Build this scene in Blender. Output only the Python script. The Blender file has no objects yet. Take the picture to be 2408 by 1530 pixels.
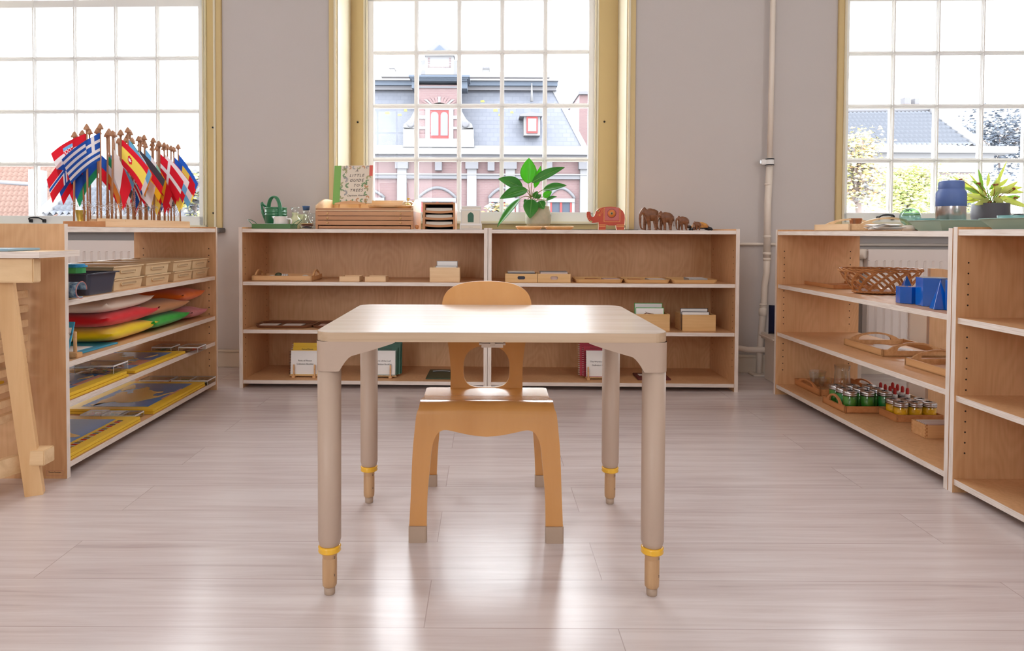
import bpy, bmesh, math, random
from mathutils import Vector, Matrix, geometry

S = bpy.context.scene
COL = S.collection
PI = math.pi

# ---------------------------------------------------------------- camera
F, CX, CY, CAMZ = 1605.0, 1142.0, 586.0, 0.782
PITCH, ROLL = 0.025, 0.004
cam_d = bpy.data.cameras.new('camera')
cam = bpy.data.objects.new('camera', cam_d)
COL.objects.link(cam)
cam_d.sensor_width = 36.0
cam_d.lens = F * 36.0 / 2408
cam_d.shift_x = (1204 - CX) / 2408
cam_d.shift_y = -(765 - CY) / 2408
cam_d.clip_start = 0.05
cam_d.clip_end = 300
CR = Matrix.Rotation(PI / 2 - PITCH, 4, 'X') @ Matrix.Rotation(ROLL, 4, 'Z')
cam.matrix_world = Matrix.Translation((0, 0, CAMZ)) @ CR
S.camera = cam

# ---------------------------------------------------------------- light
S.view_settings.view_transform = 'Standard'
S.view_settings.look = 'None'
S.view_settings.gamma = 1.0
S.view_settings.exposure = 0.64
S.cycles.max_bounces = 10
S.cycles.diffuse_bounces = 6
S.cycles.glossy_bounces = 4
S.cycles.transmission_bounces = 8
S.cycles.transparent_max_bounces = 16
S.cycles.caustics_reflective = False
S.cycles.caustics_refractive = False
S.cycles.sample_clamp_indirect = 6.0
w = bpy.data.worlds.new('overcast_sky')
S.world = w
w.use_nodes = True
wn = w.node_tree
bg = wn.nodes['Background']
bg.inputs['Color'].default_value = (0.93, 0.965, 1.0, 1)
bg.inputs['Strength'].default_value = 7.0


def lamp(name, kind, loc, rot, energy, size=None, sy=None, color=(1, 1, 1), portal=False):
    d = bpy.data.lights.new(name, kind)
    d.energy = energy
    d.color = color
    if size:
        d.shape = 'RECTANGLE'
        d.size = size
        d.size_y = sy or size
    o = bpy.data.objects.new(name, d)
    COL.objects.link(o)
    o.location = loc
    o.rotation_euler = rot
    if portal:
        d.cycles.is_portal = True
    return o


# sky portals just inside the three windows (they only guide sampling of the sky)
for (px_, w_) in ((-2.45, 1.75), (-0.03, 1.75), (2.85, 1.75)):
    lamp('window_portal', 'AREA', (px_, 3.92 - 0.035 * px_, 1.9), (-PI / 2, 0, 0), 1, w_, 2.3, portal=True)
# windows added to the unseen rear wall, behind the camera, as fill light
FILL_WIN = [(-3.2, -1.45), (2.3, 3.4)]
for (ra, rb) in FILL_WIN:
    lamp('fill_window_portal', 'AREA', ((ra + rb) / 2, -3.6, 1.95), (PI / 2, 0, 0), 1, rb - ra, 2.1, portal=True)
# fill lamps added on the ceiling, out of view (fixtures are built further down)
FILL_LAMPS = [(-1.6, 1.3), (1.6, 1.3), (-1.6, -1.3), (1.6, -1.3)]
for (lx, ly) in FILL_LAMPS:
    lamp('fill_lamp_light', 'AREA', (lx, ly, 3.13), (0, 0, 0), 6, 1.2, 0.3, (1.0, 0.93, 0.88))

# ---------------------------------------------------------------- frames and pixel rays
def frame(x, y, rz, z=0.0):
    return Matrix.Translation((x, y, z)) @ Matrix.Rotation(rz, 4, 'Z')


WORLD = Matrix.Identity(4)
WALL = frame(0, 3.88, -0.035)          # local x along the wall, y outwards, z up


def hit(px, py, axis, val, fr=WORLD):
    """the point of the plane axis=val of a frame that the photo shows at px, py"""
    d = CR.to_3x3() @ Vector(((px - CX) / F, (CY - py) / F, -1.0))
    inv = fr.inverted()
    o = inv @ Vector((0, 0, CAMZ))
    d = inv.to_3x3() @ d
    i = 'xyz'.index(axis)
    return o + d * ((val - o[i]) / d[i])


def fr_of(a, b, flip=False):
    """frame with origin a and local x towards b"""
    return frame(a.x, a.y, math.atan2(b.y - a.y, b.x - a.x))


# ---------------------------------------------------------------- materials
MATS = {}


def mat(name, col, rough=0.5, metal=0.0, spec=0.5, trans=0.0, coat=0.0, bump=None, var=None, sub=0.0, sheen=0.0, ior=1.45, alpha=1.0):
    if name in MATS:
        return MATS[name]
    m = bpy.data.materials.new(name)
    m.use_nodes = True
    nt = m.node_tree
    b = nt.nodes['Principled BSDF']
    b.inputs['Base Color'].default_value = (*col, 1)
    b.inputs['Roughness'].default_value = rough
    b.inputs['Metallic'].default_value = metal
    b.inputs['Specular IOR Level'].default_value = spec
    b.inputs['Transmission Weight'].default_value = trans
    b.inputs['Coat Weight'].default_value = coat
    b.inputs['IOR'].default_value = ior
    b.inputs['Alpha'].default_value = alpha
    if sub:
        b.inputs['Subsurface Weight'].default_value = sub
        b.inputs['Subsurface Radius'].default_value = (0.02, 0.02, 0.02)
    if sheen:
        b.inputs['Sheen Weight'].default_value = sheen
    tc = nt.nodes.new('ShaderNodeTexCoord')
    if var:                                    # (scale, col2)
        n = nt.nodes.new('ShaderNodeTexNoise')
        n.inputs['Scale'].default_value = var[0]
        n.inputs['Detail'].default_value = 3
        nt.links.new(tc.outputs['Object'], n.inputs['Vector'])
        r = nt.nodes.new('ShaderNodeValToRGB')
        r.color_ramp.elements[0].position = 0.35
        r.color_ramp.elements[1].position = 0.65
        r.color_ramp.elements[0].color = (*col, 1)
        r.color_ramp.elements[1].color = (*var[1], 1)
        nt.links.new(n.outputs['Fac'], r.inputs['Fac'])
        nt.links.new(r.outputs['Color'], b.inputs['Base Color'])
    if bump:                                   # (scale, strength)
        n2 = nt.nodes.new('ShaderNodeTexNoise')
        n2.inputs['Scale'].default_value = bump[0]
        n2.inputs['Detail'].default_value = 4
        nt.links.new(tc.outputs['Object'], n2.inputs['Vector'])
        bp = nt.nodes.new('ShaderNodeBump')
        bp.inputs['Strength'].default_value = bump[1]
        bp.inputs['Distance'].default_value = 0.002
        nt.links.new(n2.outputs['Fac'], bp.inputs['Height'])
        nt.links.new(bp.outputs['Normal'], b.inputs['Normal'])
    MATS[name] = m
    return m


def wood(name, c1, c2, grain='x', scale=1.0, rough=0.4, spec=0.4, wavy=0.0, coat=0.0, rings=22):
    """streaky wood: noise stretched along the grain axis"""
    if name in MATS:
        return MATS[name]
    m = bpy.data.materials.new(name)
    m.use_nodes = True
    nt = m.node_tree
    L = nt.links.new
    b = nt.nodes['Principled BSDF']
    b.inputs['Roughness'].default_value = rough
    b.inputs['Specular IOR Level'].default_value = spec
    b.inputs['Coat Weight'].default_value = coat
    b.inputs['Coat Roughness'].default_value = 0.15
    tc = nt.nodes.new('ShaderNodeTexCoord')
    mp = nt.nodes.new('ShaderNodeMapping')
    sc = [rings * scale] * 3
    sc['xyz'.index(grain)] = 1.6 * scale
    mp.inputs['Scale'].default_value = sc
    L(tc.outputs['Object'], mp.inputs['Vector'])
    n = nt.nodes.new('ShaderNodeTexNoise')
    n.inputs['Scale'].default_value = 1.0
    n.inputs['Detail'].default_value = 6
    n.inputs['Roughness'].default_value = 0.6
    n.inputs['Distortion'].default_value = wavy
    L(mp.outputs['Vector'], n.inputs['Vector'])
    r = nt.nodes.new('ShaderNodeValToRGB')
    r.color_ramp.elements[0].position = 0.3
    r.color_ramp.elements[1].position = 0.7
    r.color_ramp.elements[0].color = (*c1, 1)
    r.color_ramp.elements[1].color = (*c2, 1)
    L(n.outputs['Fac'], r.inputs['Fac'])
    L(r.outputs['Color'], b.inputs['Base Color'])
    MATS[name] = m
    return m


def plyface(name, c1, c2, rough=0.42, spec=0.4):
    """rotary cut birch veneer: soft blotches and faint curved contour lines"""
    m = bpy.data.materials.new(name)
    m.use_nodes = True
    nt = m.node_tree
    L = nt.links.new
    b = nt.nodes['Principled BSDF']
    b.inputs['Roughness'].default_value = rough
    b.inputs['Specular IOR Level'].default_value = spec
    tc = nt.nodes.new('ShaderNodeTexCoord')
    mp = nt.nodes.new('ShaderNodeMapping')
    mp.inputs['Scale'].default_value = (3.2, 3.2, 1.1)
    L(tc.outputs['Object'], mp.inputs['Vector'])
    n = nt.nodes.new('ShaderNodeTexNoise')
    n.inputs['Scale'].default_value = 1.3
    n.inputs['Detail'].default_value = 2
    L(mp.outputs['Vector'], n.inputs['Vector'])
    mul = nt.nodes.new('ShaderNodeMath')
    mul.operation = 'MULTIPLY'
    mul.inputs[1].default_value = 150
    L(n.outputs['Fac'], mul.inputs[0])
    sn = nt.nodes.new('ShaderNodeMath')
    sn.operation = 'SINE'
    L(mul.outputs[0], sn.inputs[0])
    mp2 = nt.nodes.new('ShaderNodeMapping')
    mp2.inputs['Scale'].default_value = (60, 60, 3)
    L(tc.outputs['Object'], mp2.inputs['Vector'])
    n2 = nt.nodes.new('ShaderNodeTexNoise')
    n2.inputs['Scale'].default_value = 2
    n2.inputs['Detail'].default_value = 4
    L(mp2.outputs['Vector'], n2.inputs['Vector'])
    ma = nt.nodes.new('ShaderNodeMath')
    ma.operation = 'MULTIPLY_ADD'
    ma.inputs[1].default_value = 0.06
    L(sn.outputs[0], ma.inputs[0])
    hf = nt.nodes.new('ShaderNodeMath')
    hf.operation = 'MULTIPLY'
    hf.inputs[1].default_value = 0.5
    L(n2.outputs['Fac'], hf.inputs[0])
    L(hf.outputs[0], ma.inputs[2])
    mb = nt.nodes.new('ShaderNodeMath')
    mb.operation = 'MULTIPLY_ADD'
    mb.inputs[1].default_value = 0.9
    L(n.outputs['Fac'], mb.inputs[0])
    L(ma.outputs[0], mb.inputs[2])
    r = nt.nodes.new('ShaderNodeValToRGB')
    r.color_ramp.elements[0].position = 0.42
    r.color_ramp.elements[1].position = 0.92
    r.color_ramp.elements[0].color = (*c1, 1)
    r.color_ramp.elements[1].color = (*c2, 1)
    L(mb.outputs[0], r.inputs['Fac'])
    L(r.outputs['Color'], b.inputs['Base Color'])
    MATS[name] = m
    return m


def plyedge(name, axis, c1, c2, freq=420.0):
    """plywood edge: thin layers across one axis, broken by small streaks"""
    m = bpy.data.materials.new(name)
    m.use_nodes = True
    nt = m.node_tree
    L = nt.links.new
    b = nt.nodes['Principled BSDF']
    b.inputs['Roughness'].default_value = 0.38
    b.inputs['Specular IOR Level'].default_value = 0.45
    tc = nt.nodes.new('ShaderNodeTexCoord')
    sx = nt.nodes.new('ShaderNodeSeparateXYZ')
    L(tc.outputs['Object'], sx.inputs[0])
    mu = nt.nodes.new('ShaderNodeMath')
    mu.operation = 'MULTIPLY'
    mu.inputs[1].default_value = freq * 6.283 / 2
    L(sx.outputs['xyz'.index(axis)], mu.inputs[0])
    sn = nt.nodes.new('ShaderNodeMath')
    sn.operation = 'SINE'
    L(mu.outputs[0], sn.inputs[0])
    mp = nt.nodes.new('ShaderNodeMapping')
    sc = [14] * 3
    sc['xyz'.index(axis)] = 260
    mp.inputs['Scale'].default_value = sc
    L(tc.outputs['Object'], mp.inputs['Vector'])
    n = nt.nodes.new('ShaderNodeTexNoise')
    n.inputs['Scale'].default_value = 1
    n.inputs['Detail'].default_value = 4
    L(mp.outputs['Vector'], n.inputs['Vector'])
    ma = nt.nodes.new('ShaderNodeMath')
    ma.operation = 'MULTIPLY_ADD'
    ma.inputs[1].default_value = 0.08
    L(sn.outputs[0], ma.inputs[0])
    L(n.outputs['Fac'], ma.inputs[2])
    r = nt.nodes.new('ShaderNodeValToRGB')
    r.color_ramp.elements[0].position = 0.2
    r.color_ramp.elements[1].position = 0.62
    r.color_ramp.elements[0].color = (*c1, 1)
    r.color_ramp.elements[1].color = (*c2, 1)
    L(ma.outputs[0], r.inputs['Fac'])
    L(r.outputs['Color'], b.inputs['Base Color'])
    MATS[name] = m
    return m


BIRCH1, BIRCH2 = (0.56, 0.305, 0.14), (0.72, 0.44, 0.235)
plyface('birch', BIRCH1, BIRCH2)
for ax in 'xyz':
    plyedge('edge_' + ax, ax, (0.62, 0.51, 0.43), (0.80, 0.715, 0.65))


def floor_mat():
    m = bpy.data.materials.new('laminate')
    m.use_nodes = True
    nt = m.node_tree
    L = nt.links.new
    b = nt.nodes['Principled BSDF']
    tc = nt.nodes.new('ShaderNodeTexCoord')
    br = nt.nodes.new('ShaderNodeTexBrick')
    br.offset = 0.70
    br.inputs['Scale'].default_value = 1.0
    br.inputs['Brick Width'].default_value = 1.28
    br.inputs['Row Height'].default_value = 0.1875
    br.inputs['Mortar Size'].default_value = 0.0011
    br.inputs['Mortar Smooth'].default_value = 0.3
    br.inputs['Bias'].default_value = 0.0
    br.inputs['Color1'].default_value = (0.2, 0.2, 0.2, 1)
    br.inputs['Color2'].default_value = (0.8, 0.8, 0.8, 1)
    br.inputs['Mortar'].default_value = (0.5, 0.5, 0.5, 1)
    sh = nt.nodes.new('ShaderNodeMapping')
    sh.inputs['Location'].default_value = (0.119, -0.0175, 0)
    L(tc.outputs['Object'], sh.inputs['Vector'])
    L(sh.outputs['Vector'], br.inputs['Vector'])
    # shift grain per plank
    ad = nt.nodes.new('ShaderNodeVectorMath')
    ad.operation = 'MULTIPLY_ADD'
    ad.inputs[1].default_value = (7.0, 3.0, 5.0)
    L(br.outputs['Color'], ad.inputs[0])
    L(tc.outputs['Object'], ad.inputs[2])
    mp = nt.nodes.new('ShaderNodeMapping')
    mp.inputs['Scale'].default_value = (1.7, 34, 1)
    L(ad.outputs[0], mp.inputs['Vector'])
    n = nt.nodes.new('ShaderNodeTexNoise')
    n.inputs['Scale'].default_value = 1.2
    n.inputs['Detail'].default_value = 7
    n.inputs['Roughness'].default_value = 0.62
    n.inputs['Distortion'].default_value = 0.5
    L(mp.outputs['Vector'], n.inputs['Vector'])
    mp2 = nt.nodes.new('ShaderNodeMapping')
    mp2.inputs['Scale'].default_value = (0.9, 5, 1)
    L(ad.outputs[0], mp2.inputs['Vector'])
    n2 = nt.nodes.new('ShaderNodeTexNoise')
    n2.inputs['Scale'].default_value = 1.0
    n2.inputs['Detail'].default_value = 3
    L(mp2.outputs['Vector'], n2.inputs['Vector'])
    mx = nt.nodes.new('ShaderNodeMath')
    mx.operation = 'MULTIPLY_ADD'
    mx.inputs[1].default_value = 0.5
    L(n2.outputs['Fac'], mx.inputs[0])
    L(n.outputs['Fac'], mx.inputs[2])
    r = nt.nodes.new('ShaderNodeValToRGB')
    e = r.color_ramp.elements
    e[0].position = 0.42
    e[0].color = (0.43, 0.36, 0.35, 1)
    e[1].position = 0.9
    e[1].color = (0.65, 0.59, 0.585, 1)
    k = e.new(0.62)
    k.color = (0.555, 0.48, 0.47, 1)
    L(mx.outputs[0], r.inputs['Fac'])
    mc = nt.nodes.new('ShaderNodeMixRGB')
    mc.blend_type = 'MULTIPLY'
    mc.inputs['Color2'].default_value = (0.72, 0.68, 0.66, 1)
    L(br.outputs['Fac'], mc.inputs['Fac'])
    L(r.outputs['Color'], mc.inputs['Color1'])
    L(mc.outputs['Color'], b.inputs['Base Color'])
    b.inputs['Roughness'].default_value = 0.24
    b.inputs['Specular IOR Level'].default_value = 0.75
    bp = nt.nodes.new('ShaderNodeBump')
    bp.inputs['Strength'].default_value = 0.12
    bp.inputs['Distance'].default_value = 0.001
    L(n.outputs['Fac'], bp.inputs['Height'])
    L(bp.outputs['Normal'], b.inputs['Normal'])
    MATS['laminate'] = m
    return m


floor_mat()


def glass_pane(name, refl=0.5, tint=(1, 1, 1), rough=0.0):
    m = bpy.data.materials.new(name)
    m.use_nodes = True
    nt = m.node_tree
    for n in list(nt.nodes):
        if n.type == 'BSDF_PRINCIPLED':
            nt.nodes.remove(n)
    out = [n for n in nt.nodes if n.type == 'OUTPUT_MATERIAL'][0]
    t = nt.nodes.new('ShaderNodeBsdfTransparent')
    t.inputs['Color'].default_value = (*tint, 1)
    g = nt.nodes.new('ShaderNodeBsdfGlossy')
    g.inputs['Roughness'].default_value = rough
    # reflection grows towards grazing angles, the same seen from either side of the sheet
    lw = nt.nodes.new('ShaderNodeLayerWeight')
    lw.inputs['Blend'].default_value = 0.5
    pw = nt.nodes.new('ShaderNodeMath')
    pw.operation = 'POWER'
    pw.inputs[1].default_value = 4.0
    nt.links.new(lw.outputs['Facing'], pw.inputs[0])
    mu = nt.nodes.new('ShaderNodeMath')
    mu.operation = 'MULTIPLY_ADD'
    mu.inputs[1].default_value = .45 * refl
    mu.inputs[2].default_value = .035 * refl
    mu.use_clamp = True
    mx = nt.nodes.new('ShaderNodeMixShader')
    nt.links.new(pw.outputs[0], mu.inputs[0])
    nt.links.new(mu.outputs[0], mx.inputs['Fac'])
    nt.links.new(t.outputs[0], mx.inputs[1])
    nt.links.new(g.outputs[0], mx.inputs[2])
    nt.links.new(mx.outputs[0], out.inputs['Surface'])
    MATS[name] = m
    return m


glass_pane('window_glass', 0.25)
glass_pane('acrylic', 1.6, (0.96, 0.97, 0.97))
glass_pane('clear_glass', 2.2, (0.97, 0.985, 0.98))
glass_pane('sea_glass', 2.2, (0.6, 0.82, 0.78))

mat('wall_paint', (0.54, 0.50, 0.48), 0.85, spec=0.2, bump=(90, 0.15), var=(1.3, (0.55, 0.51, 0.49)))
mat('ceiling_paint', (0.8, 0.78, 0.75), 0.9, spec=0.1)
mat('yellow_paint', (0.62, 0.475, 0.235), 0.42, spec=0.4)
mat('cream_paint', (0.74, 0.68, 0.52), 0.35, spec=0.5)
mat('sash_white', (0.84, 0.84, 0.83), 0.38, spec=0.4)
mat('pipe_white', (0.74, 0.66, 0.58), 0.4)
mat('marble', (0.05, 0.045, 0.045), 0.35, var=(14, (0.2, 0.18, 0.17)))
mat('black', (0.015, 0.015, 0.018), 0.45)
mat('dark_gap', (0.03, 0.022, 0.018), 0.8)
mat('white', (0.8, 0.79, 0.78), 0.5)
mat('paper', (0.82, 0.8, 0.78), 0.7, spec=0.2)
mat('metal', (0.62, 0.62, 0.62), 0.28, 1.0)
mat('steel_brushed', (0.52, 0.48, 0.46), 0.22, 1.0)
mat('radiator_white', (0.72, 0.65, 0.61), 0.4)
mat('hole', (0.03, 0.02, 0.015), 0.9)


def G(name):
    return MATS[name]


def thin_leaf(name, fac=.45, k=1.3):
    """let light through a thin leaf or cloth"""
    nt = MATS[name].node_tree
    pb = nt.nodes['Principled BSDF']
    out = [n for n in nt.nodes if n.type == 'OUTPUT_MATERIAL'][0]
    c = pb.inputs['Base Color'].default_value
    tr = nt.nodes.new('ShaderNodeBsdfTranslucent')
    tr.inputs['Color'].default_value = (*[min(1, q * k) for q in c[:3]], 1)
    mx_ = nt.nodes.new('ShaderNodeMixShader')
    mx_.inputs['Fac'].default_value = fac
    nt.links.new(pb.outputs[0], mx_.inputs[1])
    nt.links.new(tr.outputs[0], mx_.inputs[2])
    nt.links.new(mx_.outputs[0], out.inputs['Surface'])


# ---------------------------------------------------------------- mesh building
class MB:
    def __init__(self):
        self.v, self.f, self.m, self.s, self.mats = [], [], [], [], []

    def mi(self, m):
        m = G(m) if isinstance(m, str) else m
        if m not in self.mats:
            self.mats.append(m)
        return self.mats.index(m)

    def add(self, vs, fs, m, smooth=False, mx=None):
        b = len(self.v)
        self.v += [(mx @ Vector(p)) if mx is not None else Vector(p) for p in vs]
        k = self.mi(m)
        for f in fs:
            self.f.append([b + i for i in f])
            self.m.append(k)
            self.s.append(smooth)
        return self

    def box(self, x0, x1, y0, y1, z0, z1, m, bev=0.0, mx=None):
        if x0 > x1: x0, x1 = x1, x0
        if y0 > y1: y0, y1 = y1, y0
        if z0 > z1: z0, z1 = z1, z0
        bev = min(bev, (x1 - x0) * .45, (y1 - y0) * .45, (z1 - z0) * .45)
        if bev <= 0:
            vs = [(x, y, z) for z in (z0, z1) for y in (y0, y1) for x in (x0, x1)]
            fs = [(0, 2, 3, 1), (4, 5, 7, 6), (0, 1, 5, 4), (2, 6, 7, 3), (0, 4, 6, 2), (1, 3, 7, 5)]
            return self.add(vs, fs, m, False, mx)
        bm = bmesh.new()
        bmesh.ops.create_cube(bm, size=1.0)
        for q in bm.verts:
            q.co = Vector(((x0 + x1) / 2 + q.co.x * (x1 - x0), (y0 + y1) / 2 + q.co.y * (y1 - y0), (z0 + z1) / 2 + q.co.z * (z1 - z0)))
        bmesh.ops.bevel(bm, geom=list(bm.edges), offset=bev, segments=2, affect='EDGES')
        self.bm(bm, m, False, mx)
        return self

    def bm(self, bm, m, smooth=False, mx=None):
        bm.verts.index_update()
        self.add([q.co.copy() for q in bm.verts], [[q.index for q in f.verts] for f in bm.faces], m, smooth, mx)
        bm.free()
        return self

    def ply(self, x0, x1, y0, y1, z0, z1, thin, face='birch'):
        """a plywood board: veneer on the two large faces, layered edges on the rest"""
        vs = [(x, y, z) for z in (z0, z1) for y in (y0, y1) for x in (x0, x1)]
        fs = {'z': [(0, 2, 3, 1), (4, 5, 7, 6)], 'y': [(0, 1, 5, 4), (2, 6, 7, 3)], 'x': [(0, 4, 6, 2), (1, 3, 7, 5)]}
        for a in 'xyz':
            self.add(vs, fs[a], face if a == thin else 'edge_' + thin)
        return self

    def lathe(self, prof, m, seg=24, mx=None, smooth=True, cap=True):
        """profile [(r, z)...] turned about z"""
        vs, fs = [], []
        n = len(prof)
        for (r, z) in prof:
            for k in range(seg):
                a = 2 * PI * k / seg
                vs.append((r * math.cos(a), r * math.sin(a), z))
        for i in range(n - 1):
            for k in range(seg):
                k2 = (k + 1) % seg
                fs.append((i * seg + k, i * seg + k2, (i + 1) * seg + k2, (i + 1) * seg + k))
        if cap:
            if prof[0][0] > 1e-5:
                fs.append(tuple(reversed(range(seg))))
            if prof[-1][0] > 1e-5:
                fs.append(tuple((n - 1) * seg + k for k in range(seg)))
        return self.add(vs, fs, m, smooth, mx)

    def tube(self, pts, r, m, seg=8, closed=False, cap=True, mx=None, smooth=True):
        pts = [Vector(p) for p in pts]
        n = len(pts)
        rr = r if isinstance(r, (list, tuple)) else [r] * n
        vs, fs = [], []
        up = None
        for i, p in enumerate(pts):
            if closed:
                t = pts[(i + 1) % n] - pts[i - 1]
            else:
                t = pts[min(i + 1, n - 1)] - pts[max(i - 1, 0)]
            t = t.normalized() if t.length > 1e-9 else Vector((0, 0, 1))
            if up is None:
                up = t.orthogonal().normalized()
            up = (up - t * up.dot(t))
            up = up.normalized() if up.length > 1e-6 else t.orthogonal().normalized()
            s = t.cross(up)
            for k in range(seg):
                a = 2 * PI * k / seg
                vs.append(p + (up * math.cos(a) + s * math.sin(a)) * rr[i])
        for i in range(n if closed else n - 1):
            j = (i + 1) % n
            for k in range(seg):
                k2 = (k + 1) % seg
                fs.append((i * seg + k, i * seg + k2, j * seg + k2, j * seg + k))
        if cap and not closed:
            fs.append(tuple(reversed(range(seg))))
            fs.append(tuple((n - 1) * seg + k for k in range(seg)))
        return self.add(vs, fs, m, smooth, mx)

    def prism(self, outer, holes, t0, t1, m, axis='y', mx=None, edge=None):
        """outline in 2D (a, b) extruded along an axis from t0 to t1; holes are outlines too"""
        loops = [outer] + list(holes)
        tri = geometry.tessellate_polygon([[Vector((p[0], p[1], 0)) for p in lp] for lp in loops])
        flat = [p for lp in loops for p in lp]

        def P3(p, t):
            return {'y': (p[0], t, p[1]), 'x': (t, p[0], p[1]), 'z': (p[0], p[1], t)}[axis]
        n = len(flat)
        vs = [P3(p, t0) for p in flat] + [P3(p, t1) for p in flat]
        fs = []
        for t in tri:
            fs.append(tuple(t))
            fs.append(tuple(i + n for i in reversed(t)))
        self.add(vs, fs, m, False, mx)
        es, b = [], 0
        for lp in loops:
            k = len(lp)
            for i in range(k):
                j = (i + 1) % k
                es.append((b + i, b + j, b + n + j, b + n + i))
            b += k
        self.add(vs, es, edge or m, False, mx)
        return self

    def grid(self, fn, nu, nv, m, smooth=True, mx=None, matfn=None, closed_u=False):
        vs = [fn(i / nu, j / nv) for j in range(nv + 1) for i in range(nu + 1)]
        b = len(self.v)
        self.v += [(mx @ Vector(p)) if mx is not None else Vector(p) for p in vs]
        for j in range(nv):
            for i in range(nu):
                q = j * (nu + 1) + i
                self.f.append([b + q, b + q + 1, b + q + nu + 2, b + q + nu + 1])
                self.m.append(self.mi(matfn((i + .5) / nu, (j + .5) / nv)) if matfn else self.mi(m))
                self.s.append(smooth)
        return self

    def ell(self, c, r, m, mx=None, seg=16, rings=10, rot=None):
        vs, fs = [], []
        R = rot or Matrix.Identity(3)
        for j in range(rings + 1):
            t = PI * j / rings
            for k in range(seg):
                a = 2 * PI * k / seg
                p = Vector((r[0] * math.sin(t) * math.cos(a), r[1] * math.sin(t) * math.sin(a), -r[2] * math.cos(t)))
                vs.append(Vector(c) + R @ p)
        for j in range(rings):
            for k in range(seg):
                k2 = (k + 1) % seg
                fs.append((j * seg + k, j * seg + k2, (j + 1) * seg + k2, (j + 1) * seg + k))
        return self.add(vs, fs, m, True, mx)

    def mesh(self, name):
        me = bpy.data.meshes.new(name)
        me.from_pydata([tuple(p) for p in self.v], [], self.f)
        for k in self.mats:
            me.materials.append(k)
        me.polygons.foreach_set('material_index', self.m)
        me.polygons.foreach_set('use_smooth', self.s)
        bm = bmesh.new()
        bm.from_mesh(me)
        bmesh.ops.remove_doubles(bm, verts=bm.verts, dist=1e-6)
        bmesh.ops.recalc_face_normals(bm, faces=bm.faces)
        bm.to_mesh(me)
        bm.free()
        me.update()
        return me

    def build(self, name, parent=None, mx=None, mods=None, label=None):
        o = bpy.data.objects.new(name, self.mesh(name))
        COL.objects.link(o)
        if parent is not None:
            o.parent = parent
        if mx is not None:
            o.matrix_basis = mx
        if label:
            o['label'] = label
        for md in (mods or []):
            k = o.modifiers.new(md[0], md[0])
            for a, b in md[1].items():
                setattr(k, a, b)
        return o


def thing(name, label, cat, mx, group=None):
    o = bpy.data.objects.new(name, None)
    o.empty_display_size = 0.05
    COL.objects.link(o)
    o.matrix_basis = mx
    o['label'] = label
    o['category'] = cat
    if group:
        o['group'] = group
    return o


def tag(o, label, cat, group=None, kind=None):
    o['label'] = label
    o['category'] = cat
    if group:
        o['group'] = group
    if kind:
        o['kind'] = kind
    return o


def struct(o):
    o['kind'] = 'structure'
    return o


def at(fr, x, y, z, rz=0.0, s=1.0):
    return fr @ Matrix.Translation((x, y, z)) @ Matrix.Rotation(rz, 4, 'Z') @ Matrix.Scale(s, 4)


def fuse(mb, voxel, name, m, smooth_it=4):
    """weld overlapping lumps into one skin"""
    o = bpy.data.objects.new(name, mb.mesh(name))
    COL.objects.link(o)
    r = o.modifiers.new('r', 'REMESH')
    r.mode = 'VOXEL'
    r.voxel_size = voxel
    r.use_smooth_shade = True
    q = o.modifiers.new('s', 'SMOOTH')
    q.factor = 0.5
    q.iterations = smooth_it
    dg = bpy.context.evaluated_depsgraph_get()
    me = bpy.data.meshes.new_from_object(o.evaluated_get(dg))
    me.name = name
    bpy.data.objects.remove(o)
    me.materials.clear()
    me.materials.append(G(m))
    for p in me.polygons:
        p.material_index = 0
        p.use_smooth = True
    return me


def mesh_obj(name, me, parent=None, mx=None):
    o = bpy.data.objects.new(name, me)
    COL.objects.link(o)
    if parent is not None:
        o.parent = parent
    if mx is not None:
        o.matrix_basis = mx
    return o


def text_part(name, s, size, m, parent, mx, shear=0.0, align='CENTER', extrude=0.0002, space=1.0):
    c = bpy.data.curves.new(name, 'FONT')
    c.body = s
    c.size = size
    c.shear = shear
    c.extrude = extrude
    c.align_x = align
    c.align_y = 'CENTER'
    c.space_character = space
    c.resolution_u = 2
    t = bpy.data.objects.new(name, c)
    COL.objects.link(t)
    dg = bpy.context.evaluated_depsgraph_get()
    me = bpy.data.meshes.new_from_object(t.evaluated_get(dg))
    bpy.data.objects.remove(t)
    me.materials.clear()
    me.materials.append(G(m))
    return mesh_obj(name, me, parent, mx)


UPR = Matrix.Rotation(PI / 2, 4, 'X')       # text plane stood upright, facing -y


def dup(root, mx, label=None, group=None):
    r = root.copy()
    COL.objects.link(r)
    r.matrix_basis = mx
    if label:
        r['label'] = label
    if group:
        r['group'] = group
    for ch in list(root.children):
        c = ch.copy()
        COL.objects.link(c)
        c.parent = r
        for g in list(ch.children):
            d = g.copy()
            COL.objects.link(d)
            d.parent = c
    return r

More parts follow.
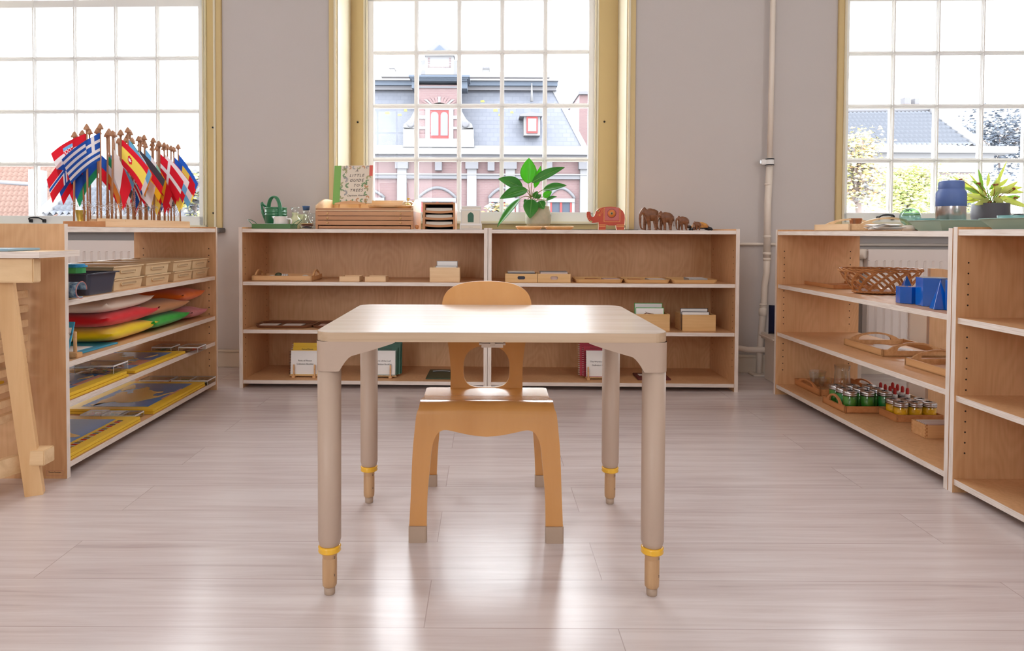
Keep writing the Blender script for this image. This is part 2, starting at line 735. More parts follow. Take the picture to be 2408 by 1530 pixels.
# ================================================================ THE ROOM
RX0, RX1, RY0, CEILZ = -3.95, 4.35, -3.6, 3.2
b = MB()
b.box(RX0 - .1, RX1 + .1, RY0 - .1, 4.5, -0.12, 0.0, 'laminate')
struct(b.build('floor'))
b = MB()
b.box(RX0 - .1, RX1 + .1, RY0 - .1, 4.5, CEILZ, CEILZ + .12, 'ceiling_paint')
struct(b.build('ceiling'))
for nm, x0, x1 in (('wall_left', RX0 - .1, RX0), ('wall_right', RX1, RX1 + .1)):
    b = MB()
    b.box(x0, x1, RY0, 4.4, 0, CEILZ, 'wall_paint')
    struct(b.build(nm))
b = MB()
xs = [RX0 - .1] + [e for o_ in FILL_WIN for e in o_] + [RX1 + .1]
for i in range(0, len(xs), 2):
    b.box(xs[i], xs[i + 1], RY0 - .1, RY0, 0, CEILZ, 'wall_paint')
for (ra, rb) in FILL_WIN:
    b.box(ra, rb, RY0 - .1, RY0, 0, .9, 'wall_paint')
    b.box(ra, rb, RY0 - .1, RY0, 3.0, CEILZ, 'wall_paint')
struct(b.build('wall_rear'))
for i, (ra, rb) in enumerate(FILL_WIN):
    b = MB()
    for (a0, a1, b0, b1) in ((ra, rb, .9, .96), (ra, rb, 2.94, 3.0), (ra, ra + .06, .96, 2.94), (rb - .06, rb, .96, 2.94)):
        b.box(a0, a1, RY0 - .08, RY0 - .02, b0, b1, 'sash_white')
    for k in range(1, 5):
        x = ra + (rb - ra) * k / 5
        b.box(x - .012, x + .012, RY0 - .07, RY0 - .04, .96, 2.94, 'sash_white')
    for k in range(1, 5):
        z = .96 + 1.98 * k / 5
        b.box(ra + .06, rb - .06, RY0 - .07, RY0 - .04, z - .012, z + .012, 'sash_white')
    struct(b.build('window_%d' % (i + 4)))  # rear window frames, added with their openings to let in fill daylight

# window wall, local frame WALL: x along, y outwards
WIN_TOP = 3.0
SILL = 0.800
GV = 0.345          # glass plane behind the wall face


def ux(px, v, py=300):
    return hit(px, py, 'y', v, WALL).x


def uz(px, py, v):
    return hit(px, py, 'y', v, WALL).z


c_l, c_r = ux(790, 0), ux(1477, 0)
l_r = ux(509, 0)
r_l = ux(1981, 0)
OPEN = [(l_r - 1.72, l_r), (c_l, c_r), (r_l, r_l + 1.72)]
b = MB()
xs = [-4.15] + [e for o_ in OPEN for e in o_] + [4.6]
for i in range(0, len(xs), 2):
    b.box(xs[i], xs[i + 1], 0, 0.42, 0, CEILZ, 'wall_paint')
for (a_, b_) in OPEN:
    b.box(a_, b_, 0, 0.42, 0, SILL - .026, 'wall_paint')
    b.box(a_, b_, 0, 0.42, WIN_TOP, CEILZ, 'wall_paint')
struct(b.build('wall_back', mx=WALL))
# baseboards
b = MB()
b.box(-4.1, 4.5, -0.022, 0, 0, 0.088, 'cream_paint', .003)
b.box(-4.1, 4.5, -0.030, 0, 0.088, 0.1, 'cream_paint', .004)
mat('skirting', (0.68, 0.6, 0.5), 0.5)
b.mats = [G('skirting')]
struct(b.build('baseboard_back', mx=WALL))


def window(n, op, glass_l, glass_r, rows_z, ncol, top_rows):
    """yellow cased sash window; rows_z: heights of the glazing bars from the bottom of the glass up"""
    a, c = op
    root = MB()
    D = 0.42
    # reveals and head lining
    for x0, x1 in ((a, a + .012), (c - .012, c)):
        root.box(x0, x1, 0.0, 0.33, SILL, WIN_TOP, 'cream_paint')
    root.box(a, c, 0.0, 0.33, WIN_TOP - .012, WIN_TOP, 'cream_paint')
    fr = struct(root.build('window_%d' % n, mx=WALL))
    # casing on the wall face
    t = MB()
    for x0, x1, s in ((a - .036, a + .006, -1), (c - .006, c + .036, 1)):
        t.box(x0, x1, -0.018, 0.0, SILL - .0, WIN_TOP + .03, 'yellow_paint', .002)
        xm = x1 - .012 if s < 0 else x0
        t.box(xm, xm + .012, -0.028, -0.018, SILL - .0, WIN_TOP + .0, 'cream_paint', .003)
    t.box(a - .036, c + .036, -0.018, 0.0, WIN_TOP, WIN_TOP + .045, 'yellow_paint', .002)
    t.build('casing', fr)
    # yellow frame boards facing the room, beside and below the sash
    k = MB()
    gl, gr = glass_l, glass_r
    sl, sr = gl - .036, gr + .036                       # sash outer edges
    zb = rows_z[0]
    k.box(a + .012, sl - .022, 0.315, 0.40, SILL, WIN_TOP - .012, 'yellow_paint', .002)
    k.box(sr + .022, c - .012, 0.315, 0.40, SILL, WIN_TOP - .012, 'yellow_paint', .002)
    k.box(sl - .022, sr + .022, 0.315, 0.40, SILL, zb - .062, 'yellow_paint', .002)
    k.box(sl - .022, sr + .022, 0.295, 0.315, zb - .073, zb - .057, 'cream_paint', .004)
    k.build('frame_board', fr)
    mo = MB()
    for x0, x1 in ((sl - .022, sl - .010), (sl - .008, sl + .002), (sr - .002, sr + .008), (sr + .010, sr + .022)):
        mo.box(x0, x1, 0.298, 0.36, zb - .06, WIN_TOP - .012, 'cream_paint', .004)
    mo.build('beading', fr)
    for sx in (sl - .06, sr + .06):                    # little screws in the side boards
        for sz in (zb + .02, zb + .55):
            q = MB()
            q.lathe([(0.0, 0), (.006, 0), (.006, .006), (.003, .009), (0, .009)], 'black', 10, Matrix.Translation((sx, .315, sz)) @ Matrix.Rotation(PI / 2, 4, 'X'))
            q.build('screw', fr)
    # sash: lower one with the rows seen, the upper sash above the meeting rail
    s = MB()
    zt = rows_z[-1]
    top2 = WIN_TOP - .012
    v0, v1 = 0.325, 0.365
    s.box(sl, gl, v0, v1, zb - .058, top2, 'sash_white', .002)
    s.box(gr, sr, v0, v1, zb - .058, top2, 'sash_white', .002)
    s.box(sl, sr, v0, v1, zb - .058, zb, 'sash_white', .002)
    s.box(sl, sr, v0, v1, zt, zt + .045, 'sash_white', .002)
    s.box(sl, sr, v0, v1, top2 - .05, top2, 'sash_white', .002)
    step = (gr - gl) / ncol
    allz = list(rows_z[1:-1]) + [zt + .045 + (top2 - .05 - zt - .045) * i / top_rows for i in range(1, top_rows)]
    bw = .013
    for i in range(1, ncol):
        x = gl + step * i
        s.box(x - bw, x + bw, v0 + .004, v1 - .004, zb, top2 - .05, 'sash_white', .004)
        s.box(x - .004, x + .004, v0 - .004, v1, zb, top2 - .05, 'sash_white', .0015)
    for z in allz:
        s.box(gl, gr, v0 + .004, v1 - .004, z - bw, z + bw, 'sash_white', .004)
        s.box(gl, gr, v0 - .004, v1, z - .004, z + .004, 'sash_white', .0015)
    s.build('sash', fr)
    g = MB()
    g.box(gl - .004, gr + .004, GV, GV + .004, zb - .004, top2 - .045, 'window_glass')
    g.build('glass', fr)
    # dark stone sill
    q = MB()
    q.box(a - .05, c + .05, -0.085, 0.0, SILL - .026, SILL, 'marble', .003)
    q.box(a, c, 0.0, 0.33, SILL - .026, SILL, 'marble')
    q.build('window_sill', fr)
    return fr


def zrow(px, ys):
    return [uz(px, y, GV) for y in ys]


# sash lifts
def sash_lift(win, x, z):
    q = MB()
    q.tube([(x - .043, .302, z), (x - .04, .292, z + .008), (x - .028, .287, z + .014), (x, .285, z + .016), (x + .028, .287, z + .014), (x + .04, .292, z + .008), (x + .043, .302, z)],
           [.005, .005, .0055, .006, .0055, .005, .005], 'black', 8)
    for s in (-1, 1):
        q.box(x + s * .043 - .007, x + s * .043 + .007, .303, .3255, z - .016, z + .006, 'black', .002)
    q.build('sash_lift', win)


w1 = window(1, OPEN[0], ux(470.5, GV) - 1.31, ux(470.5, GV), zrow(350, (508, 386, 262, 138, 18)), 5, 3)
w2 = window(2, OPEN[1], ux(880, GV), ux(1382.5, GV), zrow(1130, (498.5, 375.3, 249.5, 124, 4)), 5, 3)
w3 = window(3, OPEN[2], ux(1991, GV), ux(1991, GV) + 1.31, zrow(2190, (501, 377.5, 250.5, 126, 4)), 5, 3)
sash_lift(w1, ux(82, .3), uz(82, 517, .3))
sash_lift(w2, ux(1278, .3), uz(1278, 506, .3))
sash_lift(w2, ux(1012, .3), uz(1012, 506, .3))
sash_lift(w3, ux(2089, .3), uz(2089, 511, .3))
sash_lift(w3, ux(2397, .3), uz(2397, 511, .3))

# fixtures of the added ceiling fill lamps
mat('fill_lamp_diffuser', (0.9, 0.88, 0.85), 0.4)
MATS['fill_lamp_glow'] = mat('fill_lamp_glow', (1, 1, 1), 0.5)
_b = MATS['fill_lamp_glow'].node_tree.nodes['Principled BSDF']
_b.inputs['Emission Color'].default_value = (1, .9, .8, 1)
_b.inputs['Emission Strength'].default_value = 1.0
for i, (lx, ly) in enumerate(FILL_LAMPS):
    where = ('above the low shelves by the map rack', 'above the blue solids shelf', 'at the rear on the map rack side', 'at the rear on the blue solids side')[i]
    t = thing('fill_lamp', 'added white fill lamp on the ceiling ' + where, 'lamp', frame(lx, ly, 0, CEILZ), 'added fill lamps on the ceiling')
    b = MB(); b.box(-.66, .66, -.2, .2, -.05, 0, 'white', .006); b.build('housing', t)
    b = MB(); b.box(-.62, .62, -.16, .16, -.06, -.0505, 'fill_lamp_glow', .002); b.build('diffuser', t)

# ================================================================ PIPES AND RADIATORS (wall frame)
def wtube(name, pxs, v, r, m='pipe_white'):
    pass


px_, pv = 1811, -.055
X1 = ux(1811, pv, 300)
X0 = ux(1785, pv, 850)
pipe = thing('heating_pipe', 'white riser pipe with a kink running down the wall to the floor', 'pipe', at(WALL, 0, 0, 0))
b = MB()
zz = lambda py: uz(1800, py, pv)
b.tube([(X1 + .012, pv, CEILZ), (X1 + .004, pv, zz(150)), (X1, pv, zz(390))], .0145, 'pipe_white', 16)
b.build('upper_pipe', pipe)
b = MB()
Xm = ux(1804, pv, 560)
b.tube([(X1, pv, zz(392)), (Xm, pv, zz(480)), (Xm, pv, zz(608))], .0185, 'pipe_white', 16)
b.tube([(Xm, pv, zz(605)), (Xm - .001, pv, zz(640)), (Xm - .012, pv, zz(672)), (X0 + .022, pv, zz(700)), (X0 + .016, pv, zz(740)), (X0 + .004, pv, zz(815)), (X0, pv, 0.0)], .0165, 'pipe_white', 16)
for (py, x, h, r) in ((433, X1 - .006, .006, .0195), (556, Xm, .006, .021), (596, Xm, .007, .022), (609, Xm, .007, .02), (716, X0 + .018, .006, .02), (733, X0 + .016, .02, .021)):
    z = zz(py)
    b.lathe([(r - .002, z - h), (r, z - h + .002), (r, z + h - .002), (r - .002, z + h)], 'pipe_white', 18, Matrix.Translation((x, pv, 0)))
b.build('lower_pipe', pipe)
b = MB()
zc = zz(381)
b.lathe([(.0215, zc - .02), (.0225, zc - .018), (.0225, zc + .018), (.0215, zc + .02)], 'white', 18, Matrix.Translation((X1, pv, 0)))
b.box(X1 - .048, X1 - .02, pv - .012, pv + .012, zc - .014, zc + .014, 'white', .003)
for z in (zc + .016, zc - .016):
    b.lathe([(.0235, z - .003), (.0245, z), (.0235, z + .003)], 'black', 18, Matrix.Translation((X1, pv, 0)))
b.box(X1 - .054, X1 - .046, pv - .008, pv + .008, zc - .01, zc + .01, 'metal', .002)
b.build('pipe_clamp', pipe, label='white pipe clamp with two black bands')
b = MB()
b.box(X0 - .05, X0 + .06, pv - .06, pv + .05, 0, .008, 'pipe_white', .003)
b.build('floor_plate', pipe)
hp = thing('cross_pipe', 'thin white pipe running level along the wall at shelf height', 'pipe', at(WALL, 0, 0, 0))
b = MB()
zh = uz(1780, 574, -.02)
b.tube([(ux(1700, -.02), -.012, zh), (ux(2400, -.02), -.012, zh - .0)], .0085, 'pipe_white', 10)
b.build('pipe', hp)
hp = thing('low_pipe', 'thicker white pipe running level along the wall just above the skirting', 'pipe', at(WALL, 0, 0, 0))
b = MB()
zl = uz(1780, 822, -.1)
b.tube([(ux(1690, -.1), -.1, zl + .012), (ux(1745, -.1), -.1, zl + .008), (ux(1765, -.1), -.1, zl), (ux(1950, -.1), -.1, zl), (ux(2060, -.1), -.1, zl)], .0155, 'pipe_white', 14)
xr = ux(1811, -.1)
b.tube([(xr - .006, -.1, zl), (xr + .006, -.1, zl)], .024, 'pipe_white', 16)
b.build('pipe', hp)


def radiator(x0, x1, z0, z1, v, lab):
    t = thing('radiator', lab, 'radiator', at(WALL, 0, 0, 0))
    m = MB()
    # convector panel with pressed vertical channels
    n = int((x1 - x0) / .0085)
    pts = []
    for i in range(n + 1):
        x = x0 + (x1 - x0) * i / n
        ph = i % 5
        pts.append((x, v - (.0 if ph == 0 else .007)))
    rows = [z0, z0 + .03, z0 + .034, z1 - .064, z1 - .06, z1]
    vs, fs = [], []
    for j, z in enumerate(rows):
        for (x, y) in pts:
            vs.append((x, y if j in (2, 3) else v - .0065, z))
    k = len(pts)
    for j in range(len(rows) - 1):
        for i in range(k - 1):
            fs.append((j * k + i, j * k + i + 1, (j + 1) * k + i + 1, (j + 1) * k + i))
    m.add(vs, fs, 'radiator_white', False)
    m.build('front_panel', t)
    m = MB()
    m.box(x0, x1, v + .001, v + .05, z0, z1 - .004, 'radiator_white', .004)
    m.build('body', t)
    m = MB()
    m.box(x0 - .004, x1 + .004, v - .006, v + .054, z1 - .012, z1, 'radiator_white', .003)
    m.build('top_grille', t)
    m = MB()
    for x in (x0 + .15, x1 - .15):
        m = MB(); m.box(x - .015, x + .015, v + .05, -.001, z0 + .1, z1 - .08, 'radiator_white'); m.build('wall_bracket', t)
    return t


RV = -.12
radiator(ux(330, RV) - 1.35, ux(330, RV) + .12, .13, uz(250, 565, RV), RV, 'white panel radiator under the window behind the flag stand')
rr = radiator(ux(2046, RV), ux(2046, RV) + 1.45, .14, uz(2100, 586, RV), RV, 'white panel radiator under the window behind the blue solids')
m = MB()
vx0, vx1, vz = ux(2013, RV), ux(2042, RV), uz(2035, 597, RV)
mx = Matrix.Translation((vx0 + .03, RV - .02, vz)) @ Matrix.Rotation(math.radians(75), 4, 'Z') @ Matrix.Rotation(-PI / 2, 4, 'Y')
m.lathe([(.012, -.05), (.02, -.045), (.026, -.01), (.028, .02), (.0265, .04), (.024, .043), (.0, .043)], 'pipe_white', 20, Matrix.Translation((vx1 - .03, RV + .03, vz)) @ Vector((.62, -.78, .0)).to_track_quat('Z', 'Y').to_matrix().to_4x4())
m.build('thermostat_knob', rr)
m = MB()
m.tube([(vx0 - .01, RV + .05, vz), (vx1 - .02, RV + .045, vz)], .010, 'metal', 10)
m.tube([(vx1 - .005, RV + .05, vz - .01), (vx1 + .0, RV + .05, vz - .09), (vx1 + .02, RV + .05, vz - .1)], .012, 'pipe_white', 10)
m.build('valve', rr)

# ================================================================ SHELF UNITS
TH = .018


def holes(mb, x, y0s, zs, s):
    for yy in y0s:
        for z in zs:
            mx = Matrix.Translation((x, yy, z)) @ Matrix.Rotation(PI / 2 * s, 4, 'Y')
            mb.lathe([(.0, 0), (.0027, 0), (.0027, .0004), (0, .0004)], 'hole', 8, mx)


def shelf_unit(label, mx, L, D, H, zs, zb, back, group, skip_holes=()):
    """local x along the length, y from the front back, shelves given by their top heights"""
    t = thing('shelf_unit', label, 'shelf unit', mx, group)
    hz = [z for z in [.12 + .032 * i for i in range(19)] if all(abs(z - q + .01) > .02 for q in list(zs) + [zb])]
    for s in (0, 1):
        m = MB()
        x0 = 0 if s == 0 else L - TH
        m.ply(x0, x0 + TH, 0, D, 0, H, 'x')
        holes(m, TH if s == 0 else L - TH, (.035, D - .045), hz, 1 if s == 0 else -1)
        m.build('side_panel', t)
    m = MB(); m.ply(TH, L - TH, .002, D, H - .008 - TH, H - .008, 'z'); m.build('top_panel', t)
    m = MB(); m.ply(TH, L - TH, .004, D, zb - TH, zb, 'z'); m.build('bottom_shelf', t)
    for z in zs:
        m = MB(); m.ply(TH, L - TH, .006, D - (.012 if back else 0), z - TH, z, 'z'); m.build('shelf', t)
    if back:
        m = MB(); m.ply(TH, L - TH, D - .010, D, zb, H - .008 - TH, 'y'); m.build('back_panel', t)
    return t


UH = .803
# the two units along the window wall
fl, frr = hit(563, 912, 'z', 0), hit(1735, 922, 'z', 0)
BACKF = fr_of(fl, frr)
BL = (frr - fl).length
mid = hit(1145.5, 915, 'z', 0, BACKF).x
BZ = [.532, .292]; BZB = .040
shelf_unit('birch plywood shelf unit below the wooden map cabinet, against the window wall', BACKF, mid, .40, UH, BZ, BZB, True, 'low birch plywood shelf units')
shelf_unit('birch plywood shelf unit below the row of elephants, against the window wall', at(BACKF, mid + .002, 0, 0), BL - mid - .002, .40, UH, BZ, BZB, True, 'low birch plywood shelf units')
# the unit holding cushions and maps
LEFTF = fr_of(hit(158, 1125, 'z', 0), hit(513, 915, 'z', 0))
LL = (hit(158, 1125, 'z', 0) - hit(513, 915, 'z', 0)).length
LZ = [.562, .366, .240]; LZB = .047
shelf_unit('open-backed birch shelf unit carrying the flag stand, felt cushions and puzzle maps', LEFTF, LL, .40, UH, LZ, LZB, False, 'low birch plywood shelf units')
# the unit holding blue solids and jars, and its neighbour nearer the camera
RIGHTF = fr_of(hit(1819, 925, 'z', 0), hit(2218, 1146, 'z', 0))
RL = (hit(1819, 925, 'z', 0) - hit(2218, 1146, 'z', 0)).length + .018
RZ = [.536, .304]; RZB = .050
shelf_unit('open-backed birch shelf unit with wicker basket, blue solids and jars', RIGHTF, RL, .40, UH - .003, RZ, RZB, False, 'low birch plywood shelf units')
shelf_unit('empty birch shelf unit nearest the camera, beside the unit with jars', at(RIGHTF, RL + .004, 0, 0, 0.0), 1.22, .40, UH + .001, [.531, .296], .042, True, 'low birch plywood shelf units')

# ================================================================ TABLE
wood('table_top', (0.56, 0.48, 0.41), (0.66, 0.58, 0.51), 'x', 1.0, .27, .9, coat=.3, rings=30)
wood('table_edge', (0.46, 0.32, 0.2), (0.62, 0.46, 0.32), 'x', 1.0, .4, .4, rings=60)
mat('leg_plastic', (0.48, 0.36, 0.28), .42, spec=.4)
wood('peg_wood', (0.42, 0.24, 0.12), (0.6, 0.38, 0.2), 'z', 1.5, .45)
mat('yellow_ring', (0.85, 0.47, 0.03), .35, coat=.4)
mat('foot_beige', (0.42, 0.31, 0.23), .5)
TX, TY, TZ = .014, 1.708, .571
TW, TD = .750, .552
tab = thing('school_table', 'pale rectangular school table with adjustable peg legs in the middle of the room', 'table', frame(TX, TY, 0))


def rrect(w, d, r, n=6, cx=0, cy=0):
    pts = []
    for (sx, sy, a0) in ((1, -1, -PI / 2), (1, 1, 0), (-1, 1, PI / 2), (-1, -1, PI)):
        for i in range(n + 1):
            a = a0 + PI / 2 * i / n
            pts.append((cx + sx * (w / 2 - r) + r * math.cos(a), cy + sy * (d / 2 - r) + r * math.sin(a)))
    return pts


m = MB()
e = .0015
m.prism(rrect(TW, TD, .036, 8), [], TZ - .0205, TZ - .0012, 'table_edge', 'z')
m.build('edge_band', tab)
m = MB()
m.prism(rrect(TW - .001, TD - .001, .036, 8), [], TZ - .0012, TZ, 'table_top', 'z')
m.build('tabletop', tab)
LX, LY = TW / 2 - .0265, TD / 2 - .0265
ZB = TZ - .0205


def table_leg(sx, sy):
    p = MB()
    r = .0245
    # sleeve
    mx = Matrix.Translation((sx * LX, sy * LY, 0))
    p.lathe([(.0195, .107), (.0215, .1085), (r - .001, .117), (r, .12), (r + .0005, ZB - .061)], 'leg_plastic', 32, mx)
    o = p.build('leg', tab)
    # corner bracket, widening along both table edges under the top
    q = MB()
    A = r + .0015
    ext = .17
    N = 16

    def fn(u, w_):
        # u: across from the corner's outer skin to the lip, w_: 0..1 height
        return None
    q.lathe([(A, ZB - .061), (A, ZB)], 'leg_plastic', 32, mx)
    # curved gusset: bottom height depends on x+y measured from the corner
    def hgt(s):
        if s <= .052: return .062
        if s < .085: return .062 - (.062 - .027) * math.sin((s - .052) / .033 * PI / 2)
        return .027 * (1 - (s - .085) / (ext - .085)) ** .9 if s < ext else 0
    vs, fs = [], []
    n = 26
    idx = {}
    def corner_in(x, y):
        rr_ = A
        if x < rr_ and y < rr_:
            dx, dy = rr_ - x, rr_ - y
            l = math.hypot(dx, dy)
            if l > rr_:
                return rr_ - dx / l * rr_, rr_ - dy / l * rr_
        return x, y
    for i in range(n + 1):
        for j in range(n + 1 - i):
            x, y = ext * i / n, ext * j / n
            s = x + y
            x2, y2 = corner_in(x, y)
            X = sx * (LX + A - x2) ; Y = sy * (LY + A - y2)
            idx[(i, j)] = len(vs)
            vs.append((X, Y, ZB)); vs.append((X, Y, ZB - hgt(s) - .0015))
    for i in range(n):
        for j in range(n - i):
            a, c, d = idx[(i, j)], idx[(i + 1, j)], idx[(i, j + 1)]
            fs.append((a + 1, c + 1, d + 1)); fs.append((a, d, c))
            if i + j < n - 1:
                e_ = idx[(i + 1, j + 1)]
                fs.append((c + 1, e_ + 1, d + 1)); fs.append((c, d, e_))
    fb, fs = fs, []
    for i in range(n):
        for (k1, k2) in (((i, 0), (i + 1, 0)), ((0, i), (0, i + 1)), ((i, n - i), (i + 1, n - i - 1))):
            a, c = idx[k1], idx[k2]
            fs.append((a, c, c + 1, a + 1))
    q.add(vs, fb, 'leg_plastic', True)
    q.add(vs, fs, 'leg_plastic', False)
    q.build('corner_bracket', o, mods=[('EDGE_SPLIT', {'split_angle': .6})])
    q = MB(); q.lathe([(.0235, .0935), (.0245, .096), (.0225, .1), (.0245, .104), (.022, .1068), (.018, .107)], 'yellow_ring', 28, mx); q.build('collar', o, label='yellow plastic collar')
    q = MB()
    q.lathe([(.013, .017), (.0152, .020), (.0156, .03), (.0156, .077), (.0148, .0785), (.0148, .080), (.0156, .0815), (.0156, .108)], 'peg_wood', 24, mx)
    q.build('peg', o, label='round wooden peg')
    for k, z in enumerate((.083, .045)):
        text_part('size_mark', '2', .007, 'black', o, Matrix.Translation((sx * LX + .0125, sy * LY - .0105, z)) @ Matrix.Rotation(math.radians(50), 4, 'Z') @ UPR)
    q = MB(); q.lathe([(.0105, 0), (.0115, .001), (.012, .017), (.0, .017)], 'foot_beige', 20, mx); q.build('foot_cap', o)
    return o


for sx in (-1, 1):
    for sy in (-1, 1):
        table_leg(sx, sy)
m = MB()
kx = hit(1157.5, 812, 'y', TY - TD / 2 + .03).x - TX
m.box(kx - .028, kx + .028, -TD / 2 + .012, -TD / 2 + .06, ZB - .014, ZB, 'leg_plastic', .005)
m.build('latch_block', tab)
m = MB(); m.box(kx - .005, kx + .006, -TD / 2 + .0105, -TD / 2 + .0125, ZB - .0095, ZB - .001, 'foot_beige', .0005); m.build('latch_tab', tab)

# ================================================================ CHAIRS
wood('beech_ply', (0.56, 0.25, 0.06), (0.65, 0.32, 0.095), 'z', .5, .24, .7, wavy=.4, coat=1.0, rings=14)
mat('ply_rim', (0.66, 0.45, 0.26), .35)
CHX = .004
CHY = 1.86


def shell(mb, rows, thick, m='beech_ply', edge='ply_rim', hole=None):
    """bent sheet: rows of (list of points) stitched, given thickness along the row normals"""
    n = len(rows[0])
    R = len(rows)
    top = [[Vector(p) for p in r] for r in rows]
    nor = []
    for i in range(R):
        nr = []
        for j in range(n):
            a = top[min(i + 1, R - 1)][j] - top[max(i - 1, 0)][j]
            c = top[i][min(j + 1, n - 1)] - top[i][max(j - 1, 0)]
            v = c.cross(a)
            nr.append(v.normalized() if v.length > 1e-9 else Vector((0, 0, 1)))
        nor.append(nr)
    vs = [p for r in top for p in r] + [top[i][j] - nor[i][j] * thick for i in range(R) for j in range(n)]
    K = R * n
    fs, es = [], []
    def alive(i, j):
        return hole is None or not hole(i, j)
    for i in range(R - 1):
        for j in range(n - 1):
            if not alive(i, j):
                continue
            a, c, d, e_ = i * n + j, i * n + j + 1, (i + 1) * n + j + 1, (i + 1) * n + j
            fs.append((a, c, d, e_)); fs.append((K + e_, K + d, K + c, K + a))
            for (p, q, ii, jj) in ((a, c, i - 1, j), (d, e_, i + 1, j), (c, d, i, j + 1), (e_, a, i, j - 1)):
                if ii < 0 or jj < 0 or ii > R - 2 or jj > n - 2 or not alive(ii, jj):
                    es.append((p, K + p, K + q, q))
    mb.add(vs, fs, m, True)
    mb.add(vs, es, edge, False)
    return mb


def soften(pts, n=5):
    """a smooth curve through open outline points"""
    P_ = [Vector((p[0], p[1])) for p in pts]
    out = []
    for i in range(len(P_) - 1):
        a, b_, c, d = P_[max(i - 1, 0)], P_[i], P_[i + 1], P_[min(i + 2, len(P_) - 1)]
        for k in range(n):
            t = k / n
            q = .5 * ((2 * b_) + (c - a) * t + (2 * a - 5 * b_ + 4 * c - d) * t * t + (3 * b_ - a - 3 * c + d) * t ** 3)
            out.append((q.x, q.y))
    out.append((P_[-1].x, P_[-1].y))
    return out


def outline_sheet(name, pts, hole_pts, to3, thick, parent, m='beech_ply', density=.012):
    """flat outline with an optional hole, cut into small pieces and bent by to3(a, b, t)"""
    bm = bmesh.new()
    lo_b, hi_b = min(p[1] for p in pts), max(p[1] for p in pts)
    loops = [pts] + ([hole_pts] if hole_pts else [])
    tri = geometry.tessellate_polygon([[Vector((p[0], p[1], 0)) for p in lp] for lp in loops])
    flat = [p for lp in loops for p in lp]
    bv = [bm.verts.new((p[0], p[1], 0)) for p in flat]
    for t in tri:
        try:
            bm.faces.new([bv[i] for i in t])
        except ValueError:
            pass
    nseg = int((hi_b - lo_b) / density)
    for i in range(1, nseg):
        z = lo_b + (hi_b - lo_b) * i / nseg
        bmesh.ops.bisect_plane(bm, geom=list(bm.verts) + list(bm.edges) + list(bm.faces), plane_co=(0, z, 0), plane_no=(0, 1, 0))
    lo_a, hi_a = min(p[0] for p in pts), max(p[0] for p in pts)
    na = int((hi_a - lo_a) / .014)
    for i in range(1, na):
        x = lo_a + (hi_a - lo_a) * i / na
        bmesh.ops.bisect_plane(bm, geom=list(bm.verts) + list(bm.edges) + list(bm.faces), plane_co=(x, 0, 0), plane_no=(1, 0, 0))
    bm.verts.index_update()
    mb = MB()
    V = [(q.co.x, q.co.y) for q in bm.verts]
    n = len(V)
    vs = [to3(a, c, 0) for a, c in V] + [to3(a, c, thick) for a, c in V]
    fs = [[q.index for q in f.verts] for f in bm.faces]
    mb.add(vs, fs + [[i + n for i in reversed(f)] for f in fs], m, True)
    es = [(e_.verts[0].index, e_.verts[1].index, e_.verts[1].index + n, e_.verts[0].index + n) for e_ in bm.edges if len(e_.link_faces) == 1]
    mb.add(vs, es, 'ply_rim', False)
    bm.free()
    return mb.build(name, parent, mods=[('EDGE_SPLIT', {'split_angle': .6})])


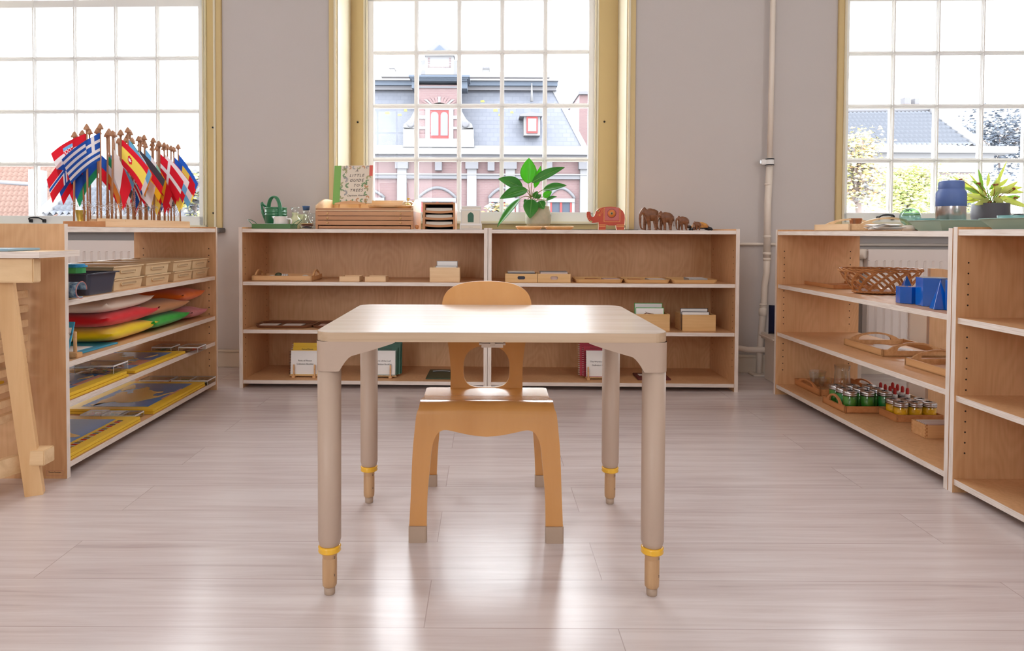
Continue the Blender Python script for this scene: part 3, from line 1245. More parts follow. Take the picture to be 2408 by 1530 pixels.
def make_chair(label, mx):
    """children's bent plywood chair, facing -y; origin on the floor at the seat's middle"""
    t = thing('child_chair', label, 'chair', mx, None)
    # front legs and seat: one bent sheet. outline in (x, arc length b)
    # pixels were read at depths: front legs stand .16 in front of the origin
    yf = -.158
    half = [(-.0005, .0), (.05, .0)]
    # front leg plane: leg outline as (x, z)
    out = [(.194, .035), (.190, .12), (.186, .22), (.181, .28), (.176, .325), (.170, .345)]
    inn = [(.150, .035), (.148, .12), (.141, .20), (.136, .245), (.126, .272), (.114, .283), (.098, .285), (.07, .279), (.035, .272), (0, .269)]
    inn = soften(inn)
    # map height above floor -> path (front sheet rises, then bends back into the seat)
    Rb = .034
    ztop = .352
    def path(b):
        # b = distance along the sheet from the floor
        z1 = ztop - Rb
        if b <= z1:
            return yf + (.012 if False else .0) - .0, b
        q = b - z1
        arc = Rb * PI / 2
        if q <= arc:
            a = q / Rb
            return yf + Rb - Rb * math.cos(a), z1 + Rb * math.sin(a)
        t_ = (q - arc) / .2
        dz = .014 * (.5 - .5 * math.cos(PI * t_ / .55)) if t_ < .55 else .014 - .002 * ((t_ - .55) / .45) ** 2
        return yf + Rb + (q - arc), ztop - dz
    def nrm(b):
        z1 = ztop - Rb
        if b <= z1: return (-1, 0)
        q = b - z1
        arc = Rb * PI / 2
        if q <= arc:
            a = q / Rb
            return (-math.cos(a), math.sin(a))
        return (0, 1)
    def to3(x, b_, th):
        y, z = path(b_)
        ny, nz = nrm(b_)
        return (x, y - ny * th, z - nz * th - (0 if b_ < bend0 else .0))
    bend0 = ztop - Rb
    arc = Rb * PI / 2
    seat_len = .200
    E = bend0 + arc
    outR = out + [(.169, E + .02), (.168, E + .06), (.170, E + seat_len - .02), (.168, E + seat_len - .006), (.160, E + seat_len)]
    # curved sheet outline: right side up, across the back, left side down, inner arch back
    outR = soften(outR[:-1], 3) + [outR[-1]]
    pts = outR + [(-x, b_) for x, b_ in reversed(outR)] + [(-x, b_) for x, b_ in inn] + [(x, b_) for x, b_ in reversed(inn[:-1])]
    outline_sheet('seat', pts, None, to3, .011, t)
    # back: rises from the seat, leaning away
    def bto(x, s, th):
        # s: height along the back; concave across, leaning back
        lean = .105 * min(1, s / .31) ** .9
        y = .066 + lean - .2 * x * x
        return (x, y + th, .328 + s)
    oh = [(.102, .0), (.1025, .02), (.103, .06), (.107, .1), (.114, .14), (.122, .175), (.129, .205), (.132, .230), (.1295, .256), (.120, .276), (.103, .290), (.080, .300), (.05, .306), (.02, .308), (0, .3083)]
    oh = soften(oh, 3)
    bpts = oh + [(-x, z) for x, z in reversed(oh[:-1])]
    hole = []
    for k in range(40):
        a = 2 * PI * k / 40
        ca, sa = math.cos(a), math.sin(a)
        n_ = 2.35 if sa > 0 else 3.6
        hole.append((.066 * abs(ca) ** (2 / n_) * (1 if ca >= 0 else -1), .0690 + .056 * abs(sa) ** (2 / n_) * (1 if sa >= 0 else -1)))
    outline_sheet('backrest', bpts, hole, bto, .010, t)
    # rear legs: inverted U sheet behind
    yr = .228
    def rto(x, b_, th):
        k = b_ / .318
        return (x, yr - .175 * k ** 1.5 + th, b_)
    ro = [(.191, .03), (.186, .12), (.176, .22), (.166, .29), (.156, .316)]
    ri = [(.152, .03), (.146, .12), (.134, .22), (.118, .262), (.09, .28), (0, .283)]
    ro, ri = soften(ro), soften(ri)
    rp = ro + [(-x, z) for x, z in reversed(ro)] + [(-x, z) for x, z in ri] + [(x, z) for x, z in reversed(ri[:-1])]
    outline_sheet('rear_legs', rp, None, rto, .011, t)
    for sx in (-1, 1):
        m = MB(); m.prism(rrect(.046, .020, .005, 3, sx * .1725, yf + .0055), [], 0, .042, 'foot_beige', 'z'); m.build('foot_cap', t)
        m = MB(); m.prism(rrect(.044, .020, .005, 3, sx * .1725, yr - .006 + .0055), [], 0, .036, 'foot_beige', 'z'); m.build('foot_cap', t)
        m = MB(); m.lathe([(0, 0), (.009, 0), (.009, -.012), (0, -.012)], 'foot_beige', 14, Matrix.Translation((sx * .112, .045, .337))); m.build('screw_cap', t)
    return t


make_chair("children's bent plywood chair with an oval hole in its back, at the school table", frame(CHX, CHY, 0))
# things standing on the floor behind the unit with the blue solids
pe_ = hit(2188, 640, 'y', 2.89)
b = MB()
cv = [(0, 0), (.34, 0), (.34, .52)] + [(.34 * (1 - k / 12), .52 + (.637 - .52) * math.sin(PI / 2 * k / 12)) for k in range(1, 13)]
b.prism(cv, [], 0, .018, 'birch', 'y', edge='edge_y')
tag(b.build('curved_panel', mx=frame(pe_.x, 2.89, 0)), 'upright birch panel with a curved top behind the blue solids', 'panel')
pw_ = hit(2146, 700, 'y', 3.1)
b = MB(); b.box(0, .16, 0, .015, 0, .53, 'white', .003)
tag(b.build('white_board', mx=frame(pw_.x, 3.12, 0)), 'plain white board standing in front of the far radiator', 'board')

# ================================================================ MATERIALS OF THE SMALL THINGS
wood('beech', (0.58, 0.31, 0.13), (0.74, 0.45, 0.22), 'x', 1.5, .42, rings=40)
wood('beech_y', (0.58, 0.31, 0.13), (0.74, 0.45, 0.22), 'y', 1.5, .42, rings=40)
wood('pale_wood', (0.7, 0.45, 0.24), (0.82, 0.6, 0.36), 'x', 1.5, .42, rings=40)
wood('bamboo', (0.62, 0.36, 0.14), (0.76, 0.5, 0.24), 'x', 1.5, .4, rings=55)
wood('red_wood', (0.5, 0.2, 0.07), (0.62, 0.29, 0.12), 'x', 1.5, .4, rings=40)
wood('cherry', (0.42, 0.18, 0.065), (0.54, 0.26, 0.105), 'x', 1.2, .38, rings=26)
wood('walnut', (0.1, 0.035, 0.014), (0.26, 0.1, 0.04), 'x', 6, .35, wavy=1.0, rings=12)
wood('dark_tray', (0.16, 0.06, 0.03), (0.24, 0.1, 0.05), 'x', 1.5, .35)
wood('rack_wood', (0.62, 0.36, 0.16), (0.76, 0.5, 0.26), 'z', 1.0, .42, wavy=.5, rings=18)
wood('pine', (0.62, 0.4, 0.2), (0.82, 0.6, 0.36), 'x', 1.0, .42, wavy=1.2, rings=14)
mat('green_metal', (0.035, 0.2, 0.09), .32, spec=.6, coat=.3)
mat('green_olive', (0.06, 0.17, 0.05), .4)
mat('porcelain', (0.82, 0.8, 0.78), .2, spec=.6, coat=.4)
mat('pale_glaze', (0.66, 0.68, 0.42), .25, coat=.4)
mat('tray_recess', (0.45, 0.32, 0.19), .45)
mat('blue_cap', (0.08, 0.16, 0.33), .4)
mat('bread', (0.5, 0.3, 0.13), .7)
mat('dark_plum', (0.14, 0.03, 0.03), .5)
mat('cover_green', (0.2, 0.42, 0.1), .6)
mat('cover_red', (0.7, 0.13, 0.1), .6)
mat('cover_cream', (0.72, 0.63, 0.52), .6)
mat('ink', (0.06, 0.05, 0.05), .7)
mat('ink_grey', (0.35, 0.35, 0.35), .7)
mat('leaf_ink_green', (0.16, 0.3, 0.14), .7)
mat('leaf_ink_olive', (0.34, 0.34, 0.16), .7)
mat('leaf_ink_rust', (0.55, 0.27, 0.12), .7)
mat('card_cream', (0.72, 0.67, 0.58), .7)
mat('card_pink', (0.66, 0.5, 0.45), .7)
mat('dark_slot', (0.035, 0.02, 0.02), .8)
mat('plant_leaf', (0.03, 0.2, 0.02), .3, spec=.5, sub=.0, var=(9, (0.05, 0.28, 0.03)))
mat('plant_leaf_light', (0.1, 0.42, 0.02), .32, var=(9, (0.15, 0.5, 0.04)))
mat('plant_rib', (0.25, 0.5, 0.15), .4)
mat('plant_stem', (0.28, 0.22, 0.07), .5)
mat('pot_ribbed', (0.5, 0.46, 0.34), .6, var=(30, (0.42, 0.4, 0.3)))
mat('soil', (0.04, 0.025, 0.015), .9)
mat('pot_grey', (0.085, 0.085, 0.1), .5)
mat('yel_leaf', (0.58, 0.62, 0.2), .4, var=(14, (0.72, 0.72, 0.38)))
mat('yel_leaf_green', (0.28, 0.46, 0.1), .4, var=(12, (0.5, 0.65, 0.15)))
for nm_ in ('yel_leaf', 'yel_leaf_green', 'plant_leaf_light'):
    thin_leaf(nm_, .5)
thin_leaf('plant_leaf', .2)
mat('brown_bract', (0.28, 0.06, 0.015), .6)
mat('flask_blue', (0.09, 0.15, 0.37), .45)
mat('teal_enamel', (0.27, 0.42, 0.38), .35, coat=.3)
mat('teal_dark', (0.16, 0.36, 0.35), .35, coat=.3)
mat('navy_cloth', (0.008, 0.012, 0.05), .9)
mat('red_lacquer', (0.42, 0.035, 0.012), .3, coat=.5, var=(9, (0.55, 0.07, 0.015)))
mat('pink_lacquer', (0.5, 0.11, 0.09), .35, coat=.4)
mat('orange_lacquer', (0.68, 0.2, 0.04), .35, coat=.4)
mat('gold_line', (0.75, 0.42, 0.12), .4)
mat('lacquer_white', (0.72, 0.62, 0.55), .3)
mat('shell_orange', (0.62, 0.3, 0.05), .35, var=(50, (0.35, 0.13, 0.03)))
mat('tray_beige', (0.68, 0.5, 0.3), .4)
mat('charcoal', (0.05, 0.055, 0.085), .35)
mat('blue_lid', (0.02, 0.28, 0.55), .35)
mat('green_box', (0.05, 0.35, 0.1), .4)
mat('felt_yellow', (0.78, 0.55, 0.0), .95, spec=.1, sheen=.3, bump=(400, .4))
mat('felt_red', (0.62, 0.01, 0.015), .95, spec=.1, sheen=.3, bump=(400, .4))
mat('felt_cream', (0.74, 0.6, 0.5), .95, spec=.1, sheen=.3, bump=(400, .4))
mat('felt_green', (0.02, 0.36, 0.025), .95, spec=.1, sheen=.3, bump=(400, .4))
mat('felt_brown', (0.46, 0.19, 0.07), .95, spec=.1, sheen=.3, bump=(400, .4))
mat('felt_orange', (0.82, 0.16, 0.01), .95, spec=.1, sheen=.3, bump=(400, .4))
mat('felt_pink', (0.6, 0.2, 0.22), .95, spec=.1, sheen=.3, bump=(400, .4))
mat('map_yellow', (0.80, 0.52, 0.04), .4, spec=.5)
mat('map_land', (0.78, 0.56, 0.2), .4, spec=.5)
mat('map_blue', (0.03, 0.2, 0.56), .2, spec=.5, coat=.15)
mat('map_pink', (0.6, 0.26, 0.18), .4)
mat('booklet_blue', (0.05, 0.33, 0.52), .4)
mat('solid_blue', (0.0, 0.115, 0.56), .16, spec=.6, coat=.8)
mat('wicker', (0.42, 0.17, 0.055), .42, spec=.5, var=(40, (0.58, 0.27, 0.1)))
mat('lid_steel', (0.62, 0.62, 0.64), .3, 1.0)
mat('jar_green', (0.035, 0.2, 0.015), .6, var=(60, (0.07, 0.28, 0.03)))
mat('jar_green2', (0.02, 0.26, 0.05), .6)
mat('jar_yellow', (0.95, 0.52, 0.0), .6, var=(200, (0.85, 0.43, 0.0)))
mat('dropper_red', (0.5, 0.015, 0.01), .35)
mat('amber', (0.06, 0.02, 0.008), .2)
mat('bk_yellow', (0.8, 0.5, 0.01), .45)
mat('bk_green', (0.035, 0.12, 0.075), .45)
mat('bk_red', (0.42, 0.02, 0.045), .4)
mat('olive_box', (0.055, 0.075, 0.04), .5)
mat('green_card', (0.06, 0.36, 0.07), .5)
mat('fabric_blue', (0.04, 0.1, 0.2), .8, var=(70, (0.3, 0.42, 0.5)))
mat('piping_red', (0.5, 0.2, 0.18), .6)
mat('gold', (0.75, 0.5, 0.1), .25, 0.9)
mat('copper', (0.45, 0.24, 0.17), .2, 1.0)
mat('cord_white', (0.75, 0.74, 0.76), .7)
wood('pole_wood', (0.36, 0.17, 0.09), (0.5, 0.26, 0.14), 'z', 2, .45)

TOPB = UH - .008 + .0008


def X(px, y, py=540, fr=None):
    return hit(px, py, 'y', y, fr or BACKF).x


def arch_outline(w, h, ah, aw, hole=True, n=18):
    """end board of a handled tray in (a, z): flat wall h high with an arch ah high and aw wide"""
    pts = [(-w / 2, 0), (w / 2, 0), (w / 2, h)]
    for i in range(n + 1):
        a = i / n
        x = aw / 2 * (1 - 2 * a)
        z = h + (ah - h) * math.sin(PI * a) ** .75
        pts.append((x, z))
    pts.append((-w / 2, h))
    hs = []
    if hole:
        m_ = 12
        hw = aw * .34
        z0 = h * .85
        for i in range(m_ + 1):
            a = PI * i / m_
            hs.append((hw * math.cos(a), z0 + (ah * .86 - z0) * math.sin(a) ** .8))
    return pts, [hs] if hole else []


def handled_tray(label, mx, L, D, h, ah, m='beech', along='x', group=None, aw=None, nm='handled_tray'):
    """open wooden tray, L along x, D along y; arched end boards stand at the x ends or the y ends"""
    t = thing(nm, label, 'tray', mx, group)
    T = .008
    b = MB(); b.box(0, L, 0, D, 0, .005, m, .0008); b.build('base', t)
    if along == 'x':
        for y in (0, D - T):
            b = MB(); b.box(0, L, y, y + T, 0, h, m, .001); b.build('side', t)
        o, hs = arch_outline(D, h, ah, aw or D * .62)
        for x in (0, L - T):
            b = MB(); b.prism([(p[0] + D / 2, p[1]) for p in o], [[(p[0] + D / 2, p[1]) for p in q] for q in hs], x, x + T, m, 'x'); b.build('handle_end', t)
    else:
        for x in (0, L - T):
            b = MB(); b.box(x, x + T, 0, D, 0, h, m, .001); b.build('side', t)
        o, hs = arch_outline(L, h, ah, aw or L * .62)
        for y in (0, D - T):
            b = MB(); b.prism([(p[0] + L / 2, p[1]) for p in o], [[(p[0] + L / 2, p[1]) for p in q] for q in hs], y, y + T, m, 'y'); b.build('handle_end', t)
    return t


def open_box(label, mx, L, D, h, m='beech', T=.006, group=None, nm='wooden_box', cat='box', joints=False, lid=False):
    t = thing(nm, label, cat, mx, group)
    b = MB(); b.box(T, L - T, T, D - T, 0, .005, m); b.build('base', t)
    for (a0, a1, b0, b1) in ((0, L, 0, T), (0, L, D - T, D), (0, T, T, D - T), (L - T, L, T, D - T)):
        b = MB(); b.box(a0, a1, b0, b1, 0, h, m, .0008); b.build('side', t)
    if joints:
        b = MB()
        k = max(2, int(h / .012))
        for i in range(k):
            z = h * (i + .25) / k
            for x in (0 - .0002, L - .0058):
                b.box(x, x + .006, -.0003, 0, z, z + h / k * .5, 'cherry')
            for y in (0.0, ):
                b.box(-.0003, 0, y, y + .006, z + h / k * .5, z + h / k * .98, 'cherry')
                b.box(L, L + .0003, y, y + .006, z + h / k * .5, z + h / k * .98, 'cherry')
        b.build('finger_joint', t)
    return t


def card(label, mx, w, h, m='paper', border=None, th=.0015, group=None, nm='card', lean=0.0, kind=None, bw=.003):
    """upright card facing -y, origin at bottom middle"""
    mx = mx @ Matrix.Rotation(-lean, 4, 'X')
    b = MB()
    if border:
        b.box(-w / 2, w / 2, 0, th, 0, h, border, .0003)
        b.box(-w / 2 + bw, w / 2 - bw, -.0004, 0, bw, h - bw, m)
    else:
        b.box(-w / 2, w / 2, 0, th, 0, h, m, .0003)
    return tag(b.build(nm, mx=mx), label, 'card', group)


def flat(label, mx, w, d, th=.002, m='paper', border=None, nm='card', cat='card', group=None):
    b = MB()
    b.box(-w / 2, w / 2, -d / 2, d / 2, 0, th, border or m, .0003)
    if border:
        b.box(-w / 2 + .004, w / 2 - .004, -d / 2 + .004, d / 2 - .004, th, th + .0004, m)
    return tag(b.build(nm, mx=mx), label, cat, group)


# ================================================================ TOP OF THE WINDOW-WALL UNITS
Y1 = .07
# green tray with wire handles
xa, xb = X(592, Y1), X(683, Y1)
t = thing('metal_tray', 'narrow green metal tray with wire handles, next to the wooden map cabinet', 'tray', at(BACKF, xa, Y1, TOPB))
W_ = xb - xa
b = MB()
b.box(0, W_, 0, .12, 0, .002, 'green_olive')
for (a0, a1, b0, b1) in ((0, W_, 0, .0015), (0, W_, .1185, .12), (0, .0015, 0, .12), (W_ - .0015, W_, 0, .12)):
    b.box(a0, a1, b0, b1, 0, .024, 'green_olive', .0005)
b.build('body', t)
for s, x in ((-1, 0), (1, W_)):
    b = MB()
    b.tube([(x, .02, .016), (x + s * .02, .025, .036), (x + s * .034, .04, .046), (x + s * .036, .06, .047), (x + s * .034, .08, .046), (x + s * .02, .095, .036), (x, .1, .016)], .0016, 'green_metal', 8)
    b.build('handle', t)
# flat silver case in it
b = MB(); b.box(0, .1, 0, .05, 0, .004, 'paper', .001); b.box(.002, .098, .002, .048, .004, .013, 'lid_steel', .002)
tag(b.build('pin_case', mx=at(BACKF, X(600, Y1 + .03), Y1 + .03, TOPB + .0025 + .01)), 'flat silvery case lying in the green metal tray', 'case')
b = MB(); b.box(0, .1, 0, .06, 0, .0095, 'card_cream', .001)
tag(b.build('paper_pad', mx=at(BACKF, X(600, Y1 + .03) - .001, Y1 + .025, TOPB + .0025)), 'small cream pad under the silvery case in the green tray', 'pad')
# creamer
t = thing('milk_jug', 'small white porcelain milk jug standing in the green metal tray', 'jug', at(BACKF, X(660, Y1 + .045), Y1 + .045, TOPB + .0025))
b = MB()
b.lathe([(.0, 0), (.031, 0), (.034, .004), (.0345, .03), (.034, .056), (.036, .0605), (.034, .0605), (.032, .056), (.032, .006), (0, .004)], 'porcelain', 32, cap=False)
b.add([(-.033, -.012, .06), (-.033, .012, .06), (-.047, 0, .0595), (-.033, 0, .04)], [(0, 1, 2), (0, 2, 3), (1, 3, 2)], 'porcelain', True)
b.build('body', t)
b = MB(); b.tube([(.032, 0, .047), (.05, 0, .049), (.055, 0, .04), (.053, 0, .012), (.046, 0, .003)], [.004, .0045, .0045, .004, .004], 'porcelain', 10); b.build('handle', t)
# watering can
t = thing('watering_can', 'green metal watering can with a tall arched handle behind the white milk jug', 'watering can', at(BACKF, X(649, .25), .25, TOPB))
b = MB()
R_ = .056
b.lathe([(0, 0), (R_ - .004, 0), (R_ - .001, .003), (R_, .07), (R_ + .002, .072), (R_ + .002, .076), (R_, .078), (R_, .084), (R_ + .002, .086), (R_ + .002, .09), (R_, .092), (R_, .108), (R_ + .0025, .111), (R_ + .001, .114), (R_ - .003, .112), (R_ - .004, .1), (R_ - .005, .004), (0, .004)], 'green_metal', 36, cap=False)
b.build('body', t)
b = MB()
b.prism([(R_ * math.cos(a) * .98, R_ * math.sin(a) * .98) for a in [PI + PI * i / 14 for i in range(15)]], [], .109, .112, 'green_metal', 'z', mx=Matrix.Rotation(PI / 2, 4, 'Z') @ Matrix.Rotation(0, 4, 'Z'))
b.build('lid_plate', t)
b = MB()
hp_ = [(-.022, .03, .1)] + [(-.022 + .05 * (1 - math.cos(PI * i / 14)) / 2 * 1.0 + 0, .03 - .06 * i / 14 * 0, .11 + .075 * math.sin(PI * i / 14)) for i in range(15)]
arc = []
for i in range(19):
    a = PI * i / 18
    arc.append((-.036 + .039 * (1 - math.cos(a)), -.005 - .052 * i / 18, .108 + .066 * math.sin(a) - (.03 * (i / 18) ** 3)))
arc.append((arc[-1][0] + .002, -.058, .03))
for off in (-.007, 0, .007):
    b.tube([(p[0] + off * .9, p[1], p[2] - abs(off) * .15) for p in arc], .0042, 'green_metal', 8)
b.build('handle', t)
b = MB(); b.tube([(-.04, .0, .02), (-.07, 0, .085), (-.078, 0, .135)], [.011, .008, .007], 'green_metal', 12); b.tube([(-.05, 0, .115), (-.066, -.01, .13), (-.073, -.012, .14)], .0065, 'green_metal', 10); b.build('spout', t)


def vessel(label, name, cat, px, y, z, prof, m, top=None, seg=28):
    b = MB(); b.lathe(prof, m, seg, cap=False)
    mx = at(BACKF, X(px, y), y, z)
    if top is None:
        return tag(b.build(name, mx=mx), label, cat)
    t = thing(name, label, cat, mx)
    b.build('body', t)
    for (nm, pr, mm) in top:
        b = MB(); b.lathe(pr, mm, seg, cap=False); b.build(nm, t)
    return t


vessel('pale green glazed bottle with a glass collar, behind the right handle of the green tray', 'bottle', 'bottle', 694, .24, TOPB,
       [(0, 0), (.03, 0), (.033, .005), (.033, .04), (.026, .055), (.016, .066), (.014, .078), (.019, .086), (0.017, .086), (0, .08)], 'pale_glaze',
       [('glass_collar', [(.019, .0865), (.015, .092), (.02, .108), (.023, .115), (.021, .115), (.017, .105)], 'clear_glass')])
vessel('short pale green glazed cup between the two tall bottles', 'cup', 'cup', 710, .30, TOPB,
       [(0, 0), (.024, 0), (.026, .01), (.027, .07), (.024, .078), (.022, .078), (.023, .07), (.02, .01), (0, .008)], 'pale_glaze')
vessel('clear glass carafe with a dark blue cap beside the map cabinet', 'carafe', 'bottle', 720, .24, TOPB,
       [(0, .0), (.034, 0), (.035, .006), (.03, .03), (.018, .055), (.013, .07), (.014, .085), (.021, .098), (.0195, .098), (.012, .084), (.011, .07), (.016, .054), (.028, .03), (.032, .004), (0, .003)], 'clear_glass',
       [('cap', [(0, .099), (.016, .099), (.019, .118), (.021, .122), (0, .123)], 'blue_cap')])
vessel('round clear glass jar tucked behind the map cabinet edge', 'jar', 'jar', 738, .30, TOPB,
       [(0, 0), (.02, 0), (.04, .03), (.042, .05), (.03, .075), (.02, .085), (.018, .085), (.028, .074), (.039, .05), (.037, .03), (.018, .003), (0, .003)], 'clear_glass')
t = thing('glass_dish', 'shallow glass dish holding plum and sand coloured slices', 'dish', at(BACKF, X(722, .05), .05, TOPB))
b = MB(); b.lathe([(0, 0), (.018, 0), (.036, .012), (.038, .018), (.036, .018), (.03, .012), (0, .003)], 'clear_glass', 28, cap=False); b.build('bowl', t)
b = MB(); b.lathe([(0, .0035), (.022, .0035), (.028, .009), (0, .012)], 'charcoal', 24, cap=False); b.ell((0, 0, .017), (.032, .028, .006), 'dark_plum'); b.ell((0, 0, .024), (.034, .03, .004), 'bread'); b.build('slices', t)

# --- map cabinet with drawers and tray top
YC = .045
xa, xb = X(742, YC), X(971.7, YC)
Wc, Dc = xb - xa, .335
ZC = [.000, .019, .043, .0655, .0895]
cab = thing('map_cabinet', 'wooden map cabinet of four shallow drawers with an open tray top', 'cabinet', at(BACKF, xa, YC, TOPB))
b = MB()
b.box(0, .012, 0, Dc, 0, .0895, 'cherry', .001); b.box(Wc - .012, Wc, 0, Dc, 0, .0895, 'cherry', .001)
b.box(.012, Wc - .012, .012, Dc, 0, .004, 'cherry'); b.box(.012, Wc - .012, Dc - .01, Dc, 0, .0895, 'cherry'); b.box(0, Wc, .002, Dc, .0895, .0945, 'pale_wood')
b.build('carcass', cab)
for i in range(4):
    z0, z1 = ZC[i] + .0012, ZC[i + 1] - .0014
    b = MB()
    x0, x1 = (.0, Wc) if i else (.014, Wc - .014)
    b.box(x0, x1, -.002 if i else .002, .012, z0, z1 - (.003 if i == 0 else 0), 'cherry', .0012)
    dr = b.build('drawer', cab)
    if i:
        for kx in (.123, .87):
            b = MB(); b.lathe([(0, 0), (.0045, 0), (.005, .004), (.003, .007), (0, .008)], 'bamboo', 12, Matrix.Translation((Wc * kx, -.002, (z0 + z1) / 2)) @ Matrix.Rotation(PI / 2, 4, 'X')); b.build('knob', dr)
# tray top: front lip, curved sides and a back
b = MB(); b.box(0, Wc, 0, .008, .0945, .105, 'cherry', .001); b.build('front_lip', cab)
b = MB(); b.box(.008, Wc - .008, Dc - .008, Dc, .0945, .158, 'pale_wood', .001); b.build('back_board', cab)
side = [(0, .0945), (Dc, .0945), (Dc, .158), (Dc * .62, .158)] + [(Dc * .62 * (1 - i / 10), .117 + .041 * math.cos(PI / 2 * i / 10) ** 1.1) for i in range(1, 11)]
for x in (0, Wc - .008):
    b = MB(); b.prism(side, [], x, x + .008, 'pale_wood', 'x'); b.build('curved_side', cab)
ZT = TOPB + .0945 + .0006
# round board
b = MB(); b.lathe([(0, 0), (.105, 0), (.112, .006), (.114, .012), (.112, .016), (0, .017)], 'beech', 48, cap=False)
q_ = MB(); q_.box(-.05, .05, -.05, .05, 0, .0105, 'card_cream', .001); tag(q_.build('paper_pad', mx=at(BACKF, X(918, .16), .16, ZT)), 'cream pad hidden under the round board on the map cabinet', 'pad')
tag(b.build('round_board', mx=at(BACKF, X(918, .16), .16, ZT + .0112)), 'round wooden board lying in the tray top of the map cabinet', 'board')
# apple ornament
t = thing('apple_ornament', 'gold and glass apple ornament with a yellow stalk on the map cabinet', 'ornament', at(BACKF, X(959, .315), .315, ZT))
b = MB(); b.lathe([(0, .004), (.014, 0), (.026, .012), (.032, .032), (.029, .05), (.018, .058), (.006, .053), (0, .05)], 'clear_glass', 24, cap=False); b.build('glass_body', t)
b = MB(); b.ell((0, 0, .028), (.02, .02, .02), 'gold'); b.build('gold_core', t)
b = MB(); b.tube([(0, 0, .05), (.001, 0, .066), (-.001, 0, .074)], [.003, .003, .004], 'bk_yellow', 8); b.ell((.006, 0, .07), (.007, .002, .003), 'bk_yellow'); b.build('stalk', t)
# easel and book
YE = .19
xe = X(826, YE)
es = thing('book_easel', 'small wooden easel standing in the tray top of the map cabinet', 'easel', at(BACKF, xe, YE, ZT))
b = MB()
led = [(-.083, .034), (.078, .034), (.078, .041), (.04, .047), (0, .053), (-.05, .047), (-.083, .041)]
b.prism(led, [], -.012, .002, 'beech', 'y'); b.box(-.083, .078, -.02, -.002, .034, .038, 'beech', .001); b.build('ledge', es)
for x0, x1 in ((-.062, -.052), (.048, .056)):
    b = MB(); b.tube([(x0 - .008, 0, .0), (x0, .004, .036), (x0 + .014, .052, .15)], .005, 'beech', 6); b.build('front_leg', es)
b = MB(); b.tube([(.028, .1, .0), (.022, .055, .11)], .005, 'beech', 6); b.build('back_leg', es)
bw_, bh_ = .203, .212
lean = math.radians(17)
bkmx = at(BACKF, xe + .006, YE - .007, ZT + .0385) @ Matrix.Rotation(-lean, 4, 'X') @ Matrix.Rotation(math.radians(-1.2), 4, 'Y')
bk = thing('tree_book', 'hardback book about trees with a leafy cover and green spine, propped on the easel', 'book', bkmx)
b = MB()
b.box(-bw_ / 2, bw_ / 2, 0, .002, 0, bh_, 'cover_cream', .0004)
b.box(-bw_ / 2, bw_ / 2, .010, .012, 0, bh_, 'cover_cream', .0004)
b.build('cover', bk)
b = MB(); b.box(-bw_ / 2 + .002, bw_ / 2 - .003, .002, .010, .003, bh_ - .003, 'paper'); b.build('pages', bk)
b = MB(); b.box(-bw_ / 2 - .0005, -bw_ / 2 + .036, -.0006, .0125, -.0002, bh_ + .0002, 'cover_green', .0003); b.build('cloth_spine', bk, label='bright green cloth spine strip')
b = MB(); b.box(bw_ / 2 - .017, bw_ / 2 + .0004, -.0008, -.0001, bh_ - .06, bh_ - .0005, 'cover_red'); b.build('corner_flash', bk)
for (s, zt, sz) in (('A', .182, .021), ('LITTLE', .155, .022), ('GUIDE', .127, .022), ('TO', .099, .021), ('TREES', .072, .022)):
    text_part('title_text', s, sz, 'ink', bk, Matrix.Translation((.018, -.0008, zt)) @ UPR, shear=.28, space=1.22)
text_part('author_text', 'Charlotte Voarke', .0135, 'ink', bk, Matrix.Translation((.018, -.0008, .043)) @ UPR, shear=.4)
b = MB()
random.seed(4)
def sprig(cx, cz, r, m, n=7):
    a0 = random.uniform(0, 6.28)
    for k in range(n):
        a = a0 + 6.283 * k / n * .62
        ca, sa = math.cos(a), math.sin(a)
        w_ = r * .17
        mid_ = (cx + ca * r * .6, cz + sa * r * .6)
        b.add([(cx + ca * r * .2, -.0006, cz + sa * r * .2), (mid_[0] - sa * w_, -.0006, mid_[1] + ca * w_), (cx + ca * r, -.0006, cz + sa * r), (mid_[0] + sa * w_, -.0006, mid_[1] - ca * w_)], [(0, 1, 2, 3)], m)
L_ = -bw_ / 2 + .045
R__ = bw_ / 2 - .013
for i in range(9):
    sprig(L_ + random.uniform(-.002, .016), .012 + i * .024, random.uniform(.013, .02), ('leaf_ink_green', 'leaf_ink_olive', 'ink_grey')[i % 3])
for i in range(7):
    sprig(R__ - random.uniform(0, .02), .01 + i * .022, random.uniform(.011, .018), ('leaf_ink_olive', 'leaf_ink_rust', 'leaf_ink_green')[i % 3])
for i in range(6):
    sprig(L_ + .02 + i * .022, .012 + random.uniform(0, .006), .014, ('leaf_ink_green', 'leaf_ink_rust')[i % 2])
for i in range(6):
    sprig(L_ + .012 + i * .024, .2, .012, ('leaf_ink_olive', 'leaf_ink_rust', 'ink_grey')[i % 3])
sprig(R__ - .028, .1, .02, 'leaf_ink_green'); sprig(L_ + .03, .1, .017, 'leaf_ink_green')
b.build('leaf_print', bk)
# --- wooden ball knob thing between cabinet and card rack
b = MB(); b.ell((0, 0, .012), (.010, .010, .012), 'red_wood')
tag(b.build('wooden_egg', mx=at(BACKF, X(980.5, .06), .06, TOPB)), 'tiny brown wooden egg between the map cabinet and the slotted card rack', 'egg')
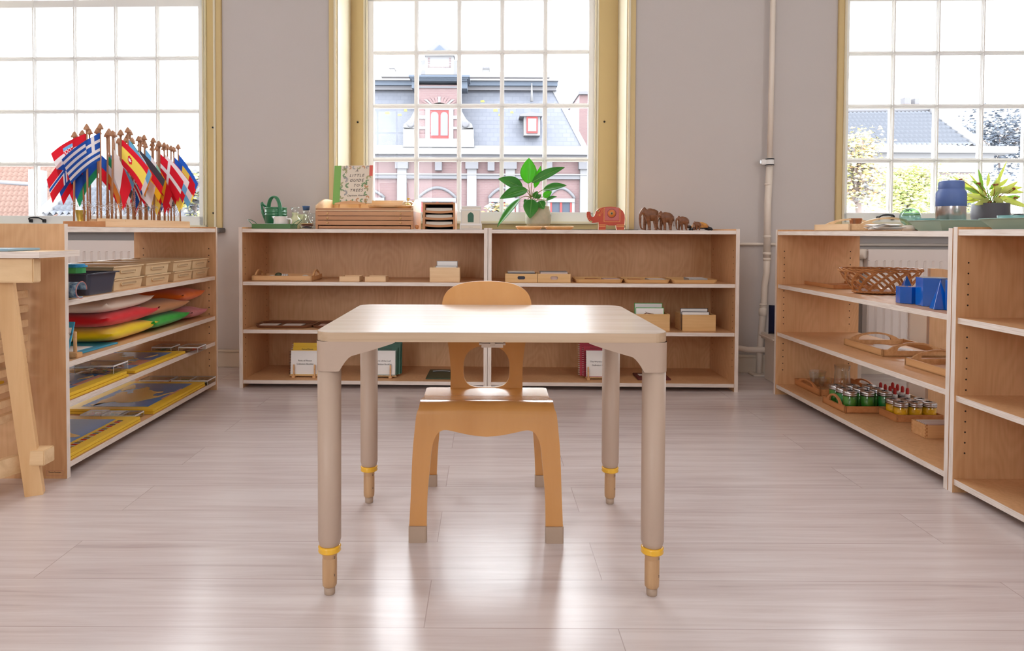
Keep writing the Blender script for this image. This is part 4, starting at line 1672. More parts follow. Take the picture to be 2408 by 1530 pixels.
# --- card rack
YR = .045
xa, xb = X(993.6, YR), X(1070, YR)
Wr, Hr, Dr = xb - xa, .134, .16
t = thing('card_rack', 'wooden rack with four dark slots stacked above each other', 'rack', at(BACKF, xa, YR, TOPB))
b = MB(); b.box(0, .013, 0, Dr, 0, Hr, 'cherry', .001); b.box(Wr - .010, Wr, 0, Dr, 0, Hr, 'cherry', .001); b.box(.013, Wr - .010, 0, Dr, Hr - .009, Hr, 'cherry', .001); b.box(.013, Wr - .01, Dr - .006, Dr, 0, Hr - .009, 'dark_slot'); b.build('body', t)
slots = [.0125, .0475, .0815, .117]
for i, z in enumerate(slots[:3]):
    b = MB()
    n = 12
    lo = [(.013 + (Wr - .023) * k / n, z + .0025 - .0045 * math.sin(PI * k / n)) for k in range(n + 1)]
    b.prism(lo + [(x, z_ + .0115 - (0 if i else 0)) for x, z_ in reversed(lo)], [], .002, .014, 'cherry', 'y')
    b.build('front_bar', t)
    b = MB(); b.box(.013, Wr - .010, .014, Dr - .006, z + .001, z + .004, 'dark_slot'); b.build('slot_floor', t)
    q = MB(); q.box(0, Wr - .03, 0, .09, 0, .0215, 'card_cream', .001)
    tag(q.build('card_stack', mx=at(BACKF, xa + .0145, YR + .016, TOPB + z + .0085 - .004)), 'cream cards in the %s slot of the wooden rack' % ('lowest filled', 'middle filled', 'top')[i], 'cards', 'cream cards in the slotted rack')
# --- white card box
YB = .05
xa, xb = X(1081, YB), X(1132.5, YB)
Wb = xb - xa
t = thing('card_holder', 'white box holding picture cards with a dark green leaf, by the slotted rack', 'card holder', at(BACKF, xa, YB, TOPB))
b = MB(); b.box(0, Wb, 0, .002, 0, .03, 'white', .0005); b.box(0, Wb, .063, .065, 0, .03, 'white', .0005); b.box(0, .002, 0, .065, 0, .03, 'white'); b.box(Wb - .002, Wb, 0, .065, 0, .03, 'white'); b.box(0, Wb, 0, .065, 0, .0015, 'white'); b.build('box', t)
b = MB(); b.box(.006, Wb - .006, -.0006, 0, .004, .021, 'ink_grey'); b.box(.0068, Wb - .0068, -.0009, -.0005, .0048, .0202, 'card_cream'); b.build('name_plate', t)
text_part('name_text', 'balance', .007, 'ink_grey', t, Matrix.Translation((Wb / 2, -.0012, .0125)) @ UPR)


def leafcard(label, dx, dy, z, h):
    cw = Wb - .009
    t = thing('picture_card', label, 'card', at(BACKF, xa + Wb / 2 + dx, YB + dy, TOPB + z), 'picture cards in the white holder')
    b = MB(); b.box(-cw / 2, cw / 2, 0, .002, 0, h, 'porcelain', .0004); b.box(-cw / 2 + .004, cw / 2 - .004, -.0004, 0, .03 * 0 + .004, h - .006, 'ink_grey'); b.box(-cw / 2 + .005, cw / 2 - .005, -.0007, -.0002, .005, h - .007, 'card_cream'); b.build('sheet', t)
    b = MB()
    r = .0145
    zc = h - .032
    pts = [(r, zc - .034), (r * 1.05, zc)] + [(r * math.cos(PI * i / 10), zc + r * 1.05 * math.sin(PI * i / 10) + (.002 if i == 5 else 0)) for i in range(1, 10)] + [(-r * 1.05, zc), (-r, zc - .034)]
    b.prism(pts, [], -.0009, -.0005, 'bk_green', 'y'); b.build('leaf_picture', t)


leafcard('front picture card with a dark green arched leaf in the white holder', 0, .006, .0035, .098)
leafcard('taller picture card behind the front one in the white holder', .001, .03, .0035, .115)

# --- wood coasters, plant plate
for (pa, pb, y, lab, m) in ((1213, 1277, .06, 'oval wooden dish holding a white disc, below the green plant', 1), (1282, 1352, .05, 'oval wooden dish between the plant and the red elephant', 0)):
    xa_, xb_ = X(pa, y), X(pb, y)
    r = (xb_ - xa_) / 2
    t = thing('wooden_dish', lab, 'dish', at(BACKF, (xa_ + xb_) / 2, y + r * .7, TOPB), 'oval wooden dishes by the plant')
    b = MB(); b.lathe([(0, 0), (r - .012, 0), (r - .002, .012), (r, .017), (r - .003, .018), (r - .006, .014), (r - .016, .004), (0, .004)], 'bamboo', 36, Matrix.Scale(.7, 4, (0, 1, 0)), cap=False); b.build('dish_body', t)
    if m:
        b = MB(); b.lathe([(0, 0), (r - .02, 0), (r - .014, .012), (0, .013)], 'paper', 28, Matrix.Scale(.7, 4, (0, 1, 0)), cap=False)
        tag(b.build('white_disc', mx=at(BACKF, (xa_ + xb_) / 2, y + r * .7, TOPB + .0045)), 'white disc lying in the oval wooden dish', 'disc')

# --- plant on the window sill
PV = .07
pc = hit(1265.5, 528, 'y', PV, WALL)
b = MB(); b.lathe([(0, 0), (.075, 0), (.082, .012), (.086, .02), (0, .021)], 'bamboo', 40, cap=False)
tag(b.build('wooden_stand', mx=at(WALL, hit(1270, 530, 'y', PV, WALL).x, PV, SILL)), 'round orange wood stand under the ribbed plant pot', 'stand')
pot = thing('potted_plant', 'green leafy plant in a ribbed beige pot on the sill of the middle window', 'plant', at(WALL, pc.x, PV, SILL + .0215))
b = MB()
rp = []
for i in range(27):
    z = .112 * i / 26
    rp.append((.064 + .009 * math.sin(PI * min(1, z / .112 + .15)) + (.0022 if i % 2 else 0) - (.006 if i < 2 else 0), z))
b.lathe([(0, 0)] + rp + [(.062, .112), (.06, .095), (0, .095)], 'pot_ribbed', 40, cap=False)
b.build('pot', pot)
b = MB(); b.lathe([(0, .099), (.061, .0965), (0.06, .094)], 'soil', 24, cap=False); b.build('soil', pot)
pinv = (at(WALL, pc.x, PV, SILL + .0215)).inverted() @ WALL


def leaf(par, base, tip, width, m, root, bend=.12, normal=(0, -1, .35), name='leaf', stem='plant_stem', sr=.0022, rib=True, wave=0):
    """base, tip, root in the parent's local space"""
    base, tip = Vector(base), Vector(tip)
    ax = tip - base
    Ln = ax.length
    ax.normalize()
    n = Vector(normal)
    n = (n - ax * n.dot(ax)).normalized()
    s = ax.cross(n)
    NU, NV = 6, 14
    def fn(u, v):
        k = v
        prof = (math.sin(PI * k ** .8) ** .85) if 0 < k < 1 else 0.0
        x = (u - .5) * 2
        sag = -bend * Ln * (k * k) + bend * Ln * k
        fold = abs(x) * width * .5 * .28 * prof
        return base + ax * (Ln * k) + s * (x * width * .5 * prof) + n * (sag + fold + wave * math.sin(k * 14 + x * 2) * .002)
    b = MB(); b.grid(fn, NU, NV, m, True)
    o = b.build(name, par, mods=[('SOLIDIFY', {'thickness': .0006})])
    if rib:
        q = MB(); q.tube([fn(.5, k / 10) + n * .0005 for k in range(11)], [.0013 - .0001 * k for k in range(11)], 'plant_rib', 5); q.build('midrib', o)
    if root is not None:
        root = Vector(root)
        mid_ = root.lerp(base, .5) + Vector((0, 0, .012))
        q = MB(); q.tube([root, root.lerp(mid_, .5) + Vector((0, 0, .004)), mid_, mid_.lerp(base, .5) + Vector((0, 0, .002)), base], [sr * 1.2, sr * 1.1, sr, sr, sr * .8], stem, 6); q.build('leaf_stem', par)
    return o


def pl(px, py, v):
    return pinv @ hit(px, py, 'y', v, WALL)


K = PV
rt = pinv @ hit(1248, 474, 'y', PV, WALL)
rt = Vector((rt.x, 0, .10))
cr = pl(1249, 462, K)
q = MB(); q.tube([rt, rt.lerp(cr, .5), cr], [.006, .0055, .004], 'plant_stem', 8); q.build('trunk', pot)
LV = [
    ((1242, 432), (1244, 371), 31, .0, .0, 'plant_leaf_light', (0, -1, .0), .03),
    ((1250, 430), (1329, 393), 20, -.03, -.05, 'plant_leaf', (0, -.9, .55), .25),
    ((1230, 443), (1171, 420), 25, -.02, -.04, 'plant_leaf', (.1, -.9, .5), .3),
    ((1241, 446), (1175, 467), 24, -.05, -.1, 'plant_leaf', (0, -.9, .5), .3),
    ((1224, 466), (1169, 534), 17, -.04, -.12, 'plant_leaf', (-.5, -.7, .5), .12),
    ((1250, 468), (1246, 514), 28, -.06, -.115, 'plant_leaf', (0, -1, .15), .2),
    ((1268, 472), (1279, 492), 17, -.06, -.09, 'plant_leaf', (0, -1, .2), .1),
    ((1277, 446), (1333, 436), 17, -.02, -.05, 'plant_leaf', (0, -.9, .6), .2),
    ((1277, 463), (1298, 450), 13, -.02, -.03, 'plant_leaf_light', (.2, -1, .3), .1),
    ((1284, 471), (1310, 462), 9, -.04, -.06, 'plant_leaf', (0, -.7, .7), .2),
    ((1257, 442), (1272, 389), 13, .05, .06, 'plant_leaf_light', (.3, -1, 0), .05),
    ((1256, 466), (1264, 449), 11, -.04, -.05, 'plant_leaf', (0, -1, .2), .1),
    ((1262, 466), (1273, 457), 8, -.04, -.05, 'plant_leaf', (0, -1, .2), .1),
    ((1240, 470), (1232, 478), 9, -.05, -.07, 'plant_leaf', (0, -1, .3), .1),
]
for (b0, t0, wpx, vb, vt, m, nn, bd) in LV:
    bb, tt = pl(*b0, K + vb), pl(*t0, K + vt)
    leaf(pot, bb, tt, wpx / 402.0 * 1.25, m, cr.lerp(rt, random.uniform(.05, .6)), bd, nn)

# --- red flat elephant
YEL = .05
sc_ = hit(1370 + 290 / 7.77, 541, 'y', YEL, BACKF)
ex0 = X(1370 + 420 / 7.77, YEL)
k_ = (X(1470, YEL) - X(1380, YEL)) / 90.0 / 7.77


def EP(p):
    return ((p[0] - 420) * k_, (643 - p[1]) * k_)


eo = [(78, 308), (140, 310), (143, 345), (153, 385), (175, 408), (200, 403), (222, 370), (240, 310), (275, 265), (330, 238), (420, 222), (510, 216), (600, 224), (680, 250), (735, 300), (765, 360), (772, 430), (766, 500), (762, 560), (762, 643), (622, 643), (612, 590), (608, 556), (560, 562), (480, 560), (432, 545), (424, 590), (420, 643), (290, 643), (295, 570), (290, 502), (240, 511), (180, 514), (130, 492), (95, 450), (76, 400), (70, 350)]
el = thing('painted_elephant', 'flat red lacquered elephant with a painted saddle and raised trunk', 'elephant figure', at(BACKF, ex0, YEL, TOPB))
b = MB(); b.prism([EP(p) for p in reversed(eo)], [], 0, .016, 'red_lacquer', 'y', edge='lacquer_white'); b.build('body', el)
b = MB()
def quad(a, c, m, y=-.0005):
    (x0, z1), (x1, z0) = EP(a), EP(c)
    b.box(x0, x1, y, y + .0004, z0, z1, m)
quad((386, 240), (684, 496), 'gold_line'); quad((392, 246), (678, 490), 'red_lacquer', -.0007); quad((404, 232), (660, 468), 'pink_lacquer', -.0009)
def disc(cx, cy, r, m, y, n=28, sx=1.0):
    c = EP((cx, cy))
    b.lathe([(0, 0), (r * k_, 0), (r * k_, .0003), (0, .0003)], m, n, Matrix.Translation((c[0], y, c[1])) @ Matrix.Rotation(PI / 2, 4, 'X') @ Matrix.Scale(sx, 4, (1, 0, 0)))
disc(528, 340, 84, 'ink', -.0009); disc(528, 340, 80, 'pink_lacquer', -.0011); disc(528, 340, 68, 'orange_lacquer', -.0013); disc(528, 340, 26, 'leaf_ink_olive', -.0015); disc(528, 340, 14, 'ink', -.0017)
for i in range(14):
    for (x, y) in ((392 + i * 21, 494), ):
        c = EP((x, y)); b.box(c[0], c[0] + 9 * k_, -.0012, -.0008, c[1], c[1] + 8 * k_, 'gold_line')
for i in range(11):
    for x in (384, 672):
        c = EP((x, 262 + i * 21)); b.box(c[0], c[0] + 12 * k_, -.0012, -.0008, c[1], c[1] + 8 * k_, 'gold_line')
for i in range(14):
    for r_, zz_ in ((100, 0), (76, 0)):
        a = -1.0 + i * .19
        c = EP((265 + r_ * math.cos(a), 300 + r_ * math.sin(a) * .8))
        b.box(c[0] - 5 * k_, c[0] + 5 * k_, -.0008, -.0003, c[1] - 5 * k_, c[1] + 5 * k_, 'orange_lacquer')
disc(282, 292, 22, 'gold_line', -.0008, sx=1.0); disc(280, 290, 13, 'ink', -.0011); disc(152, 490, 17, 'leaf_ink_olive', -.0008); disc(310, 375, 18, 'orange_lacquer', -.0008)
for (a, c, m) in (((300, 545), (420, 556), 'gold_line'), ((299, 575), (419, 582), 'gold_line'), ((298, 590), (418, 594), 'orange_lacquer'), ((296, 625), (418, 630), 'gold_line'), ((615, 545), (760, 556), 'gold_line'), ((618, 575), (760, 582), 'gold_line'), ((620, 592), (760, 596), 'orange_lacquer'), ((624, 625), (760, 630), 'gold_line')):
    quad(a, c, m)
for i in range(5):
    a = 3.3 - i * .42
    c = EP((178 + 75 * math.cos(a), 400 - 75 * math.sin(a) * -1.1 if False else 400 + 82 * math.sin(PI - a) * 1.0))
    b.box(c[0] - 9 * k_, c[0] + 9 * k_, -.0008, -.0003, c[1] - 3 * k_, c[1] + 3 * k_, 'gold_line')
b.build('painted_pattern', el)
b = MB(); c0 = EP((768, 560)); b.tube([(c0[0], .008, c0[1] + .002), (c0[0] + .002, .004, c0[1] - .006), (c0[0] - .001, .003, c0[1] - .012)], [.0012, .0015, .0008], 'ink', 6); b.build('tail', el)


# --- carved elephants: one model, three copies
def elephant_mesh():
    b = MB()
    E = b.ell
    def rot(a): return Matrix.Rotation(a, 3, 'Y')
    E((.014, 0, .073), (.036, .021, .030), 'walnut')
    E((.002, 0, .078), (.028, .020, .028), 'walnut')
    E((.030, 0, .068), (.024, .019, .026), 'walnut')
    E((-.026, 0, .089), (.016, .014, .019), 'walnut')       # head
    E((-.025, 0, .101), (.010, .010, .010), 'walnut')
    E((-.016, .014, .083), (.010, .004, .017), 'walnut', rot=rot(.25))
    E((-.016, -.014, .083), (.010, .004, .017), 'walnut', rot=rot(.25))
    b.tube([(-.034, 0, .088), (-.042, 0, .075), (-.0445, 0, .055), (-.0435, 0, .03), (-.040, 0, .012), (-.034, 0, .005), (-.028, 0, .006)], [.011, .0085, .0065, .0052, .0042, .0038, .003], 'walnut', 12)
    for sx, sy, dx in ((-.014, .011, -.006), (-.010, -.011, .008), (.028, .011, .004), (.034, -.011, -.004)):
        b.tube([(sx, sy, .07), (sx + dx * .5, sy, .045), (sx + dx, sy, .022), (sx + dx, sy, .008), (sx + dx - .001, sy, .0005)], [.0145, .0105, .0078, .0072, .009], 'walnut', 12)
    b.tube([(.050, 0, .08), (.0535, 0, .06), (.0525, 0, .035), (.052, 0, .022)], [.004, .0022, .0018, .0026], 'walnut', 8)
    return fuse(b, .0016, 'elephant', 'walnut', 3)


em = elephant_mesh()
YW = .07
for i, (pa, pb, ptop, lab) in enumerate(((1504, 1552, 487, 'tallest carved brown elephant, next to the red painted one'), (1545, 1584, 496, 'second tallest carved brown elephant, trunk touching the tallest'), (1589, 1620, 507, 'middle sized carved elephant standing apart before the tortoise'), (1626, 1652, 520, 'smallest carved elephant in front of the tortoise figure'))):
    y = YW - .012 * i + (.01 if i == 0 else 0)
    xa_, xb_ = X(pa, y), X(pb, y)
    s = (hit(pa, ptop, 'y', y, BACKF).z - TOPB) / .1105
    t = thing('carved_elephant', lab, 'elephant figure', at(BACKF, (xa_ + xb_) / 2 - .003 * s, y, TOPB, 0, s), 'carved wooden elephants in a row')
    mesh_obj('body', em, t)
    for sy in (-1, 1):
        b = MB(); b.tube([(-.035, sy * .007, .075), (-.038, sy * .0085, .066), (-.042, sy * .009, .060)], [.0016, .0014, .0005], 'card_cream', 6); b.build('tusk', t)
        b = MB(); b.ell((-.036, sy * .0125, .092), (.0016, .001, .0016), 'card_cream', seg=8, rings=6); b.build('eye', t)
t = thing('tortoise_figure', 'orange and black tortoise figure behind the smallest carved elephant', 'tortoise figure', at(BACKF, X(1646, .13), .13, TOPB))
b = MB(); b.lathe([(.046, .012), (.050, .014), (.046, .022), (.034, .034), (.018, .041), (0, .043)], 'shell_orange', 8, Matrix.Scale(.75, 4, (0, 1, 0)), smooth=False, cap=True)
b.build('shell', t)
b = MB(); b.lathe([(0, .008), (.04, .008), (.048, .013), (0, .016)], 'black', 16, Matrix.Scale(.75, 4, (0, 1, 0)), cap=False); b.build('belly', t)
for (x, y) in ((-.04, -.02), (.046, -.02), (-.04, .02), (.046, .02)):
    b = MB(); b.tube([(x * .7, y, .013), (x * 1.05, y * 1.1, .008), (x * 1.22, y * 1.15, .002)], [.009, .008, .005], 'black', 8); b.build('flipper', t)
b = MB(); b.ell((-.056, 0, .018), (.013, .008, .008), 'black'); b.build('head', t)

# ================================================================ INSIDE THE WINDOW-WALL UNITS
Z1, Z2, Z0 = BZ[0] + .0008, BZ[1] + .0008, BZB + .0008
y = .035
xa, xb = X(592, y, 660), X(733, y, 660)
handled_tray('beech tray with arched ends holding shells and pebbles, on the upper shelf', at(BACKF, xa, y, Z1), xb - xa, .2, .027, .055, 'beech', 'x', aw=.12)
random.seed(7)
for i, (pxx, lab, m, r) in enumerate(((640, 'pale oval pebble lying in the beech tray of shells', 'card_cream', (.022, .016, .010)), (652, 'dark rounded pebble behind the pale one in the beech tray', 'olive_box', (.02, .014, .016)), (665, 'striped white shell, first of three in the beech tray', 'porcelain', (.006, .01, .014)), (670, 'striped white shell between the two others in the beech tray', 'porcelain', (.006, .01, .014)), (675, 'striped white shell nearest the tray end in the beech tray', 'porcelain', (.006, .01, .014)), (718, 'sandy pebble at the far end of the beech tray', 'card_cream', (.02, .014, .011)))):
    b = MB(); b.ell((0, 0, r[2]), r, m)
    if i in (2, 3, 4):
        for k in range(4):
            b.tube([(r[0] * .9 * math.cos(a_), r[1] * .9 * math.sin(a_), r[2] * (.7 + .3 * k)) for a_ in [PI * 2 * j / 10 for j in range(10)]], .0008, 'ink_grey', 5, closed=True)
    tag(b.build('pebble' if i not in (2, 3, 4) else 'sea_shell', mx=at(BACKF, X(pxx, y + .08, 655), y + .08 + (.02 if i == 1 else 0), Z1 + .0052)), lab, 'pebble' if i not in (2, 3, 4) else 'shell', 'shells and pebbles in the beech tray')
for (pa, pb, d, lab) in ((798, 845, .10, 'small shallow pale box, nearer the shell tray'), (858, 907, .09, 'small shallow pale box, nearer the tall card box')):
    xa, xb = X(pa, .03, 660), X(pb, .03, 660)
    open_box(lab, at(BACKF, xa, .03, Z1), xb - xa, d, .026, 'pale_wood', group='shallow pale boxes on the upper shelf')


def card_box(label, pa, pb, py, yy, z, ptop, d, cards, m='bamboo', gname='bamboo card boxes'):
    xa, xb = X(pa, yy, py), X(pb, yy, py)
    h = hit(pa, ptop, 'y', yy, BACKF).z - z
    open_box(label, at(BACKF, xa, yy, z), xb - xa, d, h, m, group=gname)
    for (ca, cb, ct, cy, lab, mm, bd) in cards:
        x0, x1 = X(ca, yy + cy, py), X(cb, yy + cy, py)
        hh = hit(ca, ct, 'y', yy + cy, BACKF).z - (z + .0055)
        card(lab, at(BACKF, (x0 + x1) / 2, yy + cy, z + .0055), x1 - x0, hh, mm, bd, .002, group='cards in ' + gname)


card_box('tall pale wooden card box on the upper shelf', 1010.5, 1081, 665, .035, Z1, 628.6, .11, [(1027, 1076, 613, .03, 'white card with a grey border standing tallest in the pale card box', 'paper', 'ink_grey'), (1024, 1074, 624.5, .012, 'lower white card in front of the tall one in the pale card box', 'paper', 'ink_grey')], 'pale_wood', 'tall pale card box')
for (pa, pb, lab, sm, topm, cl) in ((1188, 1264, 'oak drawer box with a dark slot handle', 'charcoal', 'card_cream', 'brown'), (1265, 1341.6, 'oak drawer box with grey picture cards showing in its slot', 'card_pink', 'ink_grey', 'grey')):
    xa, xb = X(pa, .03, 660), X(pb, .03, 660)
    Wd = xb - xa
    t = thing('drawer_box', lab, 'box', at(BACKF, xa, .03, Z1), 'oak drawer boxes side by side')
    slot = []
    for i in range(24):
        a = 2 * PI * i / 24
        slot.append((Wd / 2 + (.0105 if math.cos(a) >= 0 else -.0105) + .0085 * math.cos(a), .0235 + .0085 * math.sin(a)))
    b = MB(); b.prism([(0, 0), (Wd, 0), (Wd, .044), (0, .044)], [slot], 0, .006, 'bamboo', 'y'); b.build('front_board', t)
    b = MB(); b.box(0, .006, .006, .14, 0, .044, 'bamboo'); b.box(Wd - .006, Wd, .006, .14, 0, .044, 'bamboo'); b.box(0, Wd, .134, .14, 0, .044, 'bamboo'); b.box(.006, Wd - .006, .006, .134, 0, .004, 'bamboo'); b.build('body', t)
    q = MB(); q.box(0, Wd - .026, 0, .1, 0, .0455, sm, .001); q.box(.0, Wd - .026, .0, .1, .0455, .0485, topm, .0005)
    if cl == 'grey':
        q.box(.012, .05, -.0006, 0, .018, .024, 'ink_grey'); q.box(.02, .06, -.0006, 0, .026, .029, 'olive_box')
    tag(q.build('card_bundle', mx=at(BACKF, xa + .013, .037 + .004, Z1 + .0042)), 'bundle of %s edged cards inside the oak drawer box' % cl, 'cards', 'card bundles in the drawer boxes')


def flat_tray(label, pa, pb, z, yy, d, h, m, cards, grp, oval=.25, py=665):
    xa, xb = X(pa, yy, py), X(pb, yy, py)
    w_ = xb - xa
    t = thing('flat_tray', label, 'tray', at(BACKF, (xa + xb) / 2, yy + d / 2, z), grp)
    r = min(w_, d) * oval
    b = MB()
    o1, o2, o3 = rrect(w_ - .016, d - .016, r - .008, 7), rrect(w_, d, r, 7), rrect(w_ - .008, d - .008, r - .004, 7)
    o4 = rrect(w_ - .022, d - .022, r - .011, 7)
    n = len(o1)
    vs = [(p[0], p[1], 0) for p in o1] + [(p[0], p[1], h) for p in o2] + [(p[0], p[1], h) for p in o3] + [(p[0], p[1], .004) for p in o4]
    fs = [tuple(reversed(range(n)))] + [tuple(range(3 * n, 4 * n))]
    for L0 in range(3):
        for i in range(n):
            j = (i + 1) % n
            fs.append((L0 * n + i, L0 * n + j, (L0 + 1) * n + j, (L0 + 1) * n + i))
    b.add(vs, fs, m, False)
    b.build('dish_body', t)
    for (ca, cb, dd, lab, mm, th) in cards:
        x0, x1 = X(ca, yy + d * .4, py), X(cb, yy + d * .4, py)
        flat(lab, at(BACKF, (x0 + x1) / 2, yy + d * .45, z + .0042), x1 - x0, dd, th, mm, 'ink_grey' if mm == 'paper' else None, group='cards lying in ' + grp)
    return t


g_ = 'flat wooden trays on the upper shelf'
flat_tray('flat wooden tray with brown cards, beside the oak drawer boxes', 1353, 1467, Z1, .03, .2, .018, 'bamboo', [(1378, 1408, .09, 'plain brown card in the flat tray beside the drawer boxes', 'red_wood', .011), (1418, 1455, .09, 'pinkish card in the flat tray beside the drawer boxes', 'card_pink', .013)], g_, .12)
flat_tray('flat wooden tray with a white card, middle of the row of three', 1469, 1578, Z1, .03, .2, .018, 'bamboo', [(1480, 1508, .09, 'brown card in the middle flat tray', 'red_wood', .010), (1522, 1562, .09, 'white card in the middle flat tray', 'paper', .012)], g_, .12)
flat_tray('flat wooden tray carrying a raised white card stack, at the far end of the row', 1581, 1690, Z1, .03, .2, .018, 'bamboo', [(1615, 1658, .1, 'stack of white cards in the end tray of the row', 'paper', .018)], g_, .12)
g_ = 'dark oval trays on the middle shelf'
flat_tray('dark brown oval tray with two picture cards, at the side panel end', 592, 732, Z2, .05, .2, .014, 'dark_tray', [(610, 655, .09, 'picture card in the dark oval tray, nearer the side panel', 'paper', .003), (666, 712, .09, 'picture card in the dark oval tray, nearer the table corner', 'paper', .003)], g_, .32, 770)
flat_tray('dark brown oval tray partly hidden by the table corner', 727, 860, Z2, .05, .2, .014, 'dark_tray', [(750, 790, .09, 'pale card in the oval tray half hidden by the table', 'card_pink', .003)], g_, .32, 770)
card_box('oak card box with green edged cards, half hidden by the table', 1492, 1575, 778, .04, Z2, 738, .15, [(1494, 1561, 722.6, .012, 'green framed card with a brown branch picture, in front', 'paper', 'green_card'), (1491, 1557, 712, .05, 'green framed card standing higher behind', 'paper', 'green_card')])
card_box('oak card box with black edged cards, nearest the side panel', 1604.7, 1683, 780, .04, Z2, 740, .15, [(1602, 1668, 732, .012, 'black framed white card in front in the oak box', 'paper', 'black'), (1599, 1664, 724, .04, 'black framed white card standing higher at the back', 'paper', 'black')])
# branch drawing on the front green card
bx = X(1526, .05, 735)
b = MB()
b.tube([(-.03, 0, .0), (-.015, 0, .006), (0, 0, .003), (.02, 0, .0005)], .0022, 'dark_tray', 6)
b.tube([(-.012, 0, .005), (-.022, 0, .012)], .0012, 'dark_tray', 5)
bo = bpy.data.objects
cardg = [o for o in bpy.data.objects if o.get('label', '').startswith('green framed card with a brown branch')][0]
ch = b.build('branch_picture', cardg, Matrix.Translation((0, -.001, .078)) @ Matrix.Scale(.15, 4, (0, 1, 0)))


# --- booklets on stands
def booklets(label_st, px_l, px_r, ptop, posts, covers, title, m_cover, spiral, labs, pyb=893):
    yb = .085
    xl, xr = X(px_l, yb, 880), X(px_r, yb, 880)
    w_ = xr - xl
    zb = Z0 + .012
    h = hit(px_l, ptop, 'y', yb, BACKF).z - zb
    st = thing('booklet_stand', label_st, 'stand', at(BACKF, (xl + xr) / 2, yb, Z0), 'wooden booklet stands on the bottom shelf')
    for pxp in posts:
        xp = X(pxp, yb - .03, 880) - (xl + xr) / 2
        b = MB(); b.box(xp - .0035, xp + .0035, -.020, -.013, .0, .066, 'beech', .001); b.box(xp - .008, xp + .008, -.028, .09, 0, .011, 'beech', .001); b.build('post', st)
    b = MB(); b.box(-w_ / 2 - .004, w_ / 2 + .004, -.012, -.002, .011 - .004, .0115, 'bamboo', .001); b.box(-w_ / 2 - .004, w_ / 2 + .004, .07, .08, .011 - .004, .0115, 'bamboo', .001); b.build('rail', st)
    n = len(covers)
    for i, (dx, dz, mm) in enumerate(covers):
        t = thing('spiral_booklet', labs[i], 'booklet', at(BACKF, (xl + xr) / 2 + dx, yb - .008 + .0165 * i, Z0 + .012 + .0 * i) @ Matrix.Rotation(-.10, 4, 'X'), 'spiral booklets on stands')
        hh = h + dz
        b = MB(); b.box(-w_ / 2, w_ / 2, 0, .001, 0, hh, 'paper' if i == 0 else mm, .0003); b.box(-w_ / 2 + .0, w_ / 2 + .0, .007, .008, 0, hh + .0, mm, .0003); b.build('cover', t)
        b = MB(); b.box(-w_ / 2 + .001, w_ / 2 - .002, .001, .007, .001, hh - .001, 'paper'); b.build('pages', t)
        b = MB()
        for k in range(15):
            zc_ = hh * (k + .7) / 15.5
            b.tube([(-w_ / 2 + .001 + .006 * math.cos(a_) - .004, .004 + .006 * math.sin(a_), zc_) for a_ in [2 * PI * j / 10 for j in range(10)]], .0007, 'black' if i == 0 else 'white', 4, closed=True)
        b.build('spiral', t)
        if i == 0:
            b = MB()
            for (x0, x1, z0_, z1_) in ((-w_ / 2 + .001, w_ / 2 - .001, 0.001, .0035), (-w_ / 2 + .001, w_ / 2 - .001, hh - .003, hh - .001), (w_ / 2 - .0035, w_ / 2 - .001, .001, hh - .001)):
                b.box(x0, x1, -.0004, 0, z0_, z1_, mm)
            b.build('border_line', t)
            text_part('title_text', title[0], .0115, 'ink', t, Matrix.Translation((.004, -.0008, hh * .575)) @ UPR, extrude=.0002)
            text_part('title_text', title[1], .0115, 'ink', t, Matrix.Translation((.004, -.0008, hh * .44)) @ UPR, extrude=.0002)
        elif i == 1:
            text_part('title_text', title[0], .0095, 'ink', t, Matrix.Translation((.006, -.0008, hh - .009)) @ UPR, extrude=.0002)


booklets('wooden booklet stand with the flower booklets, behind the left table leg', 684, 748, 823, (689, 738), [(0, 0, 'bk_yellow'), (.004, .012, 'bk_yellow'), (.002, .032, 'bk_yellow')], ('Parts of Flower', 'Definition Booklet'), 'bk_yellow', True,
         ['front booklet titled Parts of Flower with a white cover', 'yellow edged booklet directly behind the flower booklet', 'yellow booklet standing tallest at the back of the flower stand'])
booklets('wooden booklet stand with the leaf booklets, behind the far table leg', 868, 931, 823, (873, 917), [(0, 0, 'bk_green'), (.006, .012, 'bk_green'), (.018, .028, 'bk_green'), (.024, .034, 'bk_green')], ('Parts of the Leaf', 'Definition Booklet'), 'bk_green', True,
         ['front booklet titled Parts of the Leaf with a white cover', 'green edged booklet directly behind the leaf booklet', 'dark green booklet third from the front of the leaf stand', 'dark green booklet at the very back of the leaf stand'])
booklets('wooden booklet stand with the animal booklets, behind the other far table leg', 1378, 1442, 823, (1384, 1434), [(0, 0, 'bk_red'), (-.010, .016, 'bk_red'), (-.028, .030, 'bk_red')], ('The World of Animals', 'Definition Booklet'), 'bk_red', True,
         ['front booklet titled The World of Animals with a white cover', 'dark red booklet directly behind the animal booklet', 'dark red booklet at the very back of the animal stand'])
xa, xb = X(1001, .06, 895), X(1063, .06, 895)
t = thing('felt_folder', 'dark olive folder with a pale handle strip on the bottom shelf', 'folder', at(BACKF, xa, .05, Z0))
b = MB(); b.box(0, xb - xa, 0, .22, 0, .006, 'olive_box', .002); b.build('cover', t)
b = MB(); b.tube([(.022 + .09 * i / 8, .16 + .014 * math.sin(PI * i / 8), .0085) for i in range(9)], .003, 'ink_grey', 6); b.build('handle_strip', t)
xa, xb = X(1500, .07, 895), X(1578, .07, 895)
t = thing('red_case', 'flat dark red case with a white label on the bottom shelf behind the table leg', 'case', at(BACKF, xa, .07, Z0))
b = MB(); b.box(0, xb - xa, 0, .14, 0, .009, 'dark_plum', .002); b.build('body', t)
